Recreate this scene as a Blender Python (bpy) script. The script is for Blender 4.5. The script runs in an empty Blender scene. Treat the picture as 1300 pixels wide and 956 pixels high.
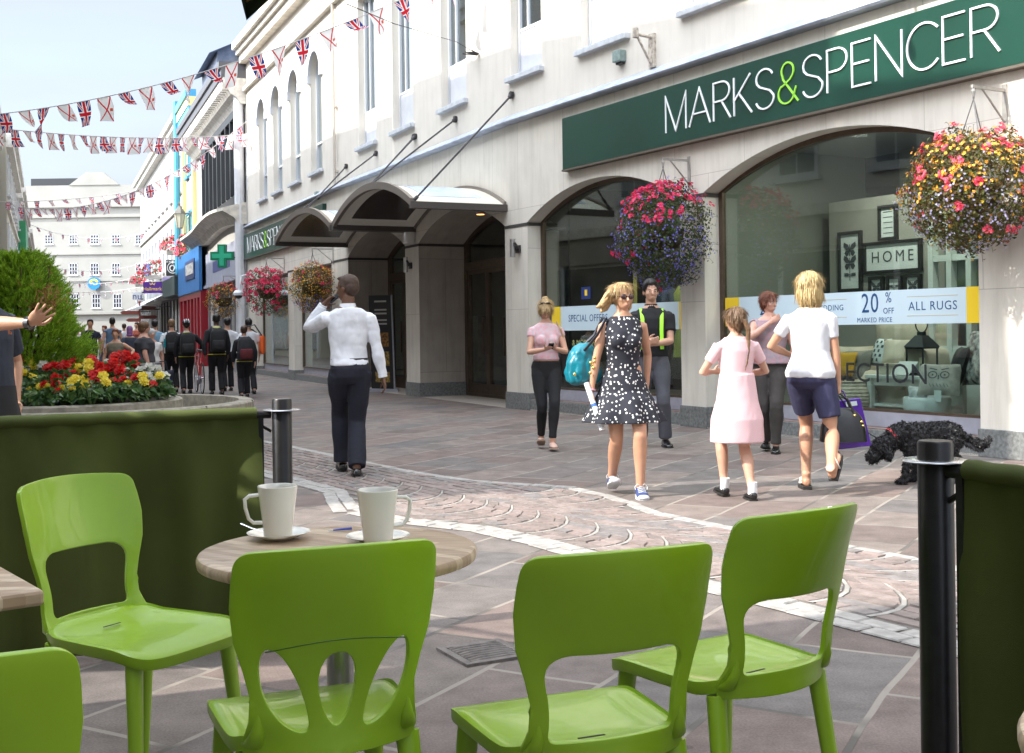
import bpy, bmesh, math, random
from mathutils import Vector, Matrix, noise
from mathutils.geometry import delaunay_2d_cdt
R = math.radians
rnd = random.Random(7)
scene = bpy.context.scene
COL = scene.collection

# ---------------------------------------------------------------- photo to place
F = 1500.; CH = 1.27; TH = .0131
def uv(px, py):
    u = px-650; v = 419-py
    return (u*math.cos(TH)+v*math.sin(TH))/F, (-u*math.sin(TH)+v*math.cos(TH))/F
def P(px, py, Y):
    u, v = uv(px, py); return Vector((u*Y, Y, CH+v*Y))
def G(px, py, z=0.):
    u, v = uv(px, py); Y = (z-CH)/v; return Vector((u*Y, Y, z))
K = [(4.5, 11.27), (0.0, 19.1), (-4.05, 27.6), (-8.33, 37.4)]
SEG = {}
for n_, a_, b_ in (('A', 0, 1), ('B', 1, 2), ('C', 2, 3)):
    d_ = math.hypot(K[b_][0]-K[a_][0], K[b_][1]-K[a_][1])
    SEG[n_] = (K[a_], ((K[b_][0]-K[a_][0])/d_, (K[b_][1]-K[a_][1])/d_), d_)
d_ = math.hypot(.393, 1); SEG['D'] = (K[3], (-.393/d_, 1/d_), 60)
def fac(seg, px, py, off=0.):
    (ox, oy), (dx, dy), _ = SEG[seg]
    ox -= dy*off; oy += dx*off
    u, v = uv(px, py)
    s = (u*oy-ox)/(dx-u*dy); Y = oy+dy*s
    return s, CH+v*Y
def W(seg, s, off, z):
    """point on the building line: s along it, off metres out into the street, z up"""
    (ox, oy), (dx, dy), _ = SEG[seg]
    return Vector((ox+dx*s-dy*off, oy+dy*s+dx*off, z))

# ---------------------------------------------------------------- materials
MATS = {}
def mat(name, col, rough=.6, noise_amt=.0, scale=8., bump=.0, bscale=None, metal=0., spec=.5, col2=None, trans=0., sss=0., coat=0., detail=4., emit=0., stretch=None, dirt=0.):
    if name in MATS: return MATS[name]
    m = bpy.data.materials.new(name); m.use_nodes = True
    nt = m.node_tree; b = nt.nodes['Principled BSDF']
    b.inputs['Base Color'].default_value = (*col, 1); b.inputs['Roughness'].default_value = rough
    b.inputs['Metallic'].default_value = metal; b.inputs['Specular IOR Level'].default_value = spec
    b.inputs['Coat Weight'].default_value = coat
    if trans: b.inputs['Transmission Weight'].default_value = trans
    if sss:
        b.inputs['Subsurface Weight'].default_value = sss; b.inputs['Subsurface Radius'].default_value = (.02, .008, .004)
        b.inputs['Subsurface Scale'].default_value = .5
    if emit:
        b.inputs['Emission Color'].default_value = (*col, 1); b.inputs['Emission Strength'].default_value = emit
    tc = None
    def coords(sc):
        nonlocal tc
        if tc is None: tc = nt.nodes.new('ShaderNodeTexCoord')
        mp = nt.nodes.new('ShaderNodeMapping'); nt.links.new(tc.outputs['Object'], mp.inputs[0])
        st = stretch or (1, 1, 1)
        mp.inputs['Scale'].default_value = (sc*st[0], sc*st[1], sc*st[2]); return mp
    if noise_amt or col2:
        n = nt.nodes.new('ShaderNodeTexNoise'); n.inputs['Detail'].default_value = detail; n.inputs['Scale'].default_value = 1
        nt.links.new(coords(scale).outputs[0], n.inputs['Vector'])
        r = nt.nodes.new('ShaderNodeValToRGB')
        c2 = col2 or tuple(c*(1-noise_amt) for c in col)
        c1 = col if col2 else tuple(min(1, c*(1+noise_amt*.5)) for c in col)
        r.color_ramp.elements[0].position = .35; r.color_ramp.elements[1].position = .65
        r.color_ramp.elements[0].color = (*c2, 1); r.color_ramp.elements[1].color = (*c1, 1)
        nt.links.new(n.outputs['Fac'], r.inputs[0]); last = r.outputs[0]
        if dirt:
            n2 = nt.nodes.new('ShaderNodeTexNoise'); n2.inputs['Scale'].default_value = 1; n2.inputs['Detail'].default_value = 6
            mp = nt.nodes.new('ShaderNodeMapping'); nt.links.new(tc.outputs['Object'], mp.inputs[0]); mp.inputs['Scale'].default_value = (5, 5, .5)
            nt.links.new(mp.outputs[0], n2.inputs['Vector'])
            r2 = nt.nodes.new('ShaderNodeValToRGB'); r2.color_ramp.elements[0].position = .55; r2.color_ramp.elements[1].position = .8
            r2.color_ramp.elements[0].color = (1, 1, 1, 1); r2.color_ramp.elements[1].color = (1-dirt, 1-dirt, 1-dirt*1.05, 1)
            nt.links.new(n2.outputs['Fac'], r2.inputs[0])
            mx = nt.nodes.new('ShaderNodeMixRGB'); mx.blend_type = 'MULTIPLY'; mx.inputs[0].default_value = 1
            nt.links.new(last, mx.inputs[1]); nt.links.new(r2.outputs[0], mx.inputs[2]); last = mx.outputs[0]
        nt.links.new(last, b.inputs['Base Color'])
    if bump:
        n = nt.nodes.new('ShaderNodeTexNoise'); n.inputs['Detail'].default_value = 5; n.inputs['Scale'].default_value = 1
        nt.links.new(coords(bscale or scale*4).outputs[0], n.inputs['Vector'])
        bp = nt.nodes.new('ShaderNodeBump'); bp.inputs['Strength'].default_value = bump; bp.inputs['Distance'].default_value = .01
        nt.links.new(n.outputs['Fac'], bp.inputs['Height']); nt.links.new(bp.outputs[0], b.inputs['Normal'])
    MATS[name] = m
    return m
def glass_mat(name, tint=(.8, .86, .83), ior=1.5, boost=1.0):
    m = bpy.data.materials.new(name); m.use_nodes = True; nt = m.node_tree; nt.nodes.clear()
    o = nt.nodes.new('ShaderNodeOutputMaterial'); mx = nt.nodes.new('ShaderNodeMixShader')
    t = nt.nodes.new('ShaderNodeBsdfTransparent'); t.inputs[0].default_value = (*tint, 1)
    g = nt.nodes.new('ShaderNodeBsdfGlossy'); g.inputs['Roughness'].default_value = .01; g.inputs[0].default_value = (.92, .97, .97, 1)
    ge = nt.nodes.new('ShaderNodeNewGeometry'); dt = nt.nodes.new('ShaderNodeVectorMath'); dt.operation = 'DOT_PRODUCT'
    nt.links.new(ge.outputs['Incoming'], dt.inputs[0]); nt.links.new(ge.outputs['Normal'], dt.inputs[1])
    def M_(op, a_, b_=None):
        n = nt.nodes.new('ShaderNodeMath'); n.operation = op
        if hasattr(a_, 'links'): nt.links.new(a_, n.inputs[0])
        else: n.inputs[0].default_value = a_
        if b_ is not None: n.inputs[1].default_value = b_
        n.use_clamp = True; return n.outputs[0]
    c_ = M_('ABSOLUTE', dt.outputs['Value']); n1 = nt.nodes.new('ShaderNodeMath'); n1.operation = 'SUBTRACT'; n1.inputs[0].default_value = 1; nt.links.new(c_, n1.inputs[1])
    p5 = M_('POWER', n1.outputs[0], 5); r0 = ((ior-1)/(ior+1))**2
    ma = M_('MULTIPLY', p5, 1-r0); ad = M_('ADD', ma, r0); ml = M_('MULTIPLY', ad, boost)
    nt.links.new(ml, mx.inputs[0])
    nt.links.new(t.outputs[0], mx.inputs[1]); nt.links.new(g.outputs[0], mx.inputs[2]); nt.links.new(mx.outputs[0], o.inputs[0])
    return m
def leaf_mat(name, cols, rough=.5, trans=.35):
    """leaf colours vary from leaf to leaf (random per island)"""
    m = bpy.data.materials.new(name); m.use_nodes = True; nt = m.node_tree
    b = nt.nodes['Principled BSDF']; b.inputs['Roughness'].default_value = rough
    gi = nt.nodes.new('ShaderNodeNewGeometry'); r = nt.nodes.new('ShaderNodeValToRGB')
    nt.links.new(gi.outputs['Random Per Island'], r.inputs[0])
    r.color_ramp.interpolation = 'CONSTANT'
    while len(r.color_ramp.elements) < len(cols): r.color_ramp.elements.new(.5)
    for i, c in enumerate(cols):
        r.color_ramp.elements[i].position = i/len(cols); r.color_ramp.elements[i].color = (*c, 1)
    nt.links.new(r.outputs[0], b.inputs['Base Color'])
    tl = nt.nodes.new('ShaderNodeBsdfTranslucent'); nt.links.new(r.outputs[0], tl.inputs[0])
    mx = nt.nodes.new('ShaderNodeMixShader'); mx.inputs[0].default_value = trans
    o = nt.nodes['Material Output']
    nt.links.new(b.outputs[0], mx.inputs[1]); nt.links.new(tl.outputs[0], mx.inputs[2]); nt.links.new(mx.outputs[0], o.inputs[0])
    return m

# ---------------------------------------------------------------- objects
def tag(o, label=None, cat=None, group=None, kind=None):
    if label: o['label'] = label
    if cat: o['category'] = cat
    if group: o['group'] = group
    if kind: o['kind'] = kind
    return o
def empty(name, loc, label, cat, group=None, rz=0.):
    o = bpy.data.objects.new(name, None); COL.objects.link(o); o.location = loc; o.rotation_euler = (0, 0, rz)
    o.empty_display_size = .1
    return tag(o, label, cat, group)
class MB:
    def __init__(s): s.v = []; s.f = []; s.m = []
    def add(s, vs, fs, mi=0):
        n = len(s.v); s.v += [tuple(v) for v in vs]; s.f += [tuple(i+n for i in f) for f in fs]; s.m += [mi]*len(fs)
        return s
    def hexa(s, p, mi=0):  # 8 points: bottom 0-3, top 4-7
        return s.add(p, [(0, 3, 2, 1), (4, 5, 6, 7), (0, 1, 5, 4), (1, 2, 6, 5), (2, 3, 7, 6), (3, 0, 4, 7)], mi)
    def box(s, a, b, mi=0):
        x0, y0, z0 = a; x1, y1, z1 = b
        return s.hexa([(x0, y0, z0), (x1, y0, z0), (x1, y1, z0), (x0, y1, z0), (x0, y0, z1), (x1, y0, z1), (x1, y1, z1), (x0, y1, z1)], mi)
    def fbox(s, seg, s0, s1, o0, o1, z0, z1, mi=0):  # box in building-line coordinates
        return s.hexa([W(seg, s0, o0, z0), W(seg, s1, o0, z0), W(seg, s1, o1, z0), W(seg, s0, o1, z0),
                       W(seg, s0, o0, z1), W(seg, s1, o0, z1), W(seg, s1, o1, z1), W(seg, s0, o1, z1)], mi)
    def prism(s, poly, z0, z1, mi=0):
        n = len(poly); vs = [(p[0], p[1], z0) for p in poly]+[(p[0], p[1], z1) for p in poly]
        fs = [tuple(range(n))[::-1], tuple(range(n, 2*n))]+[(i, (i+1) % n, n+(i+1) % n, n+i) for i in range(n)]
        return s.add(vs, fs, mi)
    def tube(s, pts, r, n=8, mi=0, cap=True, flat=None):
        pts = [Vector(p) for p in pts]; rs = r if isinstance(r, (list, tuple)) else [r]*len(pts)
        vs = []; up = None
        for i, p in enumerate(pts):
            t = (pts[min(i+1, len(pts)-1)]-pts[max(i-1, 0)]).normalized()
            if up is None: up = Vector((0, 0, 1)) if abs(t.z) < .9 else Vector((0, 1, 0))
            a = t.cross(up)
            if a.length < 1e-5: a = t.orthogonal()
            a.normalize(); b = a.cross(t).normalized(); up = b
            ra = rs[i]; rx, ry = (ra if isinstance(ra, (list, tuple)) else (ra, ra))
            for k in range(n):
                an = 2*math.pi*k/n; vs.append(p+a*math.cos(an)*rx+b*math.sin(an)*ry)
        fs = []
        for i in range(len(pts)-1):
            for k in range(n):
                fs.append((i*n+k, i*n+(k+1) % n, (i+1)*n+(k+1) % n, (i+1)*n+k))
        if cap: fs.append(tuple(range(n))[::-1]); fs.append(tuple((len(pts)-1)*n+k for k in range(n)))
        return s.add(vs, fs, mi)
    def lathe(s, prof, n=32, c=(0, 0, 0), mi=0, sx=1, sy=1, wob=None):
        vs = []
        for r, z in prof:
            for k in range(n):
                a = 2*math.pi*k/n; rr = r*(wob(a, z) if wob else 1)
                vs.append((c[0]+rr*math.cos(a)*sx, c[1]+rr*math.sin(a)*sy, c[2]+z))
        fs = [(i*n+k, i*n+(k+1) % n, (i+1)*n+(k+1) % n, (i+1)*n+k) for i in range(len(prof)-1) for k in range(n)]
        if prof[0][0] > 1e-6: fs.append(tuple(range(n))[::-1])
        if prof[-1][0] > 1e-6: fs.append(tuple((len(prof)-1)*n+k for k in range(n)))
        return s.add(vs, fs, mi)
    def ell(s, c, rx, ry, rz, n=12, m=8, rot=None, mi=0):
        vs = []; c = Vector(c)
        for i in range(m+1):
            th = math.pi*i/m
            for k in range(n):
                a = 2*math.pi*k/n
                p = Vector((rx*math.sin(th)*math.cos(a), ry*math.sin(th)*math.sin(a), -rz*math.cos(th)))
                if rot: p = rot @ p
                vs.append(c+p)
        fs = [(i*n+k, i*n+(k+1) % n, (i+1)*n+(k+1) % n, (i+1)*n+k) for i in range(m) for k in range(n)]
        return s.add(vs, fs, mi)
    def build(s, name, mats, parent=None, smooth=None, bevel=0., weld=False, loc=None):
        me = bpy.data.meshes.new(name); me.from_pydata(s.v, [], s.f)
        if not isinstance(mats, (list, tuple)): mats = [mats]
        for m in mats: me.materials.append(m)
        if len(mats) > 1: me.polygons.foreach_set('material_index', s.m)
        bm = bmesh.new(); bm.from_mesh(me)
        bmesh.ops.remove_doubles(bm, verts=bm.verts, dist=1e-6) if weld else None
        bmesh.ops.recalc_face_normals(bm, faces=bm.faces); bm.to_mesh(me); bm.free()
        o = bpy.data.objects.new(name, me); COL.objects.link(o)
        if parent is not None:
            o.parent = parent
        if loc is not None: o.location = loc
        if smooth is not None:
            me.polygons.foreach_set('use_smooth', [True]*len(me.polygons))
            me.set_sharp_from_angle(angle=R(smooth))
        if bevel:
            b = o.modifiers.new('bevel', 'BEVEL'); b.width = bevel; b.segments = 2; b.limit_method = 'ANGLE'; b.angle_limit = R(35)
        return o
def rel(o_list, root):
    """meshes built in world coordinates become children of an unrotated root standing at its base"""
    bpy.context.view_layer.update()
    inv = Matrix.Translation(root.location) @ Matrix.Rotation(root.rotation_euler.z, 4, 'Z')
    inv.invert()
    for o in o_list:
        if o.parent == root or o.parent is None:
            if o.type == 'MESH' or o.type == 'EMPTY':
                o.parent = root
                o.data.transform(inv)
def wp(mb, name, mats, root, **k):
    """world-coordinate mesh, made a part of root (geometry rewritten in the root's frame)"""
    o = mb.build(name, mats, None, **k)
    M = Matrix.Translation(root.location) @ Matrix.Rotation(root.rotation_euler.z, 4, 'Z')
    top = root
    if root.parent is not None:
        M = Matrix.Translation(root.parent.location) @ Matrix.Rotation(root.parent.rotation_euler.z, 4, 'Z')
    o.data.transform(M.inverted()); o.parent = root
    return o
def copy_tree(o, parent=None):
    c = o.copy(); COL.objects.link(c); c.parent = parent
    for ch in list(o.children): copy_tree(ch, c)
    return c
def smoothstep(a, b, x):
    t = max(0, min(1, (x-a)/(b-a))); return t*t*(3-2*t)
def lerp(a, b, t): return a+(b-a)*t

def sheet_with_holes(outline, holes, grid=None):
    """2D region -> (verts, tris)"""
    vs = [Vector(p) for p in outline]; es = []; fs = [tuple(range(len(outline)))]
    allv = list(vs); faces = [list(range(len(outline)))]
    for h in holes:
        n = len(allv); allv += [Vector(p) for p in h]; faces.append(list(range(n, n+len(h))))
    if grid: allv += [Vector(p) for p in grid]
    r = delaunay_2d_cdt(allv, [], faces, 1, 1e-5)
    V_ = [tuple(v) for v in r[0]]; out = []
    def pin(p, pl):
        c = False; j = len(pl)-1
        for i in range(len(pl)):
            if (pl[i][1] > p[1]) != (pl[j][1] > p[1]) and p[0] < (pl[j][0]-pl[i][0])*(p[1]-pl[i][1])/(pl[j][1]-pl[i][1])+pl[i][0]: c = not c
            j = i
        return c
    for f in r[2]:
        c = (sum(V_[i][0] for i in f)/len(f), sum(V_[i][1] for i in f)/len(f))
        if pin(c, outline) and not any(pin(c, h) for h in holes): out.append(tuple(f))
    return V_, out

def text_mesh(txt, size, extrude=0., font_scale=1., spacing=1.):
    c = bpy.data.curves.new('text', 'FONT'); c.body = txt; c.size = size; c.extrude = extrude
    c.align_x = 'CENTER'; c.align_y = 'CENTER'; c.space_character = spacing; c.resolution_u = 3
    o = bpy.data.objects.new('tmp_text', c); COL.objects.link(o)
    dg = bpy.context.evaluated_depsgraph_get(); dg.update()
    me = bpy.data.meshes.new_from_object(o.evaluated_get(dg))
    vs = [tuple(v.co) for v in me.vertices]; fs = [tuple(p.vertices) for p in me.polygons]
    bpy.data.objects.remove(o); bpy.data.curves.remove(c); bpy.data.meshes.remove(me)
    return vs, fs
def put_text(mb, txt, size, fn, mi=0, extrude=0.002, sx=1., spacing=1.):
    """fn(x,y,z) -> world point; text plane x right, y up, z towards the reader"""
    vs, fs = text_mesh(txt, size, extrude, spacing=spacing)
    mb.add([fn(v[0]*sx, v[1], v[2]) for v in vs], fs, mi)
def ribbon(mb, pts, w, fn, th=.01, mi=0, closed=False):
    """flat stroke of width w along 2D pts, raised th"""
    P2 = [Vector(p) for p in pts]; n = len(P2); L = []; Rr = []
    for i in range(n):
        if closed: a = P2[i-1]; b = P2[(i+1) % n]
        else: a = P2[max(i-1, 0)]; b = P2[min(i+1, n-1)]
        d1 = (P2[i]-a); d2 = (b-P2[i])
        if d1.length < 1e-9: d1 = d2
        if d2.length < 1e-9: d2 = d1
        d1.normalize(); d2.normalize(); t = (d1+d2)
        if t.length < 1e-6: t = d1
        t.normalize(); nn = Vector((-t.y, t.x)); c = max(.35, nn.dot(Vector((-d1.y, d1.x))))
        L.append(P2[i]+nn*w/2/c); Rr.append(P2[i]-nn*w/2/c)
    vs = [fn(p.x, p.y, th) for p in L]+[fn(p.x, p.y, th) for p in Rr]+[fn(p.x, p.y, 0) for p in L]+[fn(p.x, p.y, 0) for p in Rr]
    fs = []
    m = n if closed else n-1
    for i in range(m):
        j = (i+1) % n
        fs += [(i, j, n+j, n+i), (i, 2*n+i, 2*n+j, j), (n+i, n+j, 3*n+j, 3*n+i)]
    if not closed: fs += [(0, n, 3*n, 2*n), (n-1, 3*n-1, 4*n-1, 2*n-1)]
    mb.add(vs, fs, mi)
def arc2(cx, cy, rx, ry, a0, a1, n=14):
    return [(cx+rx*math.cos(R(a0+(a1-a0)*i/n)), cy+ry*math.sin(R(a0+(a1-a0)*i/n))) for i in range(n+1)]
# ================================================================ camera, light, sky
cam_d = bpy.data.cameras.new('camera'); cam = bpy.data.objects.new('camera', cam_d); COL.objects.link(cam)
cam.location = (0, 0, CH); cam_d.sensor_width = 36; cam_d.lens = 36*F/1300
cam.rotation_mode = 'XYZ'
cam.matrix_world = Matrix.Translation((0, 0, CH)) @ Matrix.Rotation(TH, 4, 'Y') @ Matrix.Rotation(R(90), 4, 'X')
cam_d.shift_y = -59/1300; cam_d.clip_end = 3000; cam_d.clip_start = .05
scene.camera = cam
SUN_E = R(40); SD = Vector((.93, .36, 0)).normalized()      # horizontal travel of the light
sun_d = bpy.data.lights.new('sun', 'SUN'); sun = bpy.data.objects.new('sun', sun_d); COL.objects.link(sun)
sun_d.energy = 2.7; sun_d.angle = R(.5); sun_d.color = (1, .95, .86)
ldir = Vector((SD.x*math.cos(SUN_E), SD.y*math.cos(SUN_E), -math.sin(SUN_E)))
sun.rotation_euler = ldir.to_track_quat('-Z', 'Y').to_euler(); sun.location = (-8, -4, 12)
w = bpy.data.worlds.new('World'); scene.world = w; w.use_nodes = True; nt = w.node_tree
bg = nt.nodes['Background']; sky = nt.nodes.new('ShaderNodeTexSky'); sky.sky_type = 'NISHITA'; sky.sun_disc = False
sky.sun_elevation = SUN_E; sky.sun_rotation = math.atan2(-SD.x, -SD.y); sky.air_density = 1.0; sky.dust_density = 2.5; sky.ozone_density = 1
# thin white cloud streaks mixed over the sky
tc = nt.nodes.new('ShaderNodeTexCoord'); mp = nt.nodes.new('ShaderNodeMapping'); mp.inputs['Scale'].default_value = (1.6, 1.6, 6.5)
mp.inputs['Rotation'].default_value = (.1, .12, 0)
nz = nt.nodes.new('ShaderNodeTexNoise'); nz.inputs['Scale'].default_value = 1.3; nz.inputs['Detail'].default_value = 7; nz.inputs['Roughness'].default_value = .55
cr = nt.nodes.new('ShaderNodeValToRGB'); cr.color_ramp.elements[0].position = .36; cr.color_ramp.elements[1].position = .66
cr.color_ramp.elements[0].color = (.70, .70, .70, 1); cr.color_ramp.elements[1].color = (.97, .97, .97, 1)
mx = nt.nodes.new('ShaderNodeMixRGB'); mx.inputs[2].default_value = (7.6, 7.9, 8.3, 1)
nt.links.new(tc.outputs['Generated'], mp.inputs[0]); nt.links.new(mp.outputs[0], nz.inputs['Vector']); nt.links.new(nz.outputs['Fac'], cr.inputs[0])
# cloud is brighter on the sun's side of the sky
dp = nt.nodes.new('ShaderNodeVectorMath'); dp.operation = 'DOT_PRODUCT'; nt.links.new(tc.outputs['Generated'], dp.inputs[0]); dp.inputs[1].default_value = tuple(-ldir)
mr = nt.nodes.new('ShaderNodeMapRange'); mr.inputs[1].default_value = .28; mr.inputs[2].default_value = 1; mr.inputs[3].default_value = 1; mr.inputs[4].default_value = 11; nt.links.new(dp.outputs['Value'], mr.inputs[0])
vm = nt.nodes.new('ShaderNodeVectorMath'); vm.operation = 'SCALE'; vm.inputs[0].default_value = (1.85, 2.0, 2.2); nt.links.new(mr.outputs[0], vm.inputs['Scale']); nt.links.new(vm.outputs[0], mx.inputs[2])
nt.links.new(cr.outputs[0], mx.inputs[0]); nt.links.new(sky.outputs[0], mx.inputs[1]); nt.links.new(mx.outputs[0], bg.inputs[0])
bg.inputs[1].default_value = .15
vs_ = scene.view_settings; vs_.view_transform = 'Standard'; vs_.look = 'None'; vs_.gamma = 1; vs_.exposure = 1.5; vs_.use_curve_mapping = False
scene.display_settings.display_device = 'sRGB'
scene.cycles.max_bounces = 8; scene.cycles.transparent_max_bounces = 12; scene.cycles.use_denoising = True

# ================================================================ ground
def slab_mat():
    m = bpy.data.materials.new('stone_slabs'); m.use_nodes = True; nt = m.node_tree; b = nt.nodes['Principled BSDF']
    g = nt.nodes.new('ShaderNodeNewGeometry'); mp = nt.nodes.new('ShaderNodeMapping'); mp.vector_type = 'POINT'
    mp.inputs['Rotation'].default_value = (0, 0, R(-61)); nt.links.new(g.outputs['Position'], mp.inputs[0])
    nz = nt.nodes.new('ShaderNodeTexNoise'); nz.inputs['Scale'].default_value = .8; nt.links.new(mp.outputs[0], nz.inputs['Vector'])
    ad = nt.nodes.new('ShaderNodeMixRGB'); ad.blend_type = 'ADD'; ad.inputs[0].default_value = .12
    nt.links.new(mp.outputs[0], ad.inputs[1]); nt.links.new(nz.outputs['Color'], ad.inputs[2])
    br = nt.nodes.new('ShaderNodeTexBrick'); br.inputs['Scale'].default_value = 1; br.inputs['Mortar Size'].default_value = .014
    br.inputs['Mortar Smooth'].default_value = .3; br.inputs['Brick Width'].default_value = .85; br.inputs['Row Height'].default_value = .46
    br.inputs['Color1'].default_value = (0, 0, 0, 1); br.inputs['Color2'].default_value = (1, 1, 1, 1); br.offset = .43; br.squash = .7; br.squash_frequency = 3
    br.inputs['Bias'].default_value = 0
    nt.links.new(ad.outputs[0], br.inputs['Vector'])
    ramp = nt.nodes.new('ShaderNodeValToRGB'); e = ramp.color_ramp
    for i, (p, c) in enumerate(((0, (.175, .14, .14)), (.25, (.26, .185, .165)), (.5, (.195, .175, .18)), (.75, (.28, .215, .19)), (1, (.15, .14, .155)))):
        if i > 1: e.elements.new(p)
        el = e.elements[i] if i < 2 else e.elements[i]
    while len(e.elements) > 1: e.elements.remove(e.elements[0])
    e.elements[0].position = 0; e.elements[0].color = (.185, .15, .14, 1)
    for p, c in ((.25, (.255, .195, .175)), (.5, (.205, .19, .185)), (.75, (.285, .235, .21)), (1, (.175, .165, .165))):
        el = e.elements.new(p); el.color = (*c, 1)
    nt.links.new(br.outputs['Color'], ramp.inputs[0])
    n2 = nt.nodes.new('ShaderNodeTexNoise'); n2.inputs['Scale'].default_value = 5; n2.inputs['Detail'].default_value = 8; n2.inputs['Roughness'].default_value = .65
    nt.links.new(g.outputs['Position'], n2.inputs['Vector'])
    r2 = nt.nodes.new('ShaderNodeValToRGB'); r2.color_ramp.elements[0].position = .32; r2.color_ramp.elements[0].color = (.66, .655, .65, 1)
    r2.color_ramp.elements[1].position = .72; r2.color_ramp.elements[1].color = (1.15, 1.15, 1.15, 1); nt.links.new(n2.outputs['Fac'], r2.inputs[0])
    mu = nt.nodes.new('ShaderNodeMixRGB'); mu.blend_type = 'MULTIPLY'; mu.inputs[0].default_value = 1
    nt.links.new(ramp.outputs[0], mu.inputs[1]); nt.links.new(r2.outputs[0], mu.inputs[2])
    # trodden gum and dark drip spots
    vo = nt.nodes.new('ShaderNodeTexVoronoi'); vo.inputs['Scale'].default_value = 2.6; nt.links.new(g.outputs['Position'], vo.inputs['Vector'])
    r4 = nt.nodes.new('ShaderNodeValToRGB'); r4.color_ramp.elements[0].position = .035; r4.color_ramp.elements[0].color = (.62, .61, .60, 1); r4.color_ramp.elements[1].position = .05; nt.links.new(vo.outputs['Distance'], r4.inputs[0])
    n5 = nt.nodes.new('ShaderNodeTexNoise'); n5.inputs['Scale'].default_value = 120; n5.inputs['Detail'].default_value = 3; nt.links.new(g.outputs['Position'], n5.inputs['Vector'])
    r5 = nt.nodes.new('ShaderNodeValToRGB'); r5.color_ramp.elements[0].position = .35; r5.color_ramp.elements[0].color = (.80, .80, .80, 1); r5.color_ramp.elements[1].position = .65; r5.color_ramp.elements[1].color = (1.12, 1.12, 1.12, 1); nt.links.new(n5.outputs['Fac'], r5.inputs[0])
    for q_ in (r4, r5):
        m6 = nt.nodes.new('ShaderNodeMixRGB'); m6.blend_type = 'MULTIPLY'; m6.inputs[0].default_value = 1; nt.links.new(mu.outputs[0], m6.inputs[1]); nt.links.new(q_.outputs[0], m6.inputs[2]); mu = m6
    # joints are pale mortar in most places, dark where open
    n3 = nt.nodes.new('ShaderNodeTexNoise'); n3.inputs['Scale'].default_value = 1.7; nt.links.new(g.outputs['Position'], n3.inputs['Vector'])
    r3 = nt.nodes.new('ShaderNodeValToRGB'); r3.color_ramp.elements[0].position = .42; r3.color_ramp.elements[0].color = (.13, .12, .11, 1)
    r3.color_ramp.elements[1].position = .52; r3.color_ramp.elements[1].color = (.33, .30, .265, 1); nt.links.new(n3.outputs['Fac'], r3.inputs[0])
    mj = nt.nodes.new('ShaderNodeMixRGB'); nt.links.new(br.outputs['Fac'], mj.inputs[0]); nt.links.new(mu.outputs[0], mj.inputs[1]); nt.links.new(r3.outputs[0], mj.inputs[2])
    dk = nt.nodes.new('ShaderNodeMixRGB'); dk.blend_type = 'MULTIPLY'; dk.inputs[0].default_value = 1; dk.inputs[2].default_value = (.74, .72, .70, 1); nt.links.new(mj.outputs[0], dk.inputs[1]); nt.links.new(dk.outputs[0], b.inputs['Base Color']); b.inputs['Roughness'].default_value = .72; b.inputs['Specular IOR Level'].default_value = .3
    bp = nt.nodes.new('ShaderNodeBump'); bp.inputs['Strength'].default_value = .5; bp.inputs['Distance'].default_value = .006
    iv = nt.nodes.new('ShaderNodeMath'); iv.operation = 'SUBTRACT'; nt.links.new(n2.outputs['Fac'], iv.inputs[0]); nt.links.new(br.outputs['Fac'], iv.inputs[1])
    nt.links.new(iv.outputs[0], bp.inputs['Height']); nt.links.new(bp.outputs[0], b.inputs['Normal'])
    return m
SLAB = slab_mat()
gm = MB(); gm.add([(-420, -60, 0), (420, -60, 0), (420, 700, 0), (-420, 700, 0)], [(0, 1, 2, 3)])
tag(gm.build('pavement_ground', SLAB), 'street paved with pink and grey stone slabs', kind='structure')

sett = [mat('sett_pink', (.215, .165, .148), .7, .25, 14, .3), mat('sett_brown', (.18, .145, .13), .7, .25, 14, .3),
        mat('sett_grey', (.175, .155, .148), .7, .25, 14, .3), mat('sett_rose', (.235, .187, .17), .7, .2, 14, .3)]
grout = mat('pale_mortar', (.30, .28, .255), .85, .25, 9, .3, 60)
granite = mat('white_granite_sett', (.31, .292, .272), .7, .22, 16, .3, 60)

# outline of the band of fan-laid setts, measured on the ground
upper = [G(x, y) for x, y in ((280, 551), (372, 569), (463, 588), (520, 600), (600, 612), (660, 616), (720, 620), (765, 630), (797, 640), (827, 652), (880, 663), (937, 674), (1000, 683), (1078, 697), (1180, 716), (1300, 742), (1420, 768))]
lower = [G(x, y) for x, y in ((250, 575), (337, 599), (385, 611), (434, 624), (440, 634), (450, 646), (516, 660), (620, 671), (680, 684), (749, 702), (830, 724), (905, 742), (989, 762), (1100, 790), (1200, 815), (1330, 848))]
def inside(p, poly):
    c = False; n = len(poly); j = n-1
    for i in range(n):
        if (poly[i].y > p[1]) != (poly[j].y > p[1]) and p[0] < (poly[j].x-poly[i].x)*(p[1]-poly[i].y)/(poly[j].y-poly[i].y)+poly[i].x: c = not c
        j = i
    return c
poly = upper+lower[::-1]
vs, fs = sheet_with_holes([(p.x, p.y) for p in poly], [])
gb = MB(); gb.add([(x, y, .004) for x, y in vs], fs)
tag(gb.build('sett_bed_path', mat('sett_joint', (.14, .125, .11), .9, .3, 20)), 'pale mortar bed under the fan pattern setts', kind='structure')
def along(pts, step):
    out = []; acc = 0; L = 0
    for a, b in zip(pts, pts[1:]):
        d = (b-a).length; t = acc
        while t < d: out.append((a+(b-a)*(t/d), (b-a).normalized())); t += step
        acc = t-d
    return out
cs = MB(); r_ = random.Random(3)
def inner(p, marg):
    return inside(p, poly)
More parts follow.
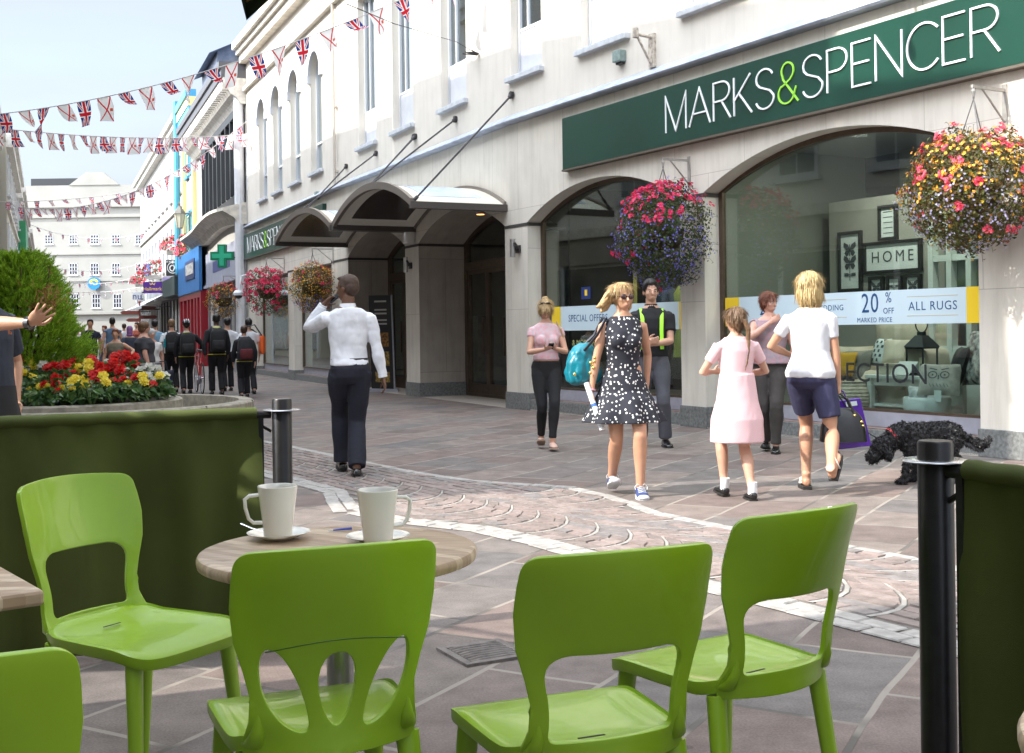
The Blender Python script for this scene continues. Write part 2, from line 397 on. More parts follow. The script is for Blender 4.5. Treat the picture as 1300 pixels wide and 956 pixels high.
# courses of setts between curved mortar arcs that bulge along the street
ang = math.atan2(upper[-1].y-upper[0].y, upper[-1].x-upper[0].x)
ax = Vector((math.cos(ang), math.sin(ang))); bx = Vector((-ax.y, ax.x)); o0 = Vector((upper[0].x, upper[0].y))
LW_, GAP = .98, .33
am = MB()
for lane in range(-6, 8):
    c0 = lane*LW_; sh = (lane % 2)*.16
    for k in range(-4, 46):
        base = k*GAP+sh
        def pt(t, d): return o0+ax*(base+d+.40*(1-abs(t)**2.2))+bx*(c0+t*LW_/2)
        nst = 10
        for j in range(nst):
            t0 = -1+2*j/nst; t1 = -1+2*(j+1)/nst
            mid_j = r_.uniform(.12, .2) if r_.random() < .35 else None
            for d0, d1 in ([(.022, GAP-.022)] if mid_j is None else [(.022, mid_j-.006), (mid_j+.006, GAP-.022)]):
                q = [pt(t0+.018, d0), pt(t1-.018, d0), pt(t1-.018, d1), pt(t0+.018, d1)]
                if not all(inside(v, poly) for v in q): continue
                cpt = (q[0]+q[2])/2; z1 = .010+r_.random()*.005
                q = [v+Vector((r_.uniform(-.004, .004), r_.uniform(-.004, .004))) for v in q]
                cs.add([(*v, .0045) for v in q]+[(*(cpt+(v-cpt)*.95), z1) for v in q], [(4, 5, 6, 7), (0, 1, 5, 4), (1, 2, 6, 5), (2, 3, 7, 6), (3, 0, 4, 7)], r_.choice([0, 0, 1, 2, 3, 1]))
            q = [pt(t0, -.014), pt(t1, -.014), pt(t1, .014), pt(t0, .014)]
            if all(inside(v, poly) for v in q): am.add([(*v, .0085) for v in q], [(0, 1, 2, 3)])
tag(am.build('mortar_arcs_path', mat('pale_mortar', (.30, .28, .255))), 'pale mortar arcs between the courses of fan setts', kind='structure')
tag(cs.build('cobbled_path', sett), 'small pinkish setts laid in fans along the street', kind='structure')
bd = MB()
for line in (upper, lower):
    for row in ((0,) if line is upper else (0, 1)):
        for p, d in along(line, .205):
            nrm = Vector((-d.y, d.x, 0)); c = p+nrm*(row*.105+.01)*(1 if line is upper else -1)+d*(row*.1)
            c += Vector((r_.uniform(-.005, .005), r_.uniform(-.005, .005), 0))
            a = d*.096; b = nrm*.048; h = .0085+r_.random()*.004
            bd.add([(*((c+v)[:2]), .0042) for v in (-a-b, a-b, a+b, -a+b)]+[(*((c+v*.94)[:2]), h) for v in (-a-b, a-b, a+b, -a+b)],
                   [(4, 5, 6, 7), (0, 1, 5, 4), (1, 2, 6, 5), (2, 3, 7, 6), (3, 0, 4, 7)])
tag(bd.build('granite_edging_path', granite), 'double row of white granite setts edging the fan paving', kind='structure')

# drain grating by the tables
gc = G(614, 830); dg_root = empty('drain_grate', gc, 'square iron drain grating in the slabs between the café tables and street', 'drain', rz=R(28))
m_ = MB(); hw = .14
for a, b in (((-hw, -hw, .0), (hw, -hw+.03, .012)), ((-hw, hw-.03, .0), (hw, hw, .012)), ((-hw, -hw+.03, .0), (-hw+.03, hw-.03, .012)), ((hw-.03, -hw+.03, .0), (hw, hw-.03, .012))): m_.box(a, b)
m_.build('frame', mat('cast_iron', (.16, .14, .13), .55, .3, 30, .2, metal=.3), dg_root)
m_ = MB()
for k in range(8):
    y = -hw+.040+k*.028; m_.tube([(-hw+.03, y-.01, .006), (-.06, y+.006, .006), (.06, y+.006, .006), (hw-.03, y-.01, .006)], (.009), 6)
m_.build('bars', MATS['cast_iron'], dg_root)
m_ = MB(); m_.box((-hw+.03, -hw+.03, .001), (hw-.03, hw-.03, .0025)); m_.build('pit', mat('pit_black', (.01, .01, .01), .9), dg_root)
# ================================================================ building helpers
def uvmesh(name, quads, mats, root):
    """quads: list of (verts world, uvs, material index)"""
    v = []; f = []; mi = []; uvs = []
    for vs, us, m in quads:
        n = len(v); v += [tuple(x) for x in vs]; f.append(tuple(range(n, n+len(vs)))); mi.append(m); uvs += list(us)
    me = bpy.data.meshes.new(name); me.from_pydata(v, [], f)
    for m in (mats if isinstance(mats, (list, tuple)) else [mats]): me.materials.append(m)
    me.polygons.foreach_set('material_index', mi)
    ul = me.uv_layers.new(name='uv'); k = 0
    for p in me.polygons:
        for li, vi in zip(p.loop_indices, range(p.loop_total)): ul.data[li].uv = uvs[k]; k += 1
    me.transform((Matrix.Translation(root.location) @ Matrix.Rotation(root.rotation_euler.z, 4, 'Z')).inverted())
    o = bpy.data.objects.new(name, me); COL.objects.link(o); o.parent = root
    return o
def arch_poly(s0, s1, zb, zs, rise, n=22):
    c = (s0+s1)/2; h = (s1-s0)/2
    if rise <= 0: return [(s0, zb), (s1, zb), (s1, zs), (s0, zs)]
    rr = (h*h+rise*rise)/(2*rise); a = math.asin(min(1, h/rr)); pts = [(s0, zb), (s1, zb)]
    for i in range(n+1):
        t = a-2*a*i/n; pts.append((c+rr*math.sin(t), zs+rr*math.cos(t)-(rr-rise)))
    return pts
def wall_part(name, seg, outline, holes, mats, root, off=0.):
    """holes: (polygon, depth, reveal material index)"""
    vs, fs = sheet_with_holes(outline, [h[0] for h in holes]); q = []
    for f in fs: q.append(([W(seg, vs[i][0], off, vs[i][1]) for i in f], [vs[i] for i in f], 0))
    for pl, dep, mi in holes:
        n = len(pl); L = 0
        for i in range(n):
            a, b = pl[i], pl[(i+1) % n]; l = math.hypot(b[0]-a[0], b[1]-a[1])
            q.append(([W(seg, a[0], off, a[1]), W(seg, b[0], off, b[1]), W(seg, b[0], off-dep, b[1]), W(seg, a[0], off-dep, a[1])],
                      [(0, L), (0, L+l), (dep, L+l), (dep, L)], mi)); L += l
    return uvmesh(name, q, mats, root)
def poly_plate(mb, seg, pl, o0, o1, mi=0, holes=()):
    """flat plate of any outline between two offsets from the building line"""
    vs, fs = sheet_with_holes(pl, list(holes)); n = len(vs)
    mb.add([W(seg, s, o1, z) for s, z in vs]+[W(seg, s, o0, z) for s, z in vs], [tuple(f) for f in fs]+[tuple(i+n for i in f)[::-1] for f in fs], mi)
    for lp in [pl]+list(holes):
        k = len(lp); mb.add([W(seg, s, o1, z) for s, z in lp]+[W(seg, s, o0, z) for s, z in lp], [(i, (i+1) % k, k+(i+1) % k, k+i) for i in range(k)], mi)
def cladding_mat(name, col, bw, bh, joint=.006, jcol=(.2, .18, .16), dirt=.35, bump=.15, rough=.75, dark=.82):
    m = bpy.data.materials.new(name); m.use_nodes = True; nt = m.node_tree; b = nt.nodes['Principled BSDF']; L = nt.links.new
    tc = nt.nodes.new('ShaderNodeTexCoord'); br = nt.nodes.new('ShaderNodeTexBrick')
    br.inputs['Scale'].default_value = 1; br.inputs['Brick Width'].default_value = bw; br.inputs['Row Height'].default_value = bh
    br.inputs['Mortar Size'].default_value = joint; br.inputs['Mortar Smooth'].default_value = .2; br.offset = .5
    br.inputs['Color1'].default_value = (*col, 1); br.inputs['Color2'].default_value = (*[c*.93 for c in col], 1); br.inputs['Mortar'].default_value = (*jcol, 1)
    L(tc.outputs['UV'], br.inputs['Vector'])
    n = nt.nodes.new('ShaderNodeTexNoise'); mp = nt.nodes.new('ShaderNodeMapping'); mp.inputs['Scale'].default_value = (7, .55, 1)
    L(tc.outputs['UV'], mp.inputs[0]); L(mp.outputs[0], n.inputs['Vector']); n.inputs['Scale'].default_value = 1; n.inputs['Detail'].default_value = 7; n.inputs['Roughness'].default_value = .7
    r = nt.nodes.new('ShaderNodeValToRGB'); r.color_ramp.elements[0].position = .48; r.color_ramp.elements[1].position = .78
    r.color_ramp.elements[0].color = (1, 1, 1, 1); r.color_ramp.elements[1].color = (1-dirt, 1-dirt*1.02, 1-dirt*1.1, 1); L(n.outputs['Fac'], r.inputs[0])
    n2 = nt.nodes.new('ShaderNodeTexNoise'); n2.inputs['Scale'].default_value = 2.3; n2.inputs['Detail'].default_value = 8; L(tc.outputs['UV'], n2.inputs['Vector'])
    r2 = nt.nodes.new('ShaderNodeValToRGB'); r2.color_ramp.elements[0].color = (dark, dark, dark, 1); r2.color_ramp.elements[0].position = .3; r2.color_ramp.elements[1].position = .7
    L(n2.outputs['Fac'], r2.inputs[0])
    m1 = nt.nodes.new('ShaderNodeMixRGB'); m1.blend_type = 'MULTIPLY'; m1.inputs[0].default_value = 1; L(br.outputs['Color'], m1.inputs[1]); L(r.outputs[0], m1.inputs[2])
    m2 = nt.nodes.new('ShaderNodeMixRGB'); m2.blend_type = 'MULTIPLY'; m2.inputs[0].default_value = 1; L(m1.outputs[0], m2.inputs[1]); L(r2.outputs[0], m2.inputs[2])
    L(m2.outputs[0], b.inputs['Base Color']); b.inputs['Roughness'].default_value = rough
    n3 = nt.nodes.new('ShaderNodeTexNoise'); n3.inputs['Scale'].default_value = 60; L(tc.outputs['UV'], n3.inputs['Vector'])
    bp = nt.nodes.new('ShaderNodeBump'); bp.inputs['Strength'].default_value = bump; bp.inputs['Distance'].default_value = .004; L(n3.outputs['Fac'], bp.inputs['Height']); L(bp.outputs[0], b.inputs['Normal'])
    return m
CLAD = cladding_mat('stone_cladding', (.69, .64, .56), 1.35, 1.6, .004, (.42, .38, .33), .22, .15, .75, .9)
REND = cladding_mat('cream_render', (.70, .65, .575), 40, 40, .0, (.6, .6, .6), .12, .2, .9, .93)
REVEAL = cladding_mat('shaded_soffit_stone', (.42, .37, .32), 1.1, 2.2, .005, (.26, .23, .2), .25)  # entrance recess: cladding made darker, the soffit's shade put into the colour
GRAN = mat('grey_granite', (.17, .175, .17), .55, .35, 30, .1, 90)
LEAD = mat('lead_flashing', (.42, .46, .54), .5, .3, 5, .25, 20, col2=(.30, .33, .40), stretch=(1, 1, .4))
BRONZE = mat('bronze_frame', (.12, .085, .06), .38, .15, 12, metal=.5)
ALU = mat('grey_aluminium', (.36, .36, .42), .4, .1, 8, metal=.2)
DARKG = mat('dark_gap', (.02, .018, .016), .8)
WPAINT = mat('white_paint', (.62, .63, .66), .5, .05, 6)
GREYP = mat('grey_sill_paint', (.55, .57, .60), .6, .15, 9, dirt=.2)
GLASS = glass_mat('shop_glass', (.78, .85, .82), 1.5, 1.7)
UGLASS = glass_mat('upper_glass', (.45, .5, .52), 1.6, 2.6)
CURT = mat('interior_dim', (.09, .08, .075), .9, .3, 1)
IRON = mat('dark_iron', (.05, .045, .045), .5, metal=.4)

# ================================================================ the large store
st = empty('department_store', (0, 19.1, 0), 'long cream store with arched shop windows along the right of the street', 'building')
ARW = (0.05, 4.15); ARX = (4.64, 8.50); ARZ = (-5.5, -1.15)
low = {'A': (-9, 9.03), 'B': (0, 9.4155), 'C': (0, 10.694)}
o_ = low['A']
wall_part('wall', 'A', [(o_[0], 0), (o_[1], 0), (o_[1], 4.58), (o_[0], 4.58)],
          [(arch_poly(*p, .02, 2.97, .47), .28, 0) for p in (ARW, ARX, ARZ)], [CLAD, REVEAL], st)
ENT = [(0.22, 4.15), (4.90, 8.62)]
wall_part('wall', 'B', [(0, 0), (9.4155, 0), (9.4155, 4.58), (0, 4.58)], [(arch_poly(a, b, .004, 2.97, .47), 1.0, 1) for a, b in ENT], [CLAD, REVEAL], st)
CW = [(.55, 4.45), (5.15, 9.55)]
wall_part('wall', 'C', [(0, 0), (10.694, 0), (10.694, 4.58), (0, 4.58)], [(arch_poly(a, b, .02, 2.93, 0), .25, 0) for a, b in CW], [CLAD, REVEAL], st)
UW = {'A': [1.5, 3.93, 6.35, 8.62, -1.0, -3.4, -5.8], 'B': [2.35, 4.98, 7.2], 'C': []}
TOP = 10.5
for seg in 'AB':
    s0, s1 = low[seg]
    hl = [(arch_poly(c-.58, c+.58, 5.33, 8.6, 0), .2, 0) for c in UW[seg] if not (seg == 'A' and c > 8.3)]
    if seg == 'A': hl.append((arch_poly(8.04, 8.99, 5.33, 8.6, 0), .2, 0))
    wall_part('wall', seg, [(s0, 4.58), (s1, 4.58), (s1, TOP), (s0, TOP)], hl, REND, st, off=-.02)
CC = [1.9, 4.15, 6.3, 8.3]
wall_part('wall', 'C', [(0, 4.58), (10.694, 4.58), (10.694, TOP), (0, TOP)],
          [(arch_poly(c-.56, c+.56, 5.27, 7.75, .5), .22, 0) for c in CC], REND, st, off=-.02)
# far end wall, roof
b_ = MB()
def deep(seg, s, z): return W(seg, s, -12, z)
b_.add([W('C', 10.694, -.02, 0), W('C', 10.694, -12, 0), W('C', 10.694, -12, TOP), W('C', 10.694, -.02, TOP)], [(0, 1, 2, 3)])
b_.add([W('A', -9, -.02, 0), W('A', -9, -12, 0), W('A', -9, -12, TOP), W('A', -9, -.02, TOP)], [(0, 1, 2, 3)])
wp(b_, 'end_wall', mat('rendered_gable', (.62, .58, .53), .9, .1, 3), st)
b_ = MB()
pts = [W('A', -9, 0, TOP), W('A', 9.03, 0, TOP), W('B', 9.4155, 0, TOP), W('C', 10.694, 0, TOP), W('C', 10.694, -12, TOP), W('B', 5, -12, TOP), W('A', -9, -12, TOP)]
b_.add(pts, [tuple(range(7))]); b_.add([p+Vector((0, 0, .3)) for p in pts], [tuple(range(7))])
wp(b_, 'roof', mat('roof_grey', (.2, .2, .21), .8, .2, 2), st)
# back wall of the shop behind everything
b_ = MB(); b_.add([W('A', -9, -12, 0), W('B', 5, -12, 0), W('C', 10.69, -12, 0), W('C', 10.69, -12, TOP), W('B', 5, -12, TOP), W('A', -9, -12, TOP)], [(0, 1, 4, 5), (1, 2, 3, 4)])
wp(b_, 'back_wall', MATS['rendered_gable'], st)
# upper floor slab keeps the inside dark
b_ = MB(); b_.add([W('A', -9, -.03, 4.2), W('A', 9.03, -.03, 4.2), W('B', 9.41, -.03, 4.2), W('C', 10.69, -.03, 4.2), W('C', 10.69, -12, 4.2), W('B', 5, -12, 4.2), W('A', -9, -12, 4.2)], [tuple(range(7))])
wp(b_, 'upper_floor', CURT, st)
# lead covered string course
b_ = MB()
for seg, a, b in (('A', -9, 9.04), ('B', -.04, 9.44), ('C', -.04, 10.694)):
    prof = [(-.02, 4.585), (.13, 4.585), (.15, 4.61), (.13, 4.64), (-.02, 4.74)]
    n = len(prof); b_.add([W(seg, a, o, z) for o, z in prof]+[W(seg, b, o, z) for o, z in prof], [(i, (i+1) % n, n+(i+1) % n, n+i) for i in range(n)]+[tuple(range(n)), tuple(range(n, 2*n))[::-1]])
wp(b_, 'string_course', LEAD, st)
b_ = MB()
for seg, a, b in (('A', -9, 9.04), ('B', -.04, 9.44), ('C', -.04, 10.694)):
    b_.fbox(seg, a, b, -.02, .10, 8.93, 9.03); b_.fbox(seg, a, b, -.02, .3, 10.05, 10.2); b_.fbox(seg, a, b, -.02, .42, 10.2, 10.42); b_.fbox(seg, a, b, -.02, .2, 9.8, 10.05)
wp(b_, 'cornice', mat('cornice_stone', (.68, .63, .55), .8, .15, 4, dirt=.2), st)
# capital bands and plinths round the piers
piers = [('A', 4.15, 4.64, .28), ('A', 8.50, 9.03, .28), ('A', -1.15, .05, .28), ('B', 4.15, 4.90, 1.0), ('B', 8.62, 9.41, 1.0), ('C', 4.45, 5.15, .25), ('C', 9.55, 10.68, .25), ('C', .0, .55, .25), ('B', .0, .22, 1.0)]
for seg, a, b, d in piers:
    b_ = MB(); c_ = MB()
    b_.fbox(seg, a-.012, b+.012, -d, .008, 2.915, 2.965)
    c_.fbox(seg, a-.02, b+.02, -d, .02, 0, .27)
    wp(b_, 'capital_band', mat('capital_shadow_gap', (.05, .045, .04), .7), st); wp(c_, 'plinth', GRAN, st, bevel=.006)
# stall risers and sills under the shop windows
for seg, a, b in (('A', .07, 4.13), ('A', 4.66, 8.48), ('A', -5.48, -1.17), ('C', .57, 4.43), ('C', 5.17, 9.53)):
    b_ = MB(); c_ = MB(); d2 = MB()
    b_.fbox(seg, a, b, -.15, .0, 0, .17); c_.fbox(seg, a, b, -.27, -.15, 0, .175); c_.fbox(seg, a, b, -.15, -.02, .172, .18); d2.fbox(seg, a+.01, b-.01, -.31, -.235, .18, .34)
    wp(b_, 'stall_riser', GRAN, st, bevel=.006); wp(c_, 'tread', mat('brown_tile', (.19, .13, .11), .5, .3, 12), st); wp(d2, 'window_sill', ALU, st)
# shop windows with frames and glass
def shop_window(seg, a, b, zs, rise, off=-.27, zb=.34):
    f = MB(); w_ = .07
    outer = arch_poly(a, b, zb, zs, rise); inner = arch_poly(a+w_, b-w_, zb+.03, zs, rise-.06 if rise else 0) if rise else [(a+w_, zb+.03), (b-w_, zb+.03), (b-w_, zs-.07), (a+w_, zs-.07)]
    n = len(outer)
    ring = [W(seg, s, off+.03, z) for s, z in outer]+[W(seg, s, off+.03, z) for s, z in inner]+[W(seg, s, off-.03, z) for s, z in outer]+[W(seg, s, off-.03, z) for s, z in inner]
    fs = []
    for i in range(n):
        j = (i+1) % n; fs += [(i, j, n+j, n+i), (n+i, n+j, 3*n+j, 3*n+i), (2*n+i, 2*n+j, 3*n+j, 3*n+i)]
    f.add(ring, fs)
    fo = wp(f, 'shop_window', BRONZE, st)
    g = MB(); poly_plate(g, seg, inner, off-.012, off)
    g_ = wp(g, 'glass', GLASS, fo)
    return fo
swA1 = shop_window('A', *ARW, 2.97, .47); swA2 = shop_window('A', *ARX, 2.97, .47); swA0 = shop_window('A', *ARZ, 2.97, .47)
for a, b in CW: shop_window('C', a, b, 2.93, 0, -.24)
# upper windows
def upper_window(seg, c, w2, zb, zt, arch=0., transom=None, panel=0.):
    f = MB(); off = -.2; a, b = c-w2, c+w2; t = .055
    outer = arch_poly(a, b, zb, zt, arch, 12)
    inner = arch_poly(a+t, b-t, zb+t, zt-(0 if arch else t), arch-t*.8 if arch else 0, 12)
    n = len(outer)
    ring = [W(seg, s, off+.04, z) for s, z in outer]+[W(seg, s, off+.04, z) for s, z in inner]+[W(seg, s, off-.02, z) for s, z in inner]
    f.add(ring, [x for i in range(n) for x in ((i, (i+1) % n, n+(i+1) % n, n+i), (n+i, n+(i+1) % n, 2*n+(i+1) % n, 2*n+i))])
    if transom: f.fbox(seg, a+t, b-t, off-.02, off+.03, transom, transom+.05)
    if not arch: f.fbox(seg, c-.02+w2*.38, c+.02+w2*.38, off-.02, off+.03, transom+.05, zt-t)
    else: f.fbox(seg, c-.02, c+.02, off-.02, off+.03, zb+t, zt+arch*.75)
    o = wp(f, 'window', mat('window_frame_grey', (.5, .52, .56), .5), st)
    g = MB(); poly_plate(g, seg, inner, off-.02, off-.008); wp(g, 'pane', UGLASS, o)
    if panel:
        p_ = MB(); p_.fbox(seg, a+t, b-t, off, off+.02, zb+t, panel); p_.fbox(seg, a+t+.06, b-t-.06, off+.02, off+.03, zb+t+.06, panel-.06)
        wp(p_, 'panel', WPAINT, o)
    s_ = MB(); s_.fbox(seg, a-.07, b+.07, -.2, .075, zb-.075, zb+.005); wp(s_, 'sill', GREYP, o, bevel=.008)
    k = MB(); k.fbox(seg, a+.02, b-.02, off-.5, off-.48, zb, zt+arch); wp(k, 'blind', mat('pale_blind', (.28, .26, .24), .8, .3, 1.5), o)
for seg in 'AB':
    for c in UW[seg]:
        if seg == 'A' and c > 8.3: upper_window('A', (8.04+8.99)/2, .475, 5.33, 8.6, 0, 6.08, 6.08)
        else: upper_window(seg, c, .58, 5.33, 8.6, 0, 6.08, 6.08)
for c in CC: upper_window('C', c, .56, 5.27, 7.75, .5, 6.0)
# arched mouldings over the far windows, down pipe, small fixtures
for c in CC:
    b_ = MB()
    for sgn in (-1, 1): b_.fbox('C', c+sgn*.62-.06, c+sgn*.62+.06, -.02, .06, 7.55, 7.78)
    ar = arch_poly(c-.66, c+.66, 7.7, 7.75, .56, 12)[2:]; ai = arch_poly(c-.56, c+.56, 7.7, 7.75, .5, 12)[2:]
    n = len(ar); b_.add([W('C', s, .05, z) for s, z in ar]+[W('C', s, .05, z) for s, z in ai]+[W('C', s, -.02, z) for s, z in ar]+[W('C', s, -.02, z) for s, z in ai],
                        [x for i in range(n-1) for x in ((i, i+1, n+i+1, n+i), (i, i+1, 2*n+i+1, 2*n+i), (n+i, n+i+1, 3*n+i+1, 3*n+i))])
    wp(b_, 'window_hood', WPAINT, st)
b_ = MB(); b_.tube([W('B', 9.38, .06, 4.7), W('B', 9.38, .06, 10)], .035, 8)
for z in (5, 6.5, 8): b_.fbox('B', 9.32, 9.44, -.02, .06, z, z+.04)
wp(b_, 'drain_pipe', mat('pipe_cream', (.5, .45, .38), .5), st, smooth=40)
# interior: floor, partition and back wall of the shop
b_ = MB()
for seg, a, b in (('A', -9, 9.03), ('C', .1, 10.6)): b_.fbox(seg, a, b, -2.9, -.31, .02, .22)
wp(b_, 'display_floor', mat('display_floor_wood', (.22, .18, .14), .5, .3, 4), st)
b_ = MB(); b_.fbox('A', -8.9, 3.6, -3.0, -2.9, .1, 4.1); b_.fbox('A', 4.3, 4.45, -3.0, -.3, .1, 4.1); b_.fbox('A', -1.0, -.8, -3.0, -.3, .1, 4.1)
wp(b_, 'display_wall', mat('display_wall_green', (.20, .215, .19), .8, .1, 1), st)
b_ = MB(); b_.fbox('A', -8.9, 9.0, -3.0, -.3, 3.6, 3.7); b_.fbox('C', .1, 10.6, -3.0, -.3, 3.3, 3.4)
wp(b_, 'display_ceiling', mat('ceiling_grey', (.22, .22, .22), .8), st)
b_ = MB(); b_.fbox('A', 4.5, 9.0, -6.0, -5.9, .1, 3.6); b_.fbox('C', .1, 10.6, -3.1, -3.0, .1, 3.3)
wp(b_, 'shop_back_wall', mat('shop_back', (.16, .17, .16), .8, .4, .9), st)

# entrances: bronze doors and fanlights
for i, (a, b) in enumerate(ENT):
    f = MB(); off = -1.0
    outer = arch_poly(a, b, .004, 2.97, .47); inner = arch_poly(a+.12, b-.12, .06, 2.97, .38); n = len(outer)
    f.add([W('B', s, off+.05, z) for s, z in outer]+[W('B', s, off+.05, z) for s, z in inner]+[W('B', s, off-.05, z) for s, z in inner], [x for k in range(n) for x in ((k, (k+1) % n, n+(k+1) % n, n+k), (n+k, n+(k+1) % n, 2*n+(k+1) % n, 2*n+k))])
    f.fbox('B', a+.1, b-.1, off-.05, off+.06, 2.45, 2.6)
    fo = wp(f, 'entrance', BRONZE, st)
    w_ = (b-a-.24)/4
    for k in range(4):
        x0 = a+.12+k*w_
        d3 = MB(); t = .07
        d3.fbox('B', x0, x0+t, off-.04, off+.03, .03, 2.45); d3.fbox('B', x0+w_-t, x0+w_-.005, off-.04, off+.03, .03, 2.45)
        d3.fbox('B', x0+t, x0+w_-t, off-.04, off+.03, .03, .25); d3.fbox('B', x0+t, x0+w_-t, off-.04, off+.03, 2.36, 2.45)
        d3.fbox('B', x0+t+.03, x0+t+.06, off+.05, off+.08, .8, 1.5)
        wp(d3, 'door', BRONZE, fo)
    g = MB(); poly_plate(g, 'B', arch_poly(a+.1, b-.1, .25, 2.97, .38), off-.012, off-.002)
    wp(g, 'glass', GLASS, fo)
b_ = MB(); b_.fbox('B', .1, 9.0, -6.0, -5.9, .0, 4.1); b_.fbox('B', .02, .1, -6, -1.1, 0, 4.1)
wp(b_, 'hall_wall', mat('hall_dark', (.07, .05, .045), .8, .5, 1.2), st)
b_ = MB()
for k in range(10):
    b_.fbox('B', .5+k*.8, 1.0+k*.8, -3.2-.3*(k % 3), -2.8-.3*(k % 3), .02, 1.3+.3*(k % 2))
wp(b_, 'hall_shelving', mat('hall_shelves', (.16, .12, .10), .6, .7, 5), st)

# canopies
def canopy(a, b, label):
    root = empty('entrance_canopy', W('B', (a+b)/2, 0, 3.2), label, 'canopy', 'arched glass canopies over the store entrances')
    D = 1.66; zs = 3.31; rise = .47; c = (a+b)/2; h = (b-a)/2; rr = (h*h+rise*rise)/(2*rise); A = math.asin(h/rr)
    def arc(t): return c+rr*math.sin(t*A), zs+rr*math.cos(t*A)-(rr-rise)
    N = 28
    cream = mat('canopy_cream', (.62, .58, .48), .45, .08, 3); steel = mat('canopy_steel', (.085, .075, .07), .4, metal=.3); gl = mat('canopy_acrylic', (.50, .58, .68), .25, .15, 2)
    # curved shell: cream sheet with an acrylic light in the middle
    sh = MB(); mid = MB(); un = MB(); dk = MB(); wf = MB()
    for i in range(N):
        t0 = -1+2*i/N; t1 = -1+2*(i+1)/N; (s0, z0), (s1, z1) = arc(t0), arc(t1)
        def q(mb, o0, o1, dz): mb.add([W('B', s0, o0, z0+dz), W('B', s1, o0, z1+dz), W('B', s1, o1, z1+dz), W('B', s0, o1, z0+dz)], [(0, 1, 2, 3)])
        tm = (t0+t1)/2
        if abs(tm) < .86:
            q(sh, .0, .3, 0); q(sh, 1.35, D, 0); q(mid, .3, 1.35, .004)
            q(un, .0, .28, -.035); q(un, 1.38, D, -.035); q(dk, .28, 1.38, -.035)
        else: q(sh, 0, D, 0); q(un, 0, D, -.035)
        # front fascia band following the arc
    wp(sh, 'roof_shell', cream, root, smooth=60); wp(mid, 'roof_light', gl, root, smooth=60)
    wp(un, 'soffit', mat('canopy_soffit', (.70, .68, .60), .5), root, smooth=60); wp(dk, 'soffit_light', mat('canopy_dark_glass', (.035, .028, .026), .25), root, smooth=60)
    for o0, o1 in ((D-.06, D+.01), (.0, .05)):
        ba = MB()
        for i in range(N):
            (s0, z0), (s1, z1) = arc(-1+2*i/N), arc(-1+2*(i+1)/N)
            ba.hexa([W('B', s0, o0, z0-.07), W('B', s1, o0, z1-.07), W('B', s1, o1, z1-.07), W('B', s0, o1, z0-.07), W('B', s0, o0, z0+.05), W('B', s1, o0, z1+.05), W('B', s1, o1, z1+.05), W('B', s0, o1, z0+.05)])
        wp(ba, 'arched_rim', mat('canopy_rim', (.20, .17, .145), .4, metal=.3), root, smooth=50)
    for s in (a, b):
        e = MB(); e.fbox('B', s-.05, s+.05, 0, D+.01, 3.20, 3.31); wp(e, 'side_beam', steel, root, bevel=.004)
    # tie rods with turnbuckles
    for s_w, (s_c, z_c) in ((a-.0, (a, 3.33)), (c, (c, 3.82)), (b+.0, (b, 3.33))):
        r0 = MB(); p0 = W('B', s_w-.25*(1 if s_w == a else 0), 0.0, 5.05); p1 = W('B', s_c, D-.06, z_c)
        d = (p1-p0); r0.tube([p0, p1], .017, 6)
        for f0 in (.06, .90):
            q0 = p0+d*f0; q1 = p0+d*(f0+.045); sd = d.cross(Vector((0, 0, 1))).normalized()*.028
            for g_ in (-1, 1): r0.tube([q0, q0+(q1-q0)*.15+sd*g_, q0+(q1-q0)*.85+sd*g_, q1], .009, 5)
        r0.tube([p0-d.normalized()*.02, p0+d.normalized()*.06], .035, 8); r0.tube([p1-d.normalized()*.08, p1], .03, 8)
        wp(r0, 'tie_rod', IRON, root)
        w2 = MB(); w2.tube([W('B', s_w-.25*(1 if s_w == a else 0), -.02, 5.05), W('B', s_w-.25*(1 if s_w == a else 0), .03, 5.05)], .06, 10); wp(w2, 'wall_plate', IRON, root)
    return root
canopy(.15, 4.32, 'arched canopy with tie rods over the nearer store entrance')
canopy(4.50, 8.66, 'arched canopy with tie rods over the farther store entrance beside the green sign')
# small corbels between the canopies
b_ = MB(); b_.tube([W('B', 4.41, .08, 2.98), W('B', 4.41, .08, 3.2)], .12, 12); wp(b_, 'corbel', mat('corbel_white', (.62, .6, .57), .6), st, smooth=40)
# downlight in the entrance soffit (lit)
lr = empty('downlight', W('B', 2.2, -.45, 3.38), 'small lit round downlight in the soffit of the nearer store entrance', 'light')
b_ = MB(); b_.tube([W('B', 2.2, -.45, 3.36), W('B', 2.2, -.45, 3.42)], .09, 16); wp(b_, 'rim', ALU, lr)
b_ = MB(); b_.tube([W('B', 2.2, -.45, 3.355), W('B', 2.2, -.45, 3.362)], .07, 16); wp(b_, 'lamp', mat('lamp_warm', (1, .42, .12), .5, emit=1.6), lr)
# pier lamps
for seg, s, lab in (('A', 8.76, 'steel tube wall lamp on the pier beside the woman looking at her phone'), ('B', 4.55, 'steel tube wall lamp on the pier between the two store entrances')):
    r = empty('wall_lamp', W(seg, s, 0, 2.55), lab, 'wall lamp', 'tube lamps on the store piers')
    b_ = MB(); b_.tube([W(seg, s+.03, .11, 2.43), W(seg, s+.03, .11, 2.72)], .045, 12); wp(b_, 'shade', mat('brushed_steel', (.45, .44, .43), .3, metal=.9), r, smooth=40)
    b_ = MB(); b_.fbox(seg, s-.05, s+.06, 0.002, .04, 2.5, 2.62); b_.tube([W(seg, s+.02, .03, 2.57), W(seg, s+.03, .09, 2.57)], .02, 8); b_.tube([W(seg, s-.05, .05, 2.57), W(seg, s-.05, .12, 2.66)], .02, 8); wp(b_, 'bracket', IRON, r)
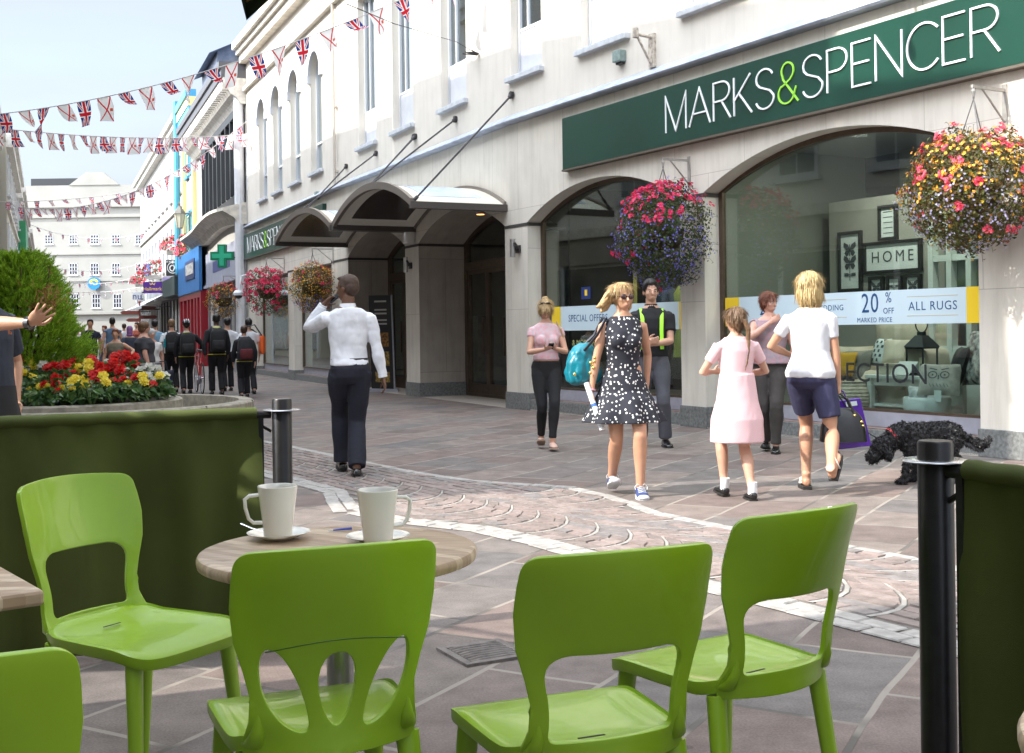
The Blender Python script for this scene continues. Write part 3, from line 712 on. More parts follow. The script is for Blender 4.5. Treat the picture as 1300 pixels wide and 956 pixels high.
# small boxes on the upper wall
for seg, px, py, lab in (('A', 789, 71, 'small grey green alarm box under the upper windows near the sign'), ('C', 405, 247, 'small grey green box on the wall below the arched windows')):
    s, z = fac(seg, px, py); r = empty('alarm_box', W(seg, s, 0, z), lab, 'alarm box')
    b_ = MB(); b_.fbox(seg, s-.09, s+.09, -.02, .1, z-.09, z+.07); wp(b_, 'case', mat('box_green', (.22, .29, .27), .5, .2, 20), r, bevel=.012)
    b_ = MB(); b_.fbox(seg, s-.05, s+.07, -.02, .05, z-.12, z-.09); wp(b_, 'cable_gland', IRON, r)
s, z = fac('A', 828, 62); r = empty('flagpole_bracket', W('A', s, 0, z), 'rusty cream metal bracket standing on the lead ledge above the green sign', 'bracket')
b_ = MB(); b_.fbox('A', s-.06, s+.06, -.02, .02, z-.25, z+.2); b_.tube([W('A', s, .02, z+.15), W('A', s, .3, z+.17)], .02, 8); b_.tube([W('A', s, .25, z+.15), W('A', s, .03, z-.2)], .016, 8)
wp(b_, 'arm', mat('rusty_cream', (.5, .44, .37), .7, .4, 20), r)
b_ = MB(); b_.tube([W('A', s, .27, z+.12), W('A', s, .27, z+.24)], .04, 10); wp(b_, 'socket', MATS['rusty_cream'], r)

# ================================================================ the store signs
def letters(c):
    L = {
        'M': (.80, [[(0, 0), (0, 1), (.40, .02), (.80, 1), (.80, 0)]]),
        'A': (.78, [[(0, 0), (.39, 1), (.78, 0)], [(.13, .33), (.65, .33)]]),
        'R': (.60, [[(0, 0), (0, 1), (.30, 1)]+arc2(.30, .75, .27, .25, 90, -90, 12)+[(0, .5)], [(.28, .5), (.60, 0)]]),
        'K': (.60, [[(0, 0), (0, 1)], [(.56, 1), (.02, .40)], [(.17, .56), (.60, 0)]]),
        'S': (.60, [arc2(.30, .755, .27, .245, 20, 180, 12)+[(.05, .66), (.14, .57), (.46, .44), (.55, .34)]+arc2(.30, .25, .29, .25, 10, -165, 14)]),
        'P': (.56, [[(0, 0), (0, 1), (.28, 1)]+arc2(.28, .74, .27, .26, 90, -90, 12)+[(0, .48)]]),
        'E': (.50, [[(.50, 1), (0, 1), (0, 0), (.50, 0)], [(0, .52), (.46, .52)]]),
        'N': (.66, [[(0, 0), (0, 1), (.66, 0), (.66, 1)]]),
        'C': (.72, [arc2(.42, .5, .42, .5, 42, 318, 26)]),
        '&': (.62, [[(.62, 0), (.16, .60)]+arc2(.30, .79, .185, .21, 210, -40, 14)+[(.38, .58), (.14, .44)]+arc2(.255, .245, .245, .245, 130, 330, 14)+[(.56, .38)]]),
    }
    return L[c]
def store_sign(seg, s_start, s_end, s_text0, s_text1, z0, z1, label, tz0, tz1):
    """text runs towards the camera: first letter at s_text0 (larger s)"""
    root = empty('shop_sign', W(seg, (s_start+s_end)/2, 0, z0), label, 'sign')
    b = MB(); b.fbox(seg, s_end, s_start, 0.0, .10, z0, z1); wp(b, 'board', mat('sign_green', (.006, .046, .030), .32, .2, .7), root, bevel=.006)
    b = MB(); b.fbox(seg, s_end-.01, s_start+.01, 0.0, .11, z0-.03, z0-.002); wp(b, 'lower_trim', mat('sign_trim', (.10, .08, .06), .5), root)
    word = 'MARKS&SPENCER'; gap = .13; tot = sum(letters(c)[0] for c in word)+gap*(len(word)-1)
    h = tz1-tz0; sc = abs(s_text1-s_text0)/tot
    x = 0; lw = .043
    for c in word:
        wd, st_ = letters(c); mb = MB()
        for stv in st_:
            ribbon(mb, [((x+px_)*sc/h, py_) for px_, py_ in stv], lw, lambda X, Y_, t: W(seg, s_text0-X*h, .101+t, tz0+Y_*h), .015)
        wp(mb, 'letter', mat('letter_lime', (.36, .75, .07), .4, emit=0) if c == '&' else mat('letter_white', (.85, .86, .86), .4), root)
        x += wd+gap
s0_, z_a = fac('A', 854, 170); s1_, _ = fac('A', 1279, 70)
store_sign('A', 7.29, -1.4, s0_, s1_, 3.64, 4.40, 'long dark green fascia sign with thin white capital letters above the arched windows', 3.80, 4.26)
store_sign('C', 11.0, .95, 10.2, 4.2, 3.62, 4.38, 'green fascia sign of the store beyond the canopies, seen at a sharp angle', 3.78, 4.24)
# ================================================================ right-hand row beyond the store (line D)
def simple_windows(root, seg, ss, w2, zb, zt, fmat, off=0., glass=None, surround=None, name='window'):
    for s in ss:
        f = MB(); t = .09
        for x0, x1, z0, z1 in ((s-w2, s-w2+t, zb, zt), (s+w2-t, s+w2, zb, zt), (s-w2+t, s+w2-t, zb, zb+t), (s-w2+t, s+w2-t, zt-t, zt), (s-w2+t, s+w2-t, (zb+zt)/2-.03, (zb+zt)/2+.03), (s-.02, s+.02, zb+t, zt-t)):
            f.fbox(seg, x0, x1, off-.1, off+.02, z0, z1)
        o = wp(f, name, fmat, root)
        g = MB(); g.fbox(seg, s-w2+.02, s+w2-.02, off-.09, off-.06, zb+.02, zt-.02); wp(g, 'pane', glass or mat('far_pane', (.16, .18, .21), .15, .3, 1.2), o)
        k = MB(); k.fbox(seg, s-w2-.1, s+w2+.1, off-.02, off+.12, zb-.12, zb-.01); wp(k, 'sill', surround or fmat, o)
        if surround:
            k = MB()
            k.fbox(seg, s-w2-.16, s-w2, off-.02, off+.06, zb, zt+.14); k.fbox(seg, s+w2, s+w2+.16, off-.02, off+.06, zb, zt+.14); k.fbox(seg, s-w2, s+w2, off-.02, off+.06, zt, zt+.14)
            wp(k, 'surround', surround, o)
def holes_rect(ss, w2, zb, zt, d=.12): return [([(s-w2, zb), (s+w2, zb), (s+w2, zt), (s-w2, zt)], d, 0) for s in ss]
def shopfront(root, seg, a, b, zt, fmat, n, off=0., inner=None):
    f = MB(); t = .1
    f.fbox(seg, a, b, off-.15, off+.03, 0, .45); f.fbox(seg, a, b, off-.15, off+.03, zt-.12, zt)
    for i in range(n+1):
        x = a+(b-a-t)*i/n; f.fbox(seg, x, x+t, off-.15, off+.06, .45, zt-.12)
    o = wp(f, 'shopfront', fmat, root)
    g = MB(); g.fbox(seg, a+.02, b-.02, off-.1, off-.08, .45, zt-.12); wp(g, 'glass', mat('far_shop_glass', (.10, .12, .115), .12, .6, .8), o)
white_r = cladding_mat('white_render', (.43, .415, .39), 50, 50, 0, (.7, .7, .7), .12, .1, .9, .93)
cream_r = cladding_mat('warm_render', (.46, .43, .36), 50, 50, 0, (.6, .6, .6), .15, .1, .9, .92)
slate = mat('slate_roof', (.14, .17, .23), .6, .35, 6, col2=(.10, .12, .17), bump=.3)
blackp = mat('black_paint', (.02, .022, .025), .4)
blue_p = mat('bright_blue_paint', (.06, .30, .48), .5); yell_p = mat('yellow_paint', (.72, .62, .28), .5); red_p = mat('dark_red_paint', (.28, .012, .022), .35)

# R1 pharmacy building
g1 = empty('pharmacy_building', W('D', 6, 0, 0), 'narrow white building with deep bracketed cornice and black framed bay above the green cross', 'building')
bayw = [1.0+i*1.15 for i in range(7)]
wall_part('wall', 'D', [(.02, 0), (13.3, 0), (13.3, 9.0), (.02, 9.0)], holes_rect([2.2, 5.5, 10.5], 1.2, .4, 3.0), white_r, g1)
b_ = MB(); b_.fbox('D', .02, 13.3, -10, -9.8, 0, 9.0); wp(b_, 'rear_wall', white_r, g1)
b_ = MB(); b_.fbox('D', .03, 13.3, -.02, .75, 9.35, 9.62); b_.fbox('D', .03, 13.3, -.02, .82, 9.62, 9.85); wp(b_, 'gutter', mat('gutter_dark', (.09, .09, .10), .5), g1)
b_ = MB()
prof = [(-.02, 8.55), (.15, 8.55), (.30, 8.75), (.45, 8.85), (.70, 9.30), (.70, 9.35), (-.02, 9.35)]
n = len(prof); b_.add([W('D', .03, o, z) for o, z in prof]+[W('D', 13.3, o, z) for o, z in prof], [(i, (i+1) % n, n+(i+1) % n, n+i) for i in range(n)]+[tuple(range(n)), tuple(range(n, 2*n))[::-1]])
for k in range(34): b_.fbox('D', .15+k*.385, .33+k*.385, .35, .72, 8.98, 9.3)
wp(b_, 'bracketed_cornice', mat('cornice_white', (.62, .59, .54), .7, .2, 6), g1)
b_ = MB()
b_.add([W('D', .03, .6, 9.85), W('D', 13.3, .6, 9.85), W('D', 13.3, -3.2, 12.3), W('D', .03, -3.2, 12.3), W('D', .03, -7, 9.85), W('D', 13.3, -7, 9.85)], [(0, 1, 2, 3), (3, 2, 5, 4), (0, 3, 4), (1, 5, 2)])
wp(b_, 'slate_roof', slate, g1)
b_ = MB(); b_.add([W('D', 5.0, .2, 9.85), W('D', 9.4, .2, 9.85), W('D', 9.4, .2, 11.3), W('D', 5.0, .2, 11.3), W('D', 4.8, -3, 12.9), W('D', 9.6, -3, 12.9), W('D', 4.8, .5, 11.2), W('D', 9.6, .5, 11.2), W('D', 5, -3, 9.9), W('D', 9.4, -3, 9.9)],
     [(0, 1, 2, 3), (6, 7, 5, 4), (0, 3, 6, 4, 8), (1, 9, 5, 7, 2)]); wp(b_, 'dormer', slate, g1)
b_ = MB(); b_.fbox('D', 4.8, 9.6, -3.1, -2.9, 12.85, 13.0)
for k in range(16): b_.tube([W('D', 4.9+k*.3, -3, 13.0), W('D', 4.9+k*.3, -3, 13.28)], [.1, .05], 6)
wp(b_, 'ridge_tiles', mat('terracotta', (.36, .13, .08), .8, .2, 10), g1)
b_ = MB(); b_.fbox('D', 1.0, 2.2, -2.0, -1.0, 10, 12.6); b_.fbox('D', .9, 2.3, -2.1, -.9, 12.6, 12.8); wp(b_, 'chimney', mat('chimney_render', (.35, .33, .31), .9, .2, 5), g1)
# tall black and white bay
b_ = MB(); b_.fbox('D', .4, 9.2, 0.0, .25, 5.45, 5.75); b_.fbox('D', .4, 9.2, 0.0, .30, 8.2, 8.45)
for k in range(9): b_.fbox('D', .4+k*1.08, .55+k*1.08, 0.0, .30, 5.75, 8.2)
bay = wp(b_, 'bay_window', blackp, g1)
b_ = MB()
for k in range(8): b_.fbox('D', .72+k*1.08, .98+k*1.08, 0.0, .22, 5.75, 8.2)
wp(b_, 'white_mullions', WPAINT, bay)
b_ = MB(); b_.fbox('D', .5, 9.1, 0.0, .08, 5.75, 8.2); wp(b_, 'pane', mat('bay_pane', (.42, .45, .48), .2, .3, 2), bay)
b_ = MB()
pr = [(0, 4.75), (.25, 4.75), (.4, 4.95), (.75, 5.15), (.75, 5.25), (.0, 5.45)]; n = len(pr); N = 12; vs = []
for i in range(N+1):
    s = .1+13*i/N; dz = .35*math.sin(math.pi*min(1, max(0, (s-.1)/9)))
    vs += [W('D', s, o, z+dz*.6) for o, z in pr]
b_.add(vs, [(i*n+k, i*n+(k+1) % n, (i+1)*n+(k+1) % n, (i+1)*n+k) for i in range(N) for k in range(n)]+[tuple(range(n))]); wp(b_, 'curved_hood', mat('hood_stone', (.58, .54, .47), .7, .25, 5), g1)
b_ = MB(); b_.fbox('D', .6, 9.5, .02, .14, 3.15, 4.35); b_.fbox('D', .5, 9.6, .02, .22, 3.03, 3.15); wp(b_, 'fascia', mat('fascia_grey', (.33, .34, .42), .4, .1, 2), g1)
b_ = MB(); b_.fbox('D', 3.0, 7.4, .141, .15, 3.55, 3.95); wp(b_, 'fascia_lettering', mat('fascia_blue', (.05, .06, .22), .4), g1)
shopfront(g1, 'D', .7, 9.4, 3.0, mat('shopfront_grey', (.2, .19, .2), .5), 6, .02)
b_ = MB(); b_.tube([W('D', .25, .2, 0), W('D', .25, .2, 9.0)], .16, 10); wp(b_, 'corner_column', WPAINT, g1)

# green pharmacy cross: projects from the wall, faces along the street
cr_ = empty('pharmacy_cross_sign', P(282, 325, 38.0), 'green cross sign projecting over the street', 'sign')
c0 = P(282, 325, 38.0); b_ = MB()
def cross(mb, r, w, y0, y1):
    pl = [(-w, -r), (w, -r), (w, -w), (r, -w), (r, w), (w, w), (w, r), (-w, r), (-w, w), (-r, w), (-r, -w), (-w, -w)]
    n = len(pl); mb.add([c0+Vector((x, y0, z)) for x, z in pl]+[c0+Vector((x, y1, z)) for x, z in pl], [(i, (i+1) % n, n+(i+1) % n, n+i) for i in range(n)])
    vv, ff = sheet_with_holes(pl, [])
    mb.add([c0+Vector((x, y0, z)) for x, z in vv], ff); mb.add([c0+Vector((x, y1, z)) for x, z in vv], ff)
cross(b_, .37, .135, -.06, .12); wp(b_, 'case', mat('cross_green', (.0, .20, .09), .35), cr_)
b_ = MB(); cross(b_, .31, .07, -.075, -.055); wp(b_, 'face', mat('cross_green_pale', (.03, .42, .24), .35), cr_)
b_ = MB(); e_ = W('D', .9, 0, c0.z-.05); b_.tube([c0+Vector((.25, .03, -.05)), e_], .02, 6); wp(b_, 'arm', IRON, cr_)

# dome camera on curved arm
q0 = W('D', .3, .2, 4.0); dm = empty('dome_camera', P(303, 373, 36.4), 'white dome security camera on a curved bracket beside the pharmacy', 'camera')
c1 = P(303, 373, 36.4); b_ = MB(); b_.tube([c1+Vector((.02, 0, .1)), c1+Vector((.1, 0, .55)), c1+Vector((.35, .1, .62)), c1+Vector((.5, .2, .3)), c1+Vector((.5, .3, -.3))], .03, 8); wp(b_, 'bracket', WPAINT, dm, smooth=50)
b_ = MB(); b_.lathe([(.16, 0), (.17, .08), (.10, .16), (0, .17)], 14, c1-Vector((0, 0, .05))); wp(b_, 'housing', WPAINT, dm, smooth=40)
b_ = MB(); b_.ell(c1-Vector((0, 0, .06)), .12, .12, .1); wp(b_, 'dome', blackp, dm, smooth=40)

# R2 blue and yellow building
g2 = empty('blue_yellow_building', W('D', 15.5, 0, 0), 'narrow building trimmed in bright blue and yellow with a red shopfront', 'building')
wall_part('wall', 'D', [(13.32, 0), (18, 0), (18, 11.0), (13.32, 11.0)], holes_rect([14.7, 16.5], .5, 4.9, 6.6)+holes_rect([14.7, 16.5], .45, 8.3, 9.6), white_r, g2)
simple_windows(g2, 'D', [14.7, 16.5], .5, 4.9, 6.6, yell_p, 0, None, blue_p); simple_windows(g2, 'D', [14.7, 16.5], .45, 8.3, 9.6, yell_p, 0, None, blue_p)
b_ = MB(); b_.fbox('D', 13.33, 18, -.02, .3, 10.6, 10.9); b_.fbox('D', 13.33, 18, -.02, .42, 11.3, 11.6); wp(b_, 'blue_cornice', blue_p, g2)
b_ = MB(); b_.fbox('D', 13.33, 18, -.02, .2, 10.2, 10.6); b_.fbox('D', 13.33, 18, -.02, .34, 10.9, 11.3); wp(b_, 'yellow_frieze', yell_p, g2)
for x in (13.35, 17.28): b_ = MB(); b_.fbox('D', x, x+.42, 0.0, .16, 4.4, 10.4); wp(b_, 'yellow_pilaster', yell_p, g2)
b_ = MB(); b_.tube([W('D', 17.95, .35, 4), W('D', 17.95, .35, 11.9)], .14, 8); wp(b_, 'drain_pipe', blue_p, g2)
b_ = MB(); b_.fbox('D', 9.9, 17.9, .24, .36, 3.0, 4.75); wp(b_, 'blue_fascia', mat('fascia_blue_paint', (.03, .16, .42), .5, .1, 2), g2)
b_ = MB(); b_.fbox('D', 11.2, 14.6, .362, .40, 3.55, 4.35); wp(b_, 'name_board', mat('name_board_navy', (.03, .05, .14), .5), g2)
b_ = MB(); b_.fbox('D', 11.5, 14.3, .402, .41, 3.75, 4.2); wp(b_, 'name_lettering', mat('lettering_pale', (.7, .66, .62), .5, .5, 8), g2)
b_ = MB(); b_.fbox('D', 9.95, 18, .02, .3, 0, .5); b_.fbox('D', 9.95, 18, .02, .3, 2.75, 3.0)
for x in (9.95, 11.1, 12.1, 13.4, 14.6, 16.2, 17.6): b_.fbox('D', x, x+.38, .02, .3, .5, 2.75)
wp(b_, 'red_shopfront', red_p, g2)
b_ = MB(); b_.fbox('D', 11.1, 16.5, .02, .12, .5, 2.75); wp(b_, 'shop_glass', mat('far_shop_glass', (.10, .12, .115), .12), g2)

# R3 long white building
g3 = empty('white_terrace_building', W('D', 30, 0, 0), 'long white terrace with tall windows and awnings beyond the blue and yellow building', 'building')
ss = [19.5+i*2.35 for i in range(11)]
wall_part('wall', 'D', [(18.02, 0), (45.5, 0), (45.5, 11.3), (18.02, 11.3)], holes_rect(ss, .5, 4.7, 6.7)+holes_rect(ss, .5, 8.0, 9.8), white_r, g3)
simple_windows(g3, 'D', ss, .5, 4.7, 6.7, WPAINT); simple_windows(g3, 'D', ss, .5, 8.0, 9.8, WPAINT)
b_ = MB(); b_.fbox('D', 18.02, 45.5, -.02, .35, 10.9, 11.15); b_.fbox('D', 18.02, 45.5, -.02, .5, 11.15, 11.4); b_.fbox('D', 18.02, 45.5, -.02, .12, 7.2, 7.35); wp(b_, 'cornice', mat('cornice_white', (.62, .59, .54), .7), g3)
b_ = MB(); b_.add([W('D', 18, -.2, 11.4), W('D', 45.5, -.2, 11.4), W('D', 45.5, -4, 13.2), W('D', 18, -4, 13.2)], [(0, 1, 2, 3)]); wp(b_, 'roof', slate, g3)
for s_ in (21, 29, 38):
    b_ = MB(); b_.fbox('D', s_, s_+1.4, -2.2, -1.4, 11.6, 13.9)
    for k in range(3): b_.tube([W('D', s_+.25+k*.45, -1.8, 13.9), W('D', s_+.25+k*.45, -1.8, 14.3)], .13, 8)
    wp(b_, 'chimney', MATS['chimney_render'], g3)
b_ = MB(); b_.fbox('D', 45.3, 45.5, -10, 0, 0, 11.3); wp(b_, 'end_wall', white_r, g3)
shopfront(g3, 'D', 18.2, 30, 3.1, mat('shopfront_dark', (.06, .06, .065), .4), 7, .02); shopfront(g3, 'D', 30.3, 45.2, 3.1, mat('shopfront_white', (.6, .6, .6), .5), 9, .02)
b_ = MB(); b_.fbox('D', 18.1, 24.2, .03, .5, 3.1, 3.95); wp(b_, 'fascia', mat('fascia_dark_green', (.03, .05, .05), .4), g3)
b_ = MB(); b_.fbox('D', 24.4, 45.2, .03, .3, 3.1, 3.8); wp(b_, 'fascia', mat('fascia_white', (.66, .66, .66), .5, .3, .8), g3)
for a, b, lab in ((24.6, 31, 'pale sloping awning over the shop nearer the purple sign'), (31.6, 38, 'pale sloping awning farther down the white terrace')):
    r = empty('shop_awning', W('D', a, 0, 3), lab, 'awning', 'pale shop awnings down the street')
    m_ = MB(); m_.add([W('D', a, .03, 3.5), W('D', b, .03, 3.5), W('D', b, 1.5, 2.75), W('D', a, 1.5, 2.75), W('D', b, 1.5, 2.6), W('D', a, 1.5, 2.6)], [(0, 1, 2, 3), (3, 2, 4, 5)]); wp(m_, 'canvas', mat('awning_white', (.74, .74, .75), .7, .1, 3), r)
    m_ = MB()
    for s_ in (a+.1, b-.1): m_.tube([W('D', s_, .03, 2.7), W('D', s_, 1.48, 2.7)], .025, 6)
    wp(m_, 'arms', IRON, r)
# projecting signs
def proj_sign(px0, py0, px1, py1, Y, name, label, m, arm_seg=None):
    a = P(px0, py0, Y); b = P(px1, py1, Y)
    r = empty(name, (a.x, Y, min(a.z, b.z)), label, 'sign')
    x0, x1 = sorted((a.x, b.x)); z0, z1 = sorted((a.z, b.z))
    m_ = MB(); m_.box((x0, Y-.07, z0), (x1, Y+.07, z1)); wp(m_, 'board', m, r, bevel=.01)
    m_ = MB(); m_.tube([(x1-.1, Y, z1-.02), (x1+.9, Y+.35, z1-.02)], .035, 6); m_.tube([(x1-.1, Y, z0+.02), (x1+.9, Y+.35, z0+.02)], .035, 6); wp(m_, 'arm', IRON, r)
    return r, x0, x1, z0, z1
r, x0, x1, z0, z1 = proj_sign(211, 330, 229, 350, 55, 'hanging_sign', 'square black sign with a round white emblem projecting over the street', blackp)
m_ = MB(); cx, cz = (x0+x1)/2, (z0+z1)/2
def fs_(X, Z, t): return (cx+X, 55-.072-t, cz+Z)
ribbon(m_, arc2(0, 0, .25, .25, 0, 352, 30), .03, fs_, .01, closed=False)
ribbon(m_, arc2(-.02, -.02, .12, .13, 60, 300, 16), .05, fs_, .01); ribbon(m_, [(.02, -.14), (.08, .0), (.02, .14)], .05, fs_, .01)
m_.box((cx-.04, 55-.09, cz+.2), (cx+.04, 55-.072, cz+.33)); wp(m_, 'emblem', WPAINT, r)
m_ = MB(); put_text(m_, 'THE BODY SHOP', .11, lambda x, y, z: (cx+x, 55-.073-z, z1-.09+y), 0, .004); wp(m_, 'lettering', WPAINT, r)
r, x0, x1, z0, z1 = proj_sign(182, 358, 206, 372, 62, 'hanging_sign', 'purple rectangular sign with small gold lettering and a crown', mat('sign_purple', (.075, .02, .20), .4))
m_ = MB(); cx, cz = (x0+x1)/2, (z0+z1)/2
put_text(m_, 'Hallmark', .27, lambda x, y, z: (cx+x, 62-.073-z, cz-.08+y), 0, .004); ribbon(m_, [(-.1, .12), (-.13, .22), (-.05, .15), (0, .24), (.05, .15), (.13, .22), (.1, .12)], .03, lambda X, Z, t: (cx+X, 62-.073-t, cz+Z), .01)
wp(m_, 'lettering', mat('gold_lettering', (.75, .52, .10), .4), r)
r, x0, x1, z0, z1 = proj_sign(207, 352, 217, 372, 60, 'hanging_sign', 'pale lilac and yellow vertical banner beside the purple sign', mat('sign_lilac', (.40, .32, .62), .5))
m_ = MB(); m_.box((x0+.1, 60-.085, z0+.15), (x1-.1, 60-.072, z0+.45)); wp(m_, 'panel', yell_p, r)
r, x0, x1, z0, z1 = proj_sign(183, 335, 191, 350, 72, 'hanging_sign', 'small blue and white square sign above the purple one', mat('sign_midblue', (.14, .2, .55), .5))
m_ = MB(); ribbon(m_, [(x0+.1-(x0+x1)/2, -.15), (0, .05), (x1-.1-(x0+x1)/2, -.1)], .08, lambda X, Z, t: ((x0+x1)/2+X, 72-.073-t, (z0+z1)/2+Z), .01); wp(m_, 'emblem', WPAINT, r)
r, x0, x1, z0, z1 = proj_sign(169, 371, 180, 380, 74, 'hanging_sign', 'pale sign with blue letters at the far end of the street', WPAINT)
m_ = MB(); put_text(m_, 'nu', .62, lambda x, y, z: ((x0+x1)/2+x, 74-.073-z, (z0+z1)/2-.05+y), 0, .004); wp(m_, 'lettering', mat('letters_navy', (.03, .04, .2), .5), r)
# wall lantern
c1 = P(228, 278, 52); lt = empty('wall_lantern', c1, 'old style glass street lantern on a bracket in front of the blue and yellow building', 'lantern')
b_ = MB(); b_.lathe([(.13, -.38), (.24, .22)], 6, c1); wp(b_, 'glass', mat('lantern_glass', (.62, .58, .45), .2), lt)
b_ = MB(); b_.lathe([(.28, .22), (.22, .34), (.06, .55), (.05, .62), (.07, .68), (0, .74)], 6, c1); b_.lathe([(.15, -.42), (.14, -.38)], 6, c1)
for k in range(6):
    a = math.pi/3*k; b_.tube([c1+Vector((.13*math.cos(a), .13*math.sin(a), -.38)), c1+Vector((.24*math.cos(a), .24*math.sin(a), .22))], .014, 4)
wp(b_, 'frame', mat('lantern_frame', (.12, .11, .09), .4), lt)
b_ = MB(); b_.tube([c1+Vector((0, 0, .1)), c1+Vector((.3, .1, .25)), W('D', 13.9, .1, c1.z+.05)], .03, 6); wp(b_, 'arm', IRON, lt)
# finger post
c1 = P(178, 440, 62); fp = empty('finger_post', (c1.x, 62, 0), 'brown finger post signpost with pointing arms among the crowd', 'signpost')
brn = mat('finger_brown', (.25, .065, .05), .5); b_ = MB(); b_.tube([(c1.x, 62, 0), (c1.x, 62, 2.95)], .05, 8); b_.ell((c1.x, 62, 3.0), .08, .08, .08); wp(b_, 'post', brn, fp)
for z, sg, L_ in ((2.7, 1, .75), (2.45, -1, .9), (2.2, 1, .8), (2.05, -1, .6)):
    b_ = MB(); x = c1.x; pl = [(x+sg*.05, z-.09), (x+sg*L_, z-.09), (x+sg*(L_+.13), z), (x+sg*L_, z+.09), (x+sg*.05, z+.09)]
    b_.add([(p[0], 61.97, p[1]) for p in pl]+[(p[0], 62.03, p[1]) for p in pl], [(0, 1, 2, 3, 4), (5, 6, 7, 8, 9)]+[(i, (i+1) % 5, 5+(i+1) % 5, 5+i) for i in range(5)]); wp(b_, 'finger', brn, fp)

# ================================================================ far building closing the street
YF = 140.
fb = empty('far_white_building', (P(110, 440, YF).x, YF, 0), 'wide cream building with small paned windows closing the end of the street', 'building')
def fp_(px, py): v = P(px, py, YF); return (v.x, v.z)
xl, xr = fp_(34, 300)[0], fp_(215, 300)[0]; zt = fp_(110, 235)[1]
def far_q(mb, x0, x1, z0, z1, y0=0, y1=-.2): mb.box((x0, YF+y1, z0), (x1, YF+y0, z1))
cols = [62, 93, 120, 147, 177]; rows = [(298, 310), (334, 349), (373, 391)]
hl = []; wl = []
for ri, (ya, yb) in enumerate(rows):
    for ci, cxp in enumerate(cols):
        if ri == 2: cxp = [60, 95, 122, 149, 178][ci]
        x, z1 = fp_(cxp, ya); _, z0 = fp_(cxp, yb); wl.append((x, z0, z1)); hl.append([(x-.5, z0), (x+.5, z0), (x+.5, z1), (x-.5, z1)])
vs, fs = sheet_with_holes([(xl, 0), (xr, 0), (xr, zt), (xl, zt)], hl); b_ = MB(); b_.add([(x, YF, z) for x, z in vs], fs); b_.add([(xl, YF, 0), (xl, YF+14, 0), (xl, YF+14, zt), (xl, YF, zt)], [(0, 1, 2, 3)])
b_.box((xl, YF+.6, 0), (xr, YF+.8, zt)); wp(b_, 'wall', mat('far_cream', (.335, .328, .30), .9, .08, .4), fb)
for x, z0, z1 in wl:
    f = MB()
    for i in range(4): xx = x-.5+i*.31; f.box((xx, YF-.02, z0), (xx+.07, YF+.1, z1))
    n = 4
    for i in range(n): zz = z0+(z1-z0-.07)*i/(n-1); f.box((x-.5, YF-.02, zz), (x+.5, YF+.09, zz+.07))
    f.box((x-.6, YF-.1, z0-.12), (x+.6, YF+.02, z0))
    o = wp(f, 'window', WPAINT, fb); g = MB(); g.box((x-.5, YF+.12, z0), (x+.5, YF+.16, z1)); wp(g, 'pane', mat('far_dark_pane', (.05, .055, .07), .2), o)
b_ = MB()
for py, d in ((262, .35), (275, .2), (322, .15), (356, .12), (398, .35)):
    z = fp_(110, py)[1]; b_.box((xl, YF-d, z-.12), (xr, YF-.01, z+.12))
z = zt; pd = [(fp_(88, 240)[0], z), (fp_(152, 240)[0], z), (fp_(120, 222)[0]+1, z+1.5), (fp_(120, 222)[0]-1, z+1.5)]
b_.add([(x, YF-.1, zz) for x, zz in pd]+[(x, YF+.5, zz) for x, zz in pd], [(0, 1, 2, 3), (4, 5, 6, 7), (0, 1, 5, 4), (1, 2, 6, 5), (2, 3, 7, 6), (3, 0, 4, 7)])
wp(b_, 'cornice', MATS['far_cream'], fb)
b_ = MB(); x0 = fp_(45, 240)[0]; x1 = fp_(108, 240)[0]; b_.box((x0, YF+3, zt), (x1, YF+7, zt+.9)); wp(b_, 'roof', slate, fb)
b_ = MB(); x0 = fp_(34, 240)[0]; b_.box((x0+.3, YF+.5, zt-.3), (x0+6.5, YF+1.5, zt+.9)); wp(b_, 'roof_box', blackp, fb)
# round blue and yellow sign on it
x, z = fp_(121, 360); rs_ = empty('round_sign', (x, YF, z), 'round blue and yellow sign on the far cream building', 'sign')
b_ = MB(); b_.tube([(x, YF-.5, z), (x, YF-.3, z)], .75, 24); wp(b_, 'disc', mat('disc_blue', (.02, .22, .55), .4), rs_)
b_ = MB(); ribbon(b_, arc2(0, 0, .48, .42, 20, 170, 12), .22, lambda X, Z, t: (x+X, YF-.502-t, z+Z), .02); wp(b_, 'yellow_arc', mat('disc_yellow', (.85, .62, .05), .4), rs_)
b_ = MB(); ribbon(b_, [(-.5, -.1), (-.2, .02), (.1, -.12), (.5, -.02)], .16, lambda X, Z, t: (x+X, YF-.502-t, z+Z), .02); wp(b_, 'white_wave', WPAINT, rs_)

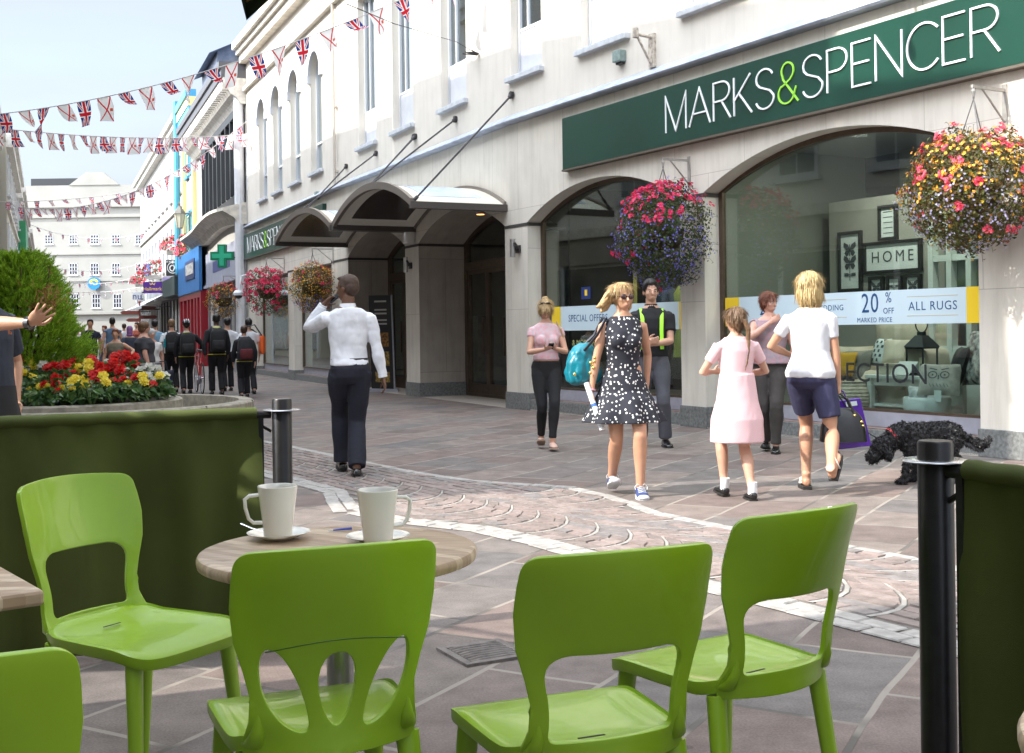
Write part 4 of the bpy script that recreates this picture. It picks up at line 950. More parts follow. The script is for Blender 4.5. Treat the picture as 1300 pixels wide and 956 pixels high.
# ================================================================ left row (opposite side): casts the street's shade and shows in the shop windows
SEG['L'] = ((-2.2, 0.), (-.393/math.hypot(.393, 1), 1/math.hypot(.393, 1)), 100)
LC = math.hypot(.393, 1)
def WL(Y, off, z):   # off > 0 goes away from the street
    k = -.393; d = math.hypot(1, k); x = -2.2+k*Y
    return Vector((x-off/d, Y+off*k/d, z))
def left_house(y0, y1, h, label, m, storeys, name='townhouse', shop=True, depth=9):
    r = empty(name, WL((y0+y1)/2, 0, 0), label, 'building', 'houses along the left side of the street')
    b = MB()
    b.add([WL(y0, 0, 0), WL(y1, 0, 0), WL(y1, depth, 0), WL(y0, depth, 0), WL(y0, 0, h), WL(y1, 0, h), WL(y1, depth, h), WL(y0, depth, h)], [(0, 1, 5, 4), (1, 2, 6, 5), (2, 3, 7, 6), (3, 0, 4, 7), (4, 5, 6, 7)])
    wp(b, 'wall', m, r)
    b = MB()
    def bx(a, c, o0, o1, z0, z1): b.hexa([WL(a, o0, z0), WL(c, o0, z0), WL(c, o1, z0), WL(a, o1, z0), WL(a, o0, z1), WL(c, o0, z1), WL(c, o1, z1), WL(a, o1, z1)])
    bx(y0, y1, -.45, -.002, h-.35, h); bx(y0, y1, -.3, -.002, h-.7, h-.35); bx(y0, y1, -.25, -.002, 3.7, 3.95); bx(y0, y1, -.12, -.002, 6.9, 7.05)
    wp(b, 'cornice', MATS['cornice_white'], r)
    n = max(2, int((y1-y0)/2.2))
    for zb, zt_ in [(4.6+3.1*i, 6.4+3.1*i) for i in range(storeys)]:
        for i in range(n):
            yc = y0+(y1-y0)*(i+.5)/n
            b = MB(); bx(yc-.52, yc+.52, -.07, -.003, zb, zt_)
            fr = wp(b, 'window', WPAINT, r)
            b = MB(); bx(yc-.44, yc-.02, -.075, -.071, zb+.08, zt_-.08); bx(yc+.02, yc+.44, -.075, -.071, zb+.08, zt_-.08); wp(b, 'pane', mat('far_pane', (.1, .1, .1)), fr)
            b = MB(); bx(yc-.6, yc+.6, -.16, -.003, zb-.12, zb-.01); wp(b, 'sill', WPAINT, fr)
    if shop:
        b = MB(); bx(y0+.3, y1-.3, -.06, -.003, .4, 2.9); wp(b, 'shop_window', MATS['far_shop_glass'], r)
        b = MB(); bx(y0+.2, y1-.2, -.14, -.003, 3.0, 3.7); wp(b, 'fascia', mat('fascia_left', (.3, .28, .25), .5), r)
        for i in range(5): b = MB(); yy = y0+.25+(y1-y0-.6)*i/4; bx(yy, yy+.12, -.1, -.003, .0, 3.0); wp(b, 'shopfront_post', WPAINT, r)
    return r
near_w = cladding_mat('bright_white_render', (.74, .72, .68), 50, 50, 0, (.7, .7, .7), .12, .1, .9, .93)
left_house(7.3, 9.2, 11.9, 'narrow white house on the left corner opposite the store', near_w, 2, shop=True)
left_house(9.22, 21, 13.1, 'tall cream house on the left opposite the store entrances', near_w, 2)
left_house(21.02, 36, 12.6, 'broad white house on the left opposite the arched windows', near_w, 2)
left_house(36.02, 52, 10.2, 'cream house on the left in the middle of the street', cream_r, 1)
left_house(-12, 3.3, 11.0, 'café building on the left beside the tables', cream_r, 2)

def far_left(y0, y1, h, label, m, dx, extra=None):
    r = left_house(y0, y1, h, label, m, 2)
    r.location.x += dx; return r
far_left(52.5, 69.5, 10.4, 'cream house with a heavy cornice cut by the left edge of the photo', cream_r, .45)
r = far_left(70, 93, 10.2, 'house with a green side screen on the far left of the street', white_r, .5)
b_ = MB(); b_.hexa([WL(70.5, -.9, 3.6), WL(80, -.9, 3.6), WL(80, -.05, 3.6), WL(70.5, -.05, 3.6), WL(70.5, -.9, 8.2), WL(80, -.9, 8.2), WL(80, -.05, 8.2), WL(70.5, -.05, 8.2)]); wp(b_, 'green_screen', mat('screen_green', (.03, .25, .11), .5), r)
far_left(93.5, 132, 9.8, 'pale house at the far left corner before the closing building', cream_r, .6)
# ================================================================ things in the shop windows
def wbox(mb, seg, s0, s1, o0, o1, z0, z1, mi=0): mb.fbox(seg, s0, s1, o0, o1, z0, z1, mi)
# lights of the display ceiling
for s, o, lab in (('A1', 2.6, 'lit round ceiling lamp over the armchair display'), ('A2', 1.3, 'lit round ceiling lamp over the white table display'), ('A3', 6.0, 'lit round ceiling lamp over the coats display')):
    r = empty('ceiling_lamp', W('A', o, -1.1, 3.58), lab, 'lamp', 'ceiling lamps over the window displays')
    b_ = MB(); b_.tube([W('A', o, -1.1, 3.55), W('A', o, -1.1, 3.6)], .1, 16); wp(b_, 'rim', ALU, r)
    ld = bpy.data.lights.new('display_lamp', 'AREA'); ld.shape = 'DISK'; ld.size = .18; ld.energy = 16; ld.color = (1, .93, .82)
    lo = bpy.data.objects.new('bulb', ld); COL.objects.link(lo); lo.parent = r; lo.location = (0, 0, -.05)
# offer banners stuck to the glass
ban = mat('banner_blue', (.56, .68, .74), .5); yel = mat('banner_yellow', (.85, .58, .02), .5); nvy = mat('banner_navy', (.015, .07, .20), .5)
def banner(a, b, y0, y1, label, extra):
    r = empty('offer_banner', W('A', (a+b)/2, -.25, y0), label, 'banner')
    m_ = MB(); m_.fbox('A', a, b, -.258, -.252, y0, y1); wp(m_, 'strip', ban, r)
    m_ = MB(); m_.fbox('A', b+.001, b+.26, -.258, -.252, y0, y1); wp(m_, 'yellow_end', yel, r)
    m_ = MB(); m_.fbox('A', a-.27, a-.001, -.258, -.252, y0, y1); wp(m_, 'yellow_end', yel, r)
    for txt, size, s, z, sx in extra:
        m_ = MB(); put_text(m_, txt, size, lambda x, y, zz: W('A', s-x, -.2515+zz, z+y), 0, .0012, sx, 1.1); wp(m_, 'lettering', nvy, r)
    return r
rb = banner(.40, 3.80, 1.28, 1.64, 'long pale blue sale banner with yellow ends across the large right window', [('20', .30, 1.66, 1.50, .8), ('%', .16, 1.40, 1.56, .8), ('OFF', .09, 1.40, 1.42, .9), ('MARKED PRICE', .075, 1.60, 1.325, .9), ('ALL RUGS', .13, .82, 1.46, 1.), ('ALL BEDDING', .09, 2.35, 1.47, 1.), ('20', .30, 3.3, 1.50, .8)])
m_ = MB()
for a, b in ((.5, 1.15), (2.0, 2.7)):
    for z in (1.36, 1.56): m_.fbox('A', a, b, -.2515, -.2508, z, z+.006)
wp(m_, 'rules', mat('banner_gold', (.5, .42, .25), .5), rb)
banner(5.0, 7.95, 1.25, 1.62, 'pale blue special offer banner behind the polka dot dress', [('SPECIAL OFFERS', .15, 7.2, 1.43, .9), ('TODAY', .12, 5.6, 1.43, 1.)])
m_ = MB(); put_text(m_, '& MORE IN STORE', .13, lambda x, y, zz: W('A', 7.1-x, -.2515+zz, 1.06+y), 0, .0012); o = wp(m_, 'window_lettering', mat('olive_letters', (.35, .36, .15), .5), st)
tl = empty('window_text', W('A', 1.8, -.25, .62), 'thin black capital lettering on the glass below the sale banner', 'lettering')
m_ = MB(); put_text(m_, 'COLLECTION', .30, lambda x, y, zz: W('A', 1.86-x, -.2515+zz, .745+y), 0, .0012, 1.02, 1.05); wp(m_, 'letters', blackp, tl)
# small blue notice
r = empty('window_notice', W('A', 7.3, -.25, 1.75), 'small dark blue notice stuck above the special offer banner', 'notice')
m_ = MB(); m_.fbox('A', 7.12, 7.36, -.258, -.252, 1.72, 1.9); wp(m_, 'sheet', mat('notice_blue', (.01, .03, .16), .5), r)
m_ = MB(); m_.fbox('A', 7.2, 7.27, -.2515, -.251, 1.77, 1.86); wp(m_, 'mark', yel, r)
# display room panel (grey green partition) behind the pictures, white glazed dresser
m_ = MB(); m_.fbox('A', 1.05, 3.95, -2.05, -1.95, .22, 2.9); tag(wp(m_, 'x', mat('partition_grey', (.30, .30, .27), .8, .05, 2), st)).name = 'display_partition'
frm = mat('frame_black', (.02, .02, .022), .4); paper = mat('paper_white', (.62, .68, .68), .7); ink = mat('ink', (.06, .07, .08), .7)
def butterfly(mb, s, z, sc, off, kind=0):
    f = lambda X, Z, t: W('A', s-X*sc, off+t, z+Z*sc)
    for g_ in (-1, 1):
        if kind == 2:
            for dz in (.02, -.08): mb.add([f(g_*x, y, .004) for x, y in ((0, dz), (.2, dz+.1), (.5, dz+.1), (.48, dz+.0), (.2, dz-.02))], [(0, 1, 2, 3, 4)])
        else:
            mb.add([f(g_*x, y, .004) for x, y in ((0, .05), (.15, .3), (.45, .45), (.5, .2), (.3, .0), (0, -.02))], [(0, 1, 2, 3, 4, 5)])
            mb.add([f(g_*x, y, .004) for x, y in ((0, -.04), (.3, -.03), (.42, -.2), (.25, -.42), (.1, -.3))], [(0, 1, 2, 3, 4)])
    mb.add([f(x, y, .006) for x, y in ((-.03, .3), (.03, .3), (.03, -.4), (-.03, -.4))], [(0, 1, 2, 3)])
def picture(s, z, w, h, label, kind, th=.04):
    r = empty('picture_frame', W('A', s, -1.95, z-h/2), label, 'picture', 'framed prints in the window display')
    m_ = MB()
    for a, b, c, d in ((s-w/2, s+w/2, z-h/2, z-h/2+th), (s-w/2, s+w/2, z+h/2-th, z+h/2), (s-w/2, s-w/2+th, z-h/2+th, z+h/2-th), (s+w/2-th, s+w/2, z-h/2+th, z+h/2-th)): m_.fbox('A', a, b, -1.948, -1.90, c, d)
    wp(m_, 'frame', frm, r)
    m_ = MB(); m_.fbox('A', s-w/2+th, s+w/2-th, -1.946, -1.925, z-h/2+th, z+h/2-th); wp(m_, 'print', paper, r)
    m_ = MB(); off = -1.922
    if kind == 'HOME':
        vs, fs = text_mesh('HOME', .20, .001, spacing=1.4); m_.add([W('A', s-v[0], off+v[2], z+v[1]) for v in vs], fs)
    elif kind == 3:
        butterfly(m_, s, z+h*.2, .22, off); butterfly(m_, s, z-h*.02, .22, off); butterfly(m_, s, z-h*.22, .2, off, 2)
    elif kind == 'lines':
        for k in range(5): m_.fbox('A', s-w*.25, s+w*.25, off, off+.001, z-h*.3+k*h*.15, z-h*.3+k*h*.15+.008)
    else: butterfly(m_, s, z, .16, off, kind)
    wp(m_, 'motif', ink, r)
picture(3.56, 2.10, .40, .78, 'tall black frame with three butterflies printed one above another', 3)
picture(2.86, 2.12, .92, .40, 'wide black frame with the word HOME between the hanging basket and butterfly frames', 'HOME')
picture(3.12, 1.75, .24, .27, 'small square butterfly frame beside the tall frame, first of three under HOME', 0)
picture(2.83, 1.75, .24, .27, 'small dragonfly frame, middle of the three under HOME', 2)
picture(2.54, 1.75, .26, .28, 'small butterfly frame at the white dresser end of the three under HOME', 1)
picture(2.92, 2.55, .30, .44, 'upright grey frame hanging above the word HOME', 'lines')
dr = empty('white_dresser', W('A', 1.75, -1.8, .22), 'tall white glazed dresser at the right of the window display', 'dresser')
m_ = MB(); m_.fbox('A', .9, 2.03, -1.94, -1.6, .22, .95)
for x in (.9, 1.17, 1.43, 1.70, 1.96): m_.fbox('A', x, x+.07, -1.7, -1.6, .95, 2.5)
for z in (.95, 1.55, 2.0, 2.43): m_.fbox('A', .9, 2.03, -1.72, -1.61, z, z+.07)
wp(m_, 'frame', mat('dresser_white', (.60, .66, .64), .5), dr)
m_ = MB(); m_.fbox('A', .95, 2.0, -1.9, -1.85, .95, 2.45); wp(m_, 'back_panel', mat('dresser_back', (.16, .19, .18), .5, .3, 2), dr)
# mustard wall hanging
r = empty('wall_hanging', W('A', 3.85, -2.9, 1.6), 'dark mustard patterned hanging on the back wall behind the butterfly pictures', 'hanging')
m_ = MB(); m_.fbox('A', 4.0, 4.28, -2.85, -2.8, 1.2, 2.9); wp(m_, 'cloth', mat('mustard_cloth', (.22, .16, .02), .8, .6, 4), r)
m_ = MB(); m_.tube([W('A', 3.95, -2.8, 2.9), W('A', 4.3, -2.8, 2.9)], .02, 6); wp(m_, 'rod', IRON, r)
# soft things: rounded pads
def pad(mb, c, a, b, n_, w, h, t, puff=.5, N=12):
    """cushion: centre c, axes a (width) b (height) n_ (thickness)"""
    vs = []
    for sgn in (1, -1):
        for i in range(N+1):
            for j in range(N+1):
                u = -1+2*i/N; v = -1+2*j/N
                e = max(0, (1-u**4))*max(0, (1-v**4)); k = 1-.06*(1-abs(u*v))*0
                pin_ = 1-.05*(1-v*v)*0
                du = u*(1-.07*(1-abs(v))**2*0-.06*(1-v*v)); dv = v*(1-.06*(1-u*u))
                vs.append(c+a*du*w/2+b*dv*h/2+n_*sgn*t/2*(e**puff))
    M_ = (N+1)*(N+1); fs = []
    for s_ in range(2):
        for i in range(N):
            for j in range(N):
                p = s_*M_+i*(N+1)+j; fs.append((p, p+1, p+N+2, p+N+1))
    mb.add(vs, fs)
dA = Vector((SEG['A'][1][0], SEG['A'][1][1], 0)); nA = Vector((-dA.y, dA.x, 0)); Zv = Vector((0, 0, 1))
def cushion(px, o, py, w, h, t, tilt, turn, label, m, name='cushion', motif=None):
    s, z = fac('A', px, py, o)
    c = W('A', s, o, z); r = empty(name, W('A', s, o, z-h/2), label, 'cushion', 'cushions in the window display')
    a = (-dA*math.cos(turn)+nA*math.sin(turn)); n0 = (nA*math.cos(turn)+dA*math.sin(turn)); b = (Zv*math.cos(tilt)-n0*math.sin(tilt)); n1 = a.cross(b)
    if n1.dot(nA) < 0: n1 = -n1
    m_ = MB(); pad(m_, c, a, b, n1, w, h, t); wp(m_, 'cover', m, r, smooth=70)
    m_ = MB()
    def f(X, Z, tt): return c+a*X*w+b*Z*h+n1*(t/2*((1-(2*X)**4)*(1-(2*Z)**4))**.5+tt)
    if motif == 'stag':
        ribbon(m_, [(-.06, .05), (-.16, .15), (-.18, .32), (-.12, .38)], .03, f, .003); ribbon(m_, [(.06, .05), (.16, .15), (.18, .32), (.12, .38)], .03, f, .003)
        ribbon(m_, [(0, .12), (0, -.02)], .24, f, .003); ribbon(m_, [(0, -.02), (0, -.25)], .15, f, .003); ribbon(m_, [(0, -.28), (0, -.36)], .12, f, .003)
        ribbon(m_, [(-.12, .1), (-.26, .12)], .07, f, .003); ribbon(m_, [(.12, .1), (.26, .12)], .07, f, .003)
    elif motif == 'owl':
        for g_ in (-1, 1):
            ribbon(m_, [(g_*.14+x, .06+y) for x, y in arc2(0, 0, .1, .1, 0, 350, 12)], .025, f, .003)
            ribbon(m_, [(g_*.14-.02, .06), (g_*.14+.02, .06)], .05, f, .003); ribbon(m_, [(g_*.05, .22), (g_*.22, .27)], .03, f, .003)
        ribbon(m_, [(0, .05), (.0, -.08)], .03, f, .003)
        for k in range(6): ribbon(m_, [(-.2+k*.08, -.2-.02*(k % 2)), (-.16+k*.08, -.3)], .012, f, .003)
    elif motif == 'check':
        for i in range(5):
            for j in range(5):
                if (i+j) % 2: ribbon(m_, [(-.4+i*.16, -.32+j*.16), (-.28+i*.16, -.32+j*.16)], .1, f, .003)
    if m_.v: wp(m_, 'print', ink, r)
    return r
chr_ = empty('armchair', W('A', 2.45, -1.5, .22), 'cream upholstered armchair with rounded arms behind the sale banner', 'armchair')
cr2 = mat('cream_linen', (.50, .45, .36), .9, .12, 6, .2, 80)
m_ = MB(); pad(m_, W('A', 2.35, -1.75, .98), -dA, Zv, nA, 1.3, .75, .28); wp(m_, 'back', cr2, chr_, smooth=70)
m_ = MB(); pad(m_, W('A', 1.85, -1.4, .75), nA, Zv, dA, .8, .55, .24, .35); wp(m_, 'arm', cr2, chr_, smooth=70)
m_ = MB(); pad(m_, W('A', 2.95, -1.4, .75), nA, Zv, dA, .8, .55, .24, .35); wp(m_, 'arm', cr2, chr_, smooth=70)
m_ = MB(); pad(m_, W('A', 2.4, -1.4, .62), -dA, nA, Zv, 1.0, .8, .26, .3); m_.fbox('A', 1.9, 2.9, -1.7, -1.1, .3, .52); wp(m_, 'seat', cr2, chr_, smooth=70)
cushion(1083, -1.12, 466, .52, .42, .2, .2, -.1, 'large grey cushion printed with a stag head resting against the armchair', mat('cushion_grey', (.20, .19, .17), .9, .3, 9), motif='stag')
cushion(1119, -1.22, 447, .36, .34, .12, .3, .4, 'black and white checked cushion beside the stag cushion', paper, motif='check')
cushion(1148, -1.2, 447, .5, .34, .14, .5, -.5, 'plain cream cushion on the armchair', cr2)
cushion(1193, -.62, 482, .44, .38, .14, .5, -.5, 'grey cushion printed with an owl face on top of the ribbed white pot', mat('cushion_pale', (.36, .36, .34), .9, .2, 12), motif='owl')
cushion(1217, -.9, 466, .42, .46, .14, .3, .7, 'plain black cushion standing behind the owl cushion', blackp)
cushion(1248, -.9, 455, .5, .6, .16, .2, .2, 'black and white leaf patterned cushion by the right pier', mat('cushion_leaf', (.6, .62, .6), .9, 0, 14, col2=(.04, .04, .05)))
cushion(1167, -.55, 514, .2, .46, .14, .5, -.9, 'marbled grey and white cushion leaning on the floor beside the white table', mat('cushion_marble', (.55, .6, .62), .9, 0, 9, col2=(.12, .15, .18)))
cushion(1066, -1.0, 462, .5, .3, .16, .3, 0, 'mustard yellow cushion low behind the white T-shirt woman', mat('cushion_mustard', (.5, .28, .02), .9))
tb = empty('side_table', W('A', 1.8, -1.0, .22), 'white wooden side table with a lower shelf in the window display', 'table')
wpn = mat('table_white', (.58, .63, .62), .5)
m_ = MB(); m_.fbox('A', 1.25, 2.32, -1.35, -.85, .66, .70); wp(m_, 'tabletop', wpn, tb, bevel=.005)
m_ = MB(); m_.fbox('A', 1.30, 2.27, -1.3, -.9, .34, .37); wp(m_, 'shelf', wpn, tb)
m_ = MB(); m_.fbox('A', 1.3, 2.27, -.92, -.90, .58, .66); m_.fbox('A', 1.3, 2.27, -1.3, -1.28, .58, .66); wp(m_, 'apron', wpn, tb)
for x in (1.28, 2.23):
    for o_ in (-1.32, -.92): m_ = MB(); m_.fbox('A', x, x+.06, o_, o_+.06, .22, .66); wp(m_, 'leg', wpn, tb)
ln = empty('lantern', W('A', 1.70, -1.1, .70), 'black metal candle lantern standing on the white side table', 'lantern')
lc = W('A', 1.70, -1.1, .70); m_ = MB(); h = .11
def sq(z, r): return [lc+(-dA*x*r+nA*y*r)+Zv*z for x, y in ((-1, -1), (1, -1), (1, 1), (-1, 1))]
m_.hexa(sq(0, .13)+sq(.03, .13)); m_.hexa(sq(.03+.27, .13)+sq(.32, .13)); m_.hexa(sq(.32, .14)+sq(.45, .05)); m_.hexa(sq(.45, .035)+sq(.49, .035))
for x, y in ((-1, -1), (1, -1), (1, 1), (-1, 1)): p = lc+(-dA*x+nA*y)*.115; m_.tube([p+Zv*.03, p+Zv*.3], .012, 4)
wp(m_, 'frame', blackp, ln)
m_ = MB(); m_.tube([lc+Zv*.03, lc+Zv*.2], .035, 12); wp(m_, 'candle', mat('candle', (.7, .66, .5), .5), ln)
m_ = MB(); m_.tube([lc+(-dA)*x+Zv*z for x, z in arc2(0, .58, .085, .10, -90, 270, 18)], .008, 6); wp(m_, 'handle_ring', blackp, ln)
r = empty('price_card', W('A', 1.78, -.88, .70), 'white tent price card on the table edge in front of the lantern', 'card')
m_ = MB(); m_.add([W('A', 1.68, -.86, .71), W('A', 1.95, -.86, .71), W('A', 1.88, -.95, .86), W('A', 1.62, -.95, .86)], [(0, 1, 2, 3)]); wp(m_, 'front', paper, r)
m_ = MB(); m_.add([W('A', 1.68, -1.02, .71), W('A', 1.95, -1.02, .71), W('A', 1.88, -.951, .86), W('A', 1.62, -.951, .86)], [(0, 1, 2, 3)]); wp(m_, 'back', paper, r)
r = empty('cream_box', W('A', 2.05, -1.05, .70), 'low cream box on the white side table', 'box')
m_ = MB(); m_.fbox('A', 1.9, 2.2, -1.2, -.95, .702, .80); wp(m_, 'base', cr2, r, bevel=.004); m_ = MB(); m_.fbox('A', 1.89, 2.21, -1.21, -.94, .80, .83); wp(m_, 'lid', cr2, r, bevel=.004)
pt_ = mat('pot_white', (.62, .68, .70), .35)
r = empty('ribbed_pot', W('A', 1.22, -.62, .22), 'round white ribbed pot on the display floor by the right pier', 'pot')
m_ = MB(); m_.lathe([(.0, 0), (.15, 0), (.21, .06), (.24, .15), (.245, .26), (.23, .28), (.22, .26), (.2, .1), (0, .08)], 48, W('A', 1.22, -.62, .22), wob=lambda a, z: 1+.012*math.cos(a*24)); wp(m_, 'bowl', pt_, r, smooth=60)
m_ = MB(); m_.fbox('A', .93, 1.02, -.5, -.495, .46, .58); wp(m_, 'price_tag', paper, r)
r = empty('woven_basket', W('A', 2.62, -.85, .22), 'wide beige horizontally ribbed basket under the black window lettering', 'basket')
m_ = MB(); m_.lathe([(0, 0), (.26, 0)]+[(.30+.07*math.sin(math.pi*k/18)+.008*(k % 2), .02+.36*k/18) for k in range(19)]+[(.29, .38), (.27, .2), (0, .2)], 32, W('A', 2.62, -.85, .22)); wp(m_, 'body', mat('basket_beige', (.36, .34, .28), .8, .3, 20), r, smooth=30)
m_ = MB(); m_.lathe([(.30, .385), (.31, .4), (.28, .4)], 32, W('A', 2.62, -.85, .22)); wp(m_, 'rim', MATS['basket_beige'], r)
# coats on dress forms in the second window
for s, o, col, lab in ((6.75, -1.3, (.33, .36, .03), 'olive green coat on a dress form in the second window'), (6.5, -1.15, (.03, .05, .10), 'navy coat on a dress form between the two olive coats'), (6.15, -1.3, (.36, .37, .05), 'olive green coat nearest the pier in the second window')):
    r = empty('dress_form', W('A', s, o, .22), lab, 'mannequin', 'coats on dress forms in the second window')
    c = W('A', s, o, .22); m_ = MB(); m_.lathe([(.22, .62), (.20, .9), (.15, 1.15), (.19, 1.4), (.20, 1.55), (.10, 1.7), (.06, 1.74)], 16, c, sy=.7, wob=lambda a, z: 1+.06*math.cos(a*5)*(1.6-z)); wp(m_, 'coat', mat('coat_%d' % int(s*100), col, .8, .15, 6), r, smooth=60)
    for g_ in (-1, 1):
        m_ = MB(); m_.tube([c-dA*g_*.17+Zv*1.55, c-dA*g_*.24+Zv*1.3, c-dA*g_*.26+Zv*.98], [.07, .06, .05], 8); wp(m_, 'sleeve', MATS['coat_%d' % int(s*100)], r, smooth=60)
    m_ = MB(); m_.tube([c, c+Zv*.62], .02, 8); m_.lathe([(.18, 0), (.18, .02)], 16, c); wp(m_, 'stand', ALU, r)
r = empty('display_post', W('A', 7.0, -1.0, .22), 'thin mustard yellow post in the second window', 'post')
m_ = MB(); m_.tube([W('A', 7.02, -1.0, .22), W('A', 7.02, -1.0, 2.6)], .03, 8); wp(m_, 'pole', mat('post_yellow', (.5, .42, .12), .5), r); m_ = MB(); m_.tube([W('A', 7.02, -1.0, .22), W('A', 7.02, -1.0, .26)], .12, 16); wp(m_, 'foot', IRON, r)
# food banner in the far entrance
rb = empty('roller_banner', W('B', 7.35, -.35, 0), 'tall black roller banner with food pictures leaning in the far store entrance', 'banner')
q0, q1 = P(472, 495, 25.2), P(500, 490, 24.9)
q0.z = .0; q1.z = 0; up_ = Vector((-.03, .08, 1)); m_ = MB(); H_ = 2.05
m_.add([q0+up_*.06, q1+up_*.06, q1+up_*H_, q0+up_*H_], [(0, 1, 2, 3)]); wp(m_, 'print', mat('banner_black', (.012, .011, .012), .5), rb)
d_ = (q1-q0); nn = Vector((d_.y, -d_.x, 0)).normalized()*.006
for z0, z1, c_ in ((.95, 1.25, (.35, .16, .03)), (1.3, 1.0, None), (.55, .85, (.42, .28, .05)), (.2, .42, (.40, .26, .06))):
    if c_: m_ = MB(); m_.add([q0+d_*.2+up_*z0+nn, q0+d_*.85+up_*z0+nn, q0+d_*.85+up_*z1+nn, q0+d_*.2+up_*z1+nn], [(0, 1, 2, 3)]); wp(m_, 'food_picture', mat('food_%d' % int(z0*100), c_, .6, 0, 22, col2=tuple(x*.15 for x in c_)), rb)
m_ = MB()
for k, z in enumerate((1.9, 1.72, 1.64, 1.5, 1.42)): m_.add([q0+d_*.25+up_*z+nn, q0+d_*.8+up_*z+nn, q0+d_*.8+up_*(z+.035)+nn, q0+d_*.25+up_*(z+.035)+nn], [(0, 1, 2, 3)])
wp(m_, 'text_lines', mat('banner_text', (.35, .34, .32), .6), rb)
m_ = MB(); m_.tube([q1+Vector((.02, 0, .02)), q1+Vector((.02, 0, 0))+up_*H_], .018, 6); m_.hexa([q0+Vector((-.05, -.12, 0)), q1+Vector((.1, -.12, 0)), q1+Vector((.1, .12, 0)), q0+Vector((-.05, .12, 0)), q0+Vector((-.05, -.12, .06)), q1+Vector((.1, -.12, .06)), q1+Vector((.1, .12, .06)), q0+Vector((-.05, .12, .06))]); wp(m_, 'stand', ALU, rb)
# thin wooden pole leaning against the pier
r = empty('wooden_pole', G(645, 516), 'thin wooden stick leaning against the pier behind the young woman with the phone', 'stick')
m_ = MB(); m_.tube([G(646, 516), G(646, 516)+Vector((.14, .1, .95))], .012, 6); wp(m_, 'shaft', mat('stick_wood', (.35, .18, .07), .6), r); m_ = MB(); m_.ell(G(646, 516)+Vector((.14, .1, .96)), .016, .016, .016); wp(m_, 'knob', blackp, r)
# ================================================================ café furniture
GREEN = mat('green_plastic', (.275, .455, .012), .42, .04, 4, .03, 500, spec=.6, coat=.3)
CHROME = mat('brushed_chrome', (.5, .5, .5), .28, metal=1.)
def rounded_poly(pts, n=6):
    """pts: (x, y, r) corner radii"""
    out = []; N = len(pts)
    for i in range(N):
        p = Vector(pts[i][:2]); r = pts[i][2]; a = Vector(pts[i-1][:2]); b = Vector(pts[(i+1) % N][:2])
        if r <= 0: out.append(tuple(p)); continue
        da = (a-p); db = (b-p); la, lb = da.length, db.length; da.normalize(); db.normalize()
        rr = min(r, la*.49, lb*.49); p0 = p+da*rr; p1 = p+db*rr
        for k in range(n+1):
            t = k/n; q = p0.lerp(p, t).lerp(p.lerp(p1, t), t); out.append((q.x, q.y))
    return out
def smooth_closed(pts, it=2):
    for _ in range(it):
        q = []
        for i in range(len(pts)):
            a, b = Vector(pts[i]), Vector(pts[(i+1) % len(pts)]); q += [tuple(a*.75+b*.25), tuple(a*.25+b*.75)]
        pts = q
    return pts
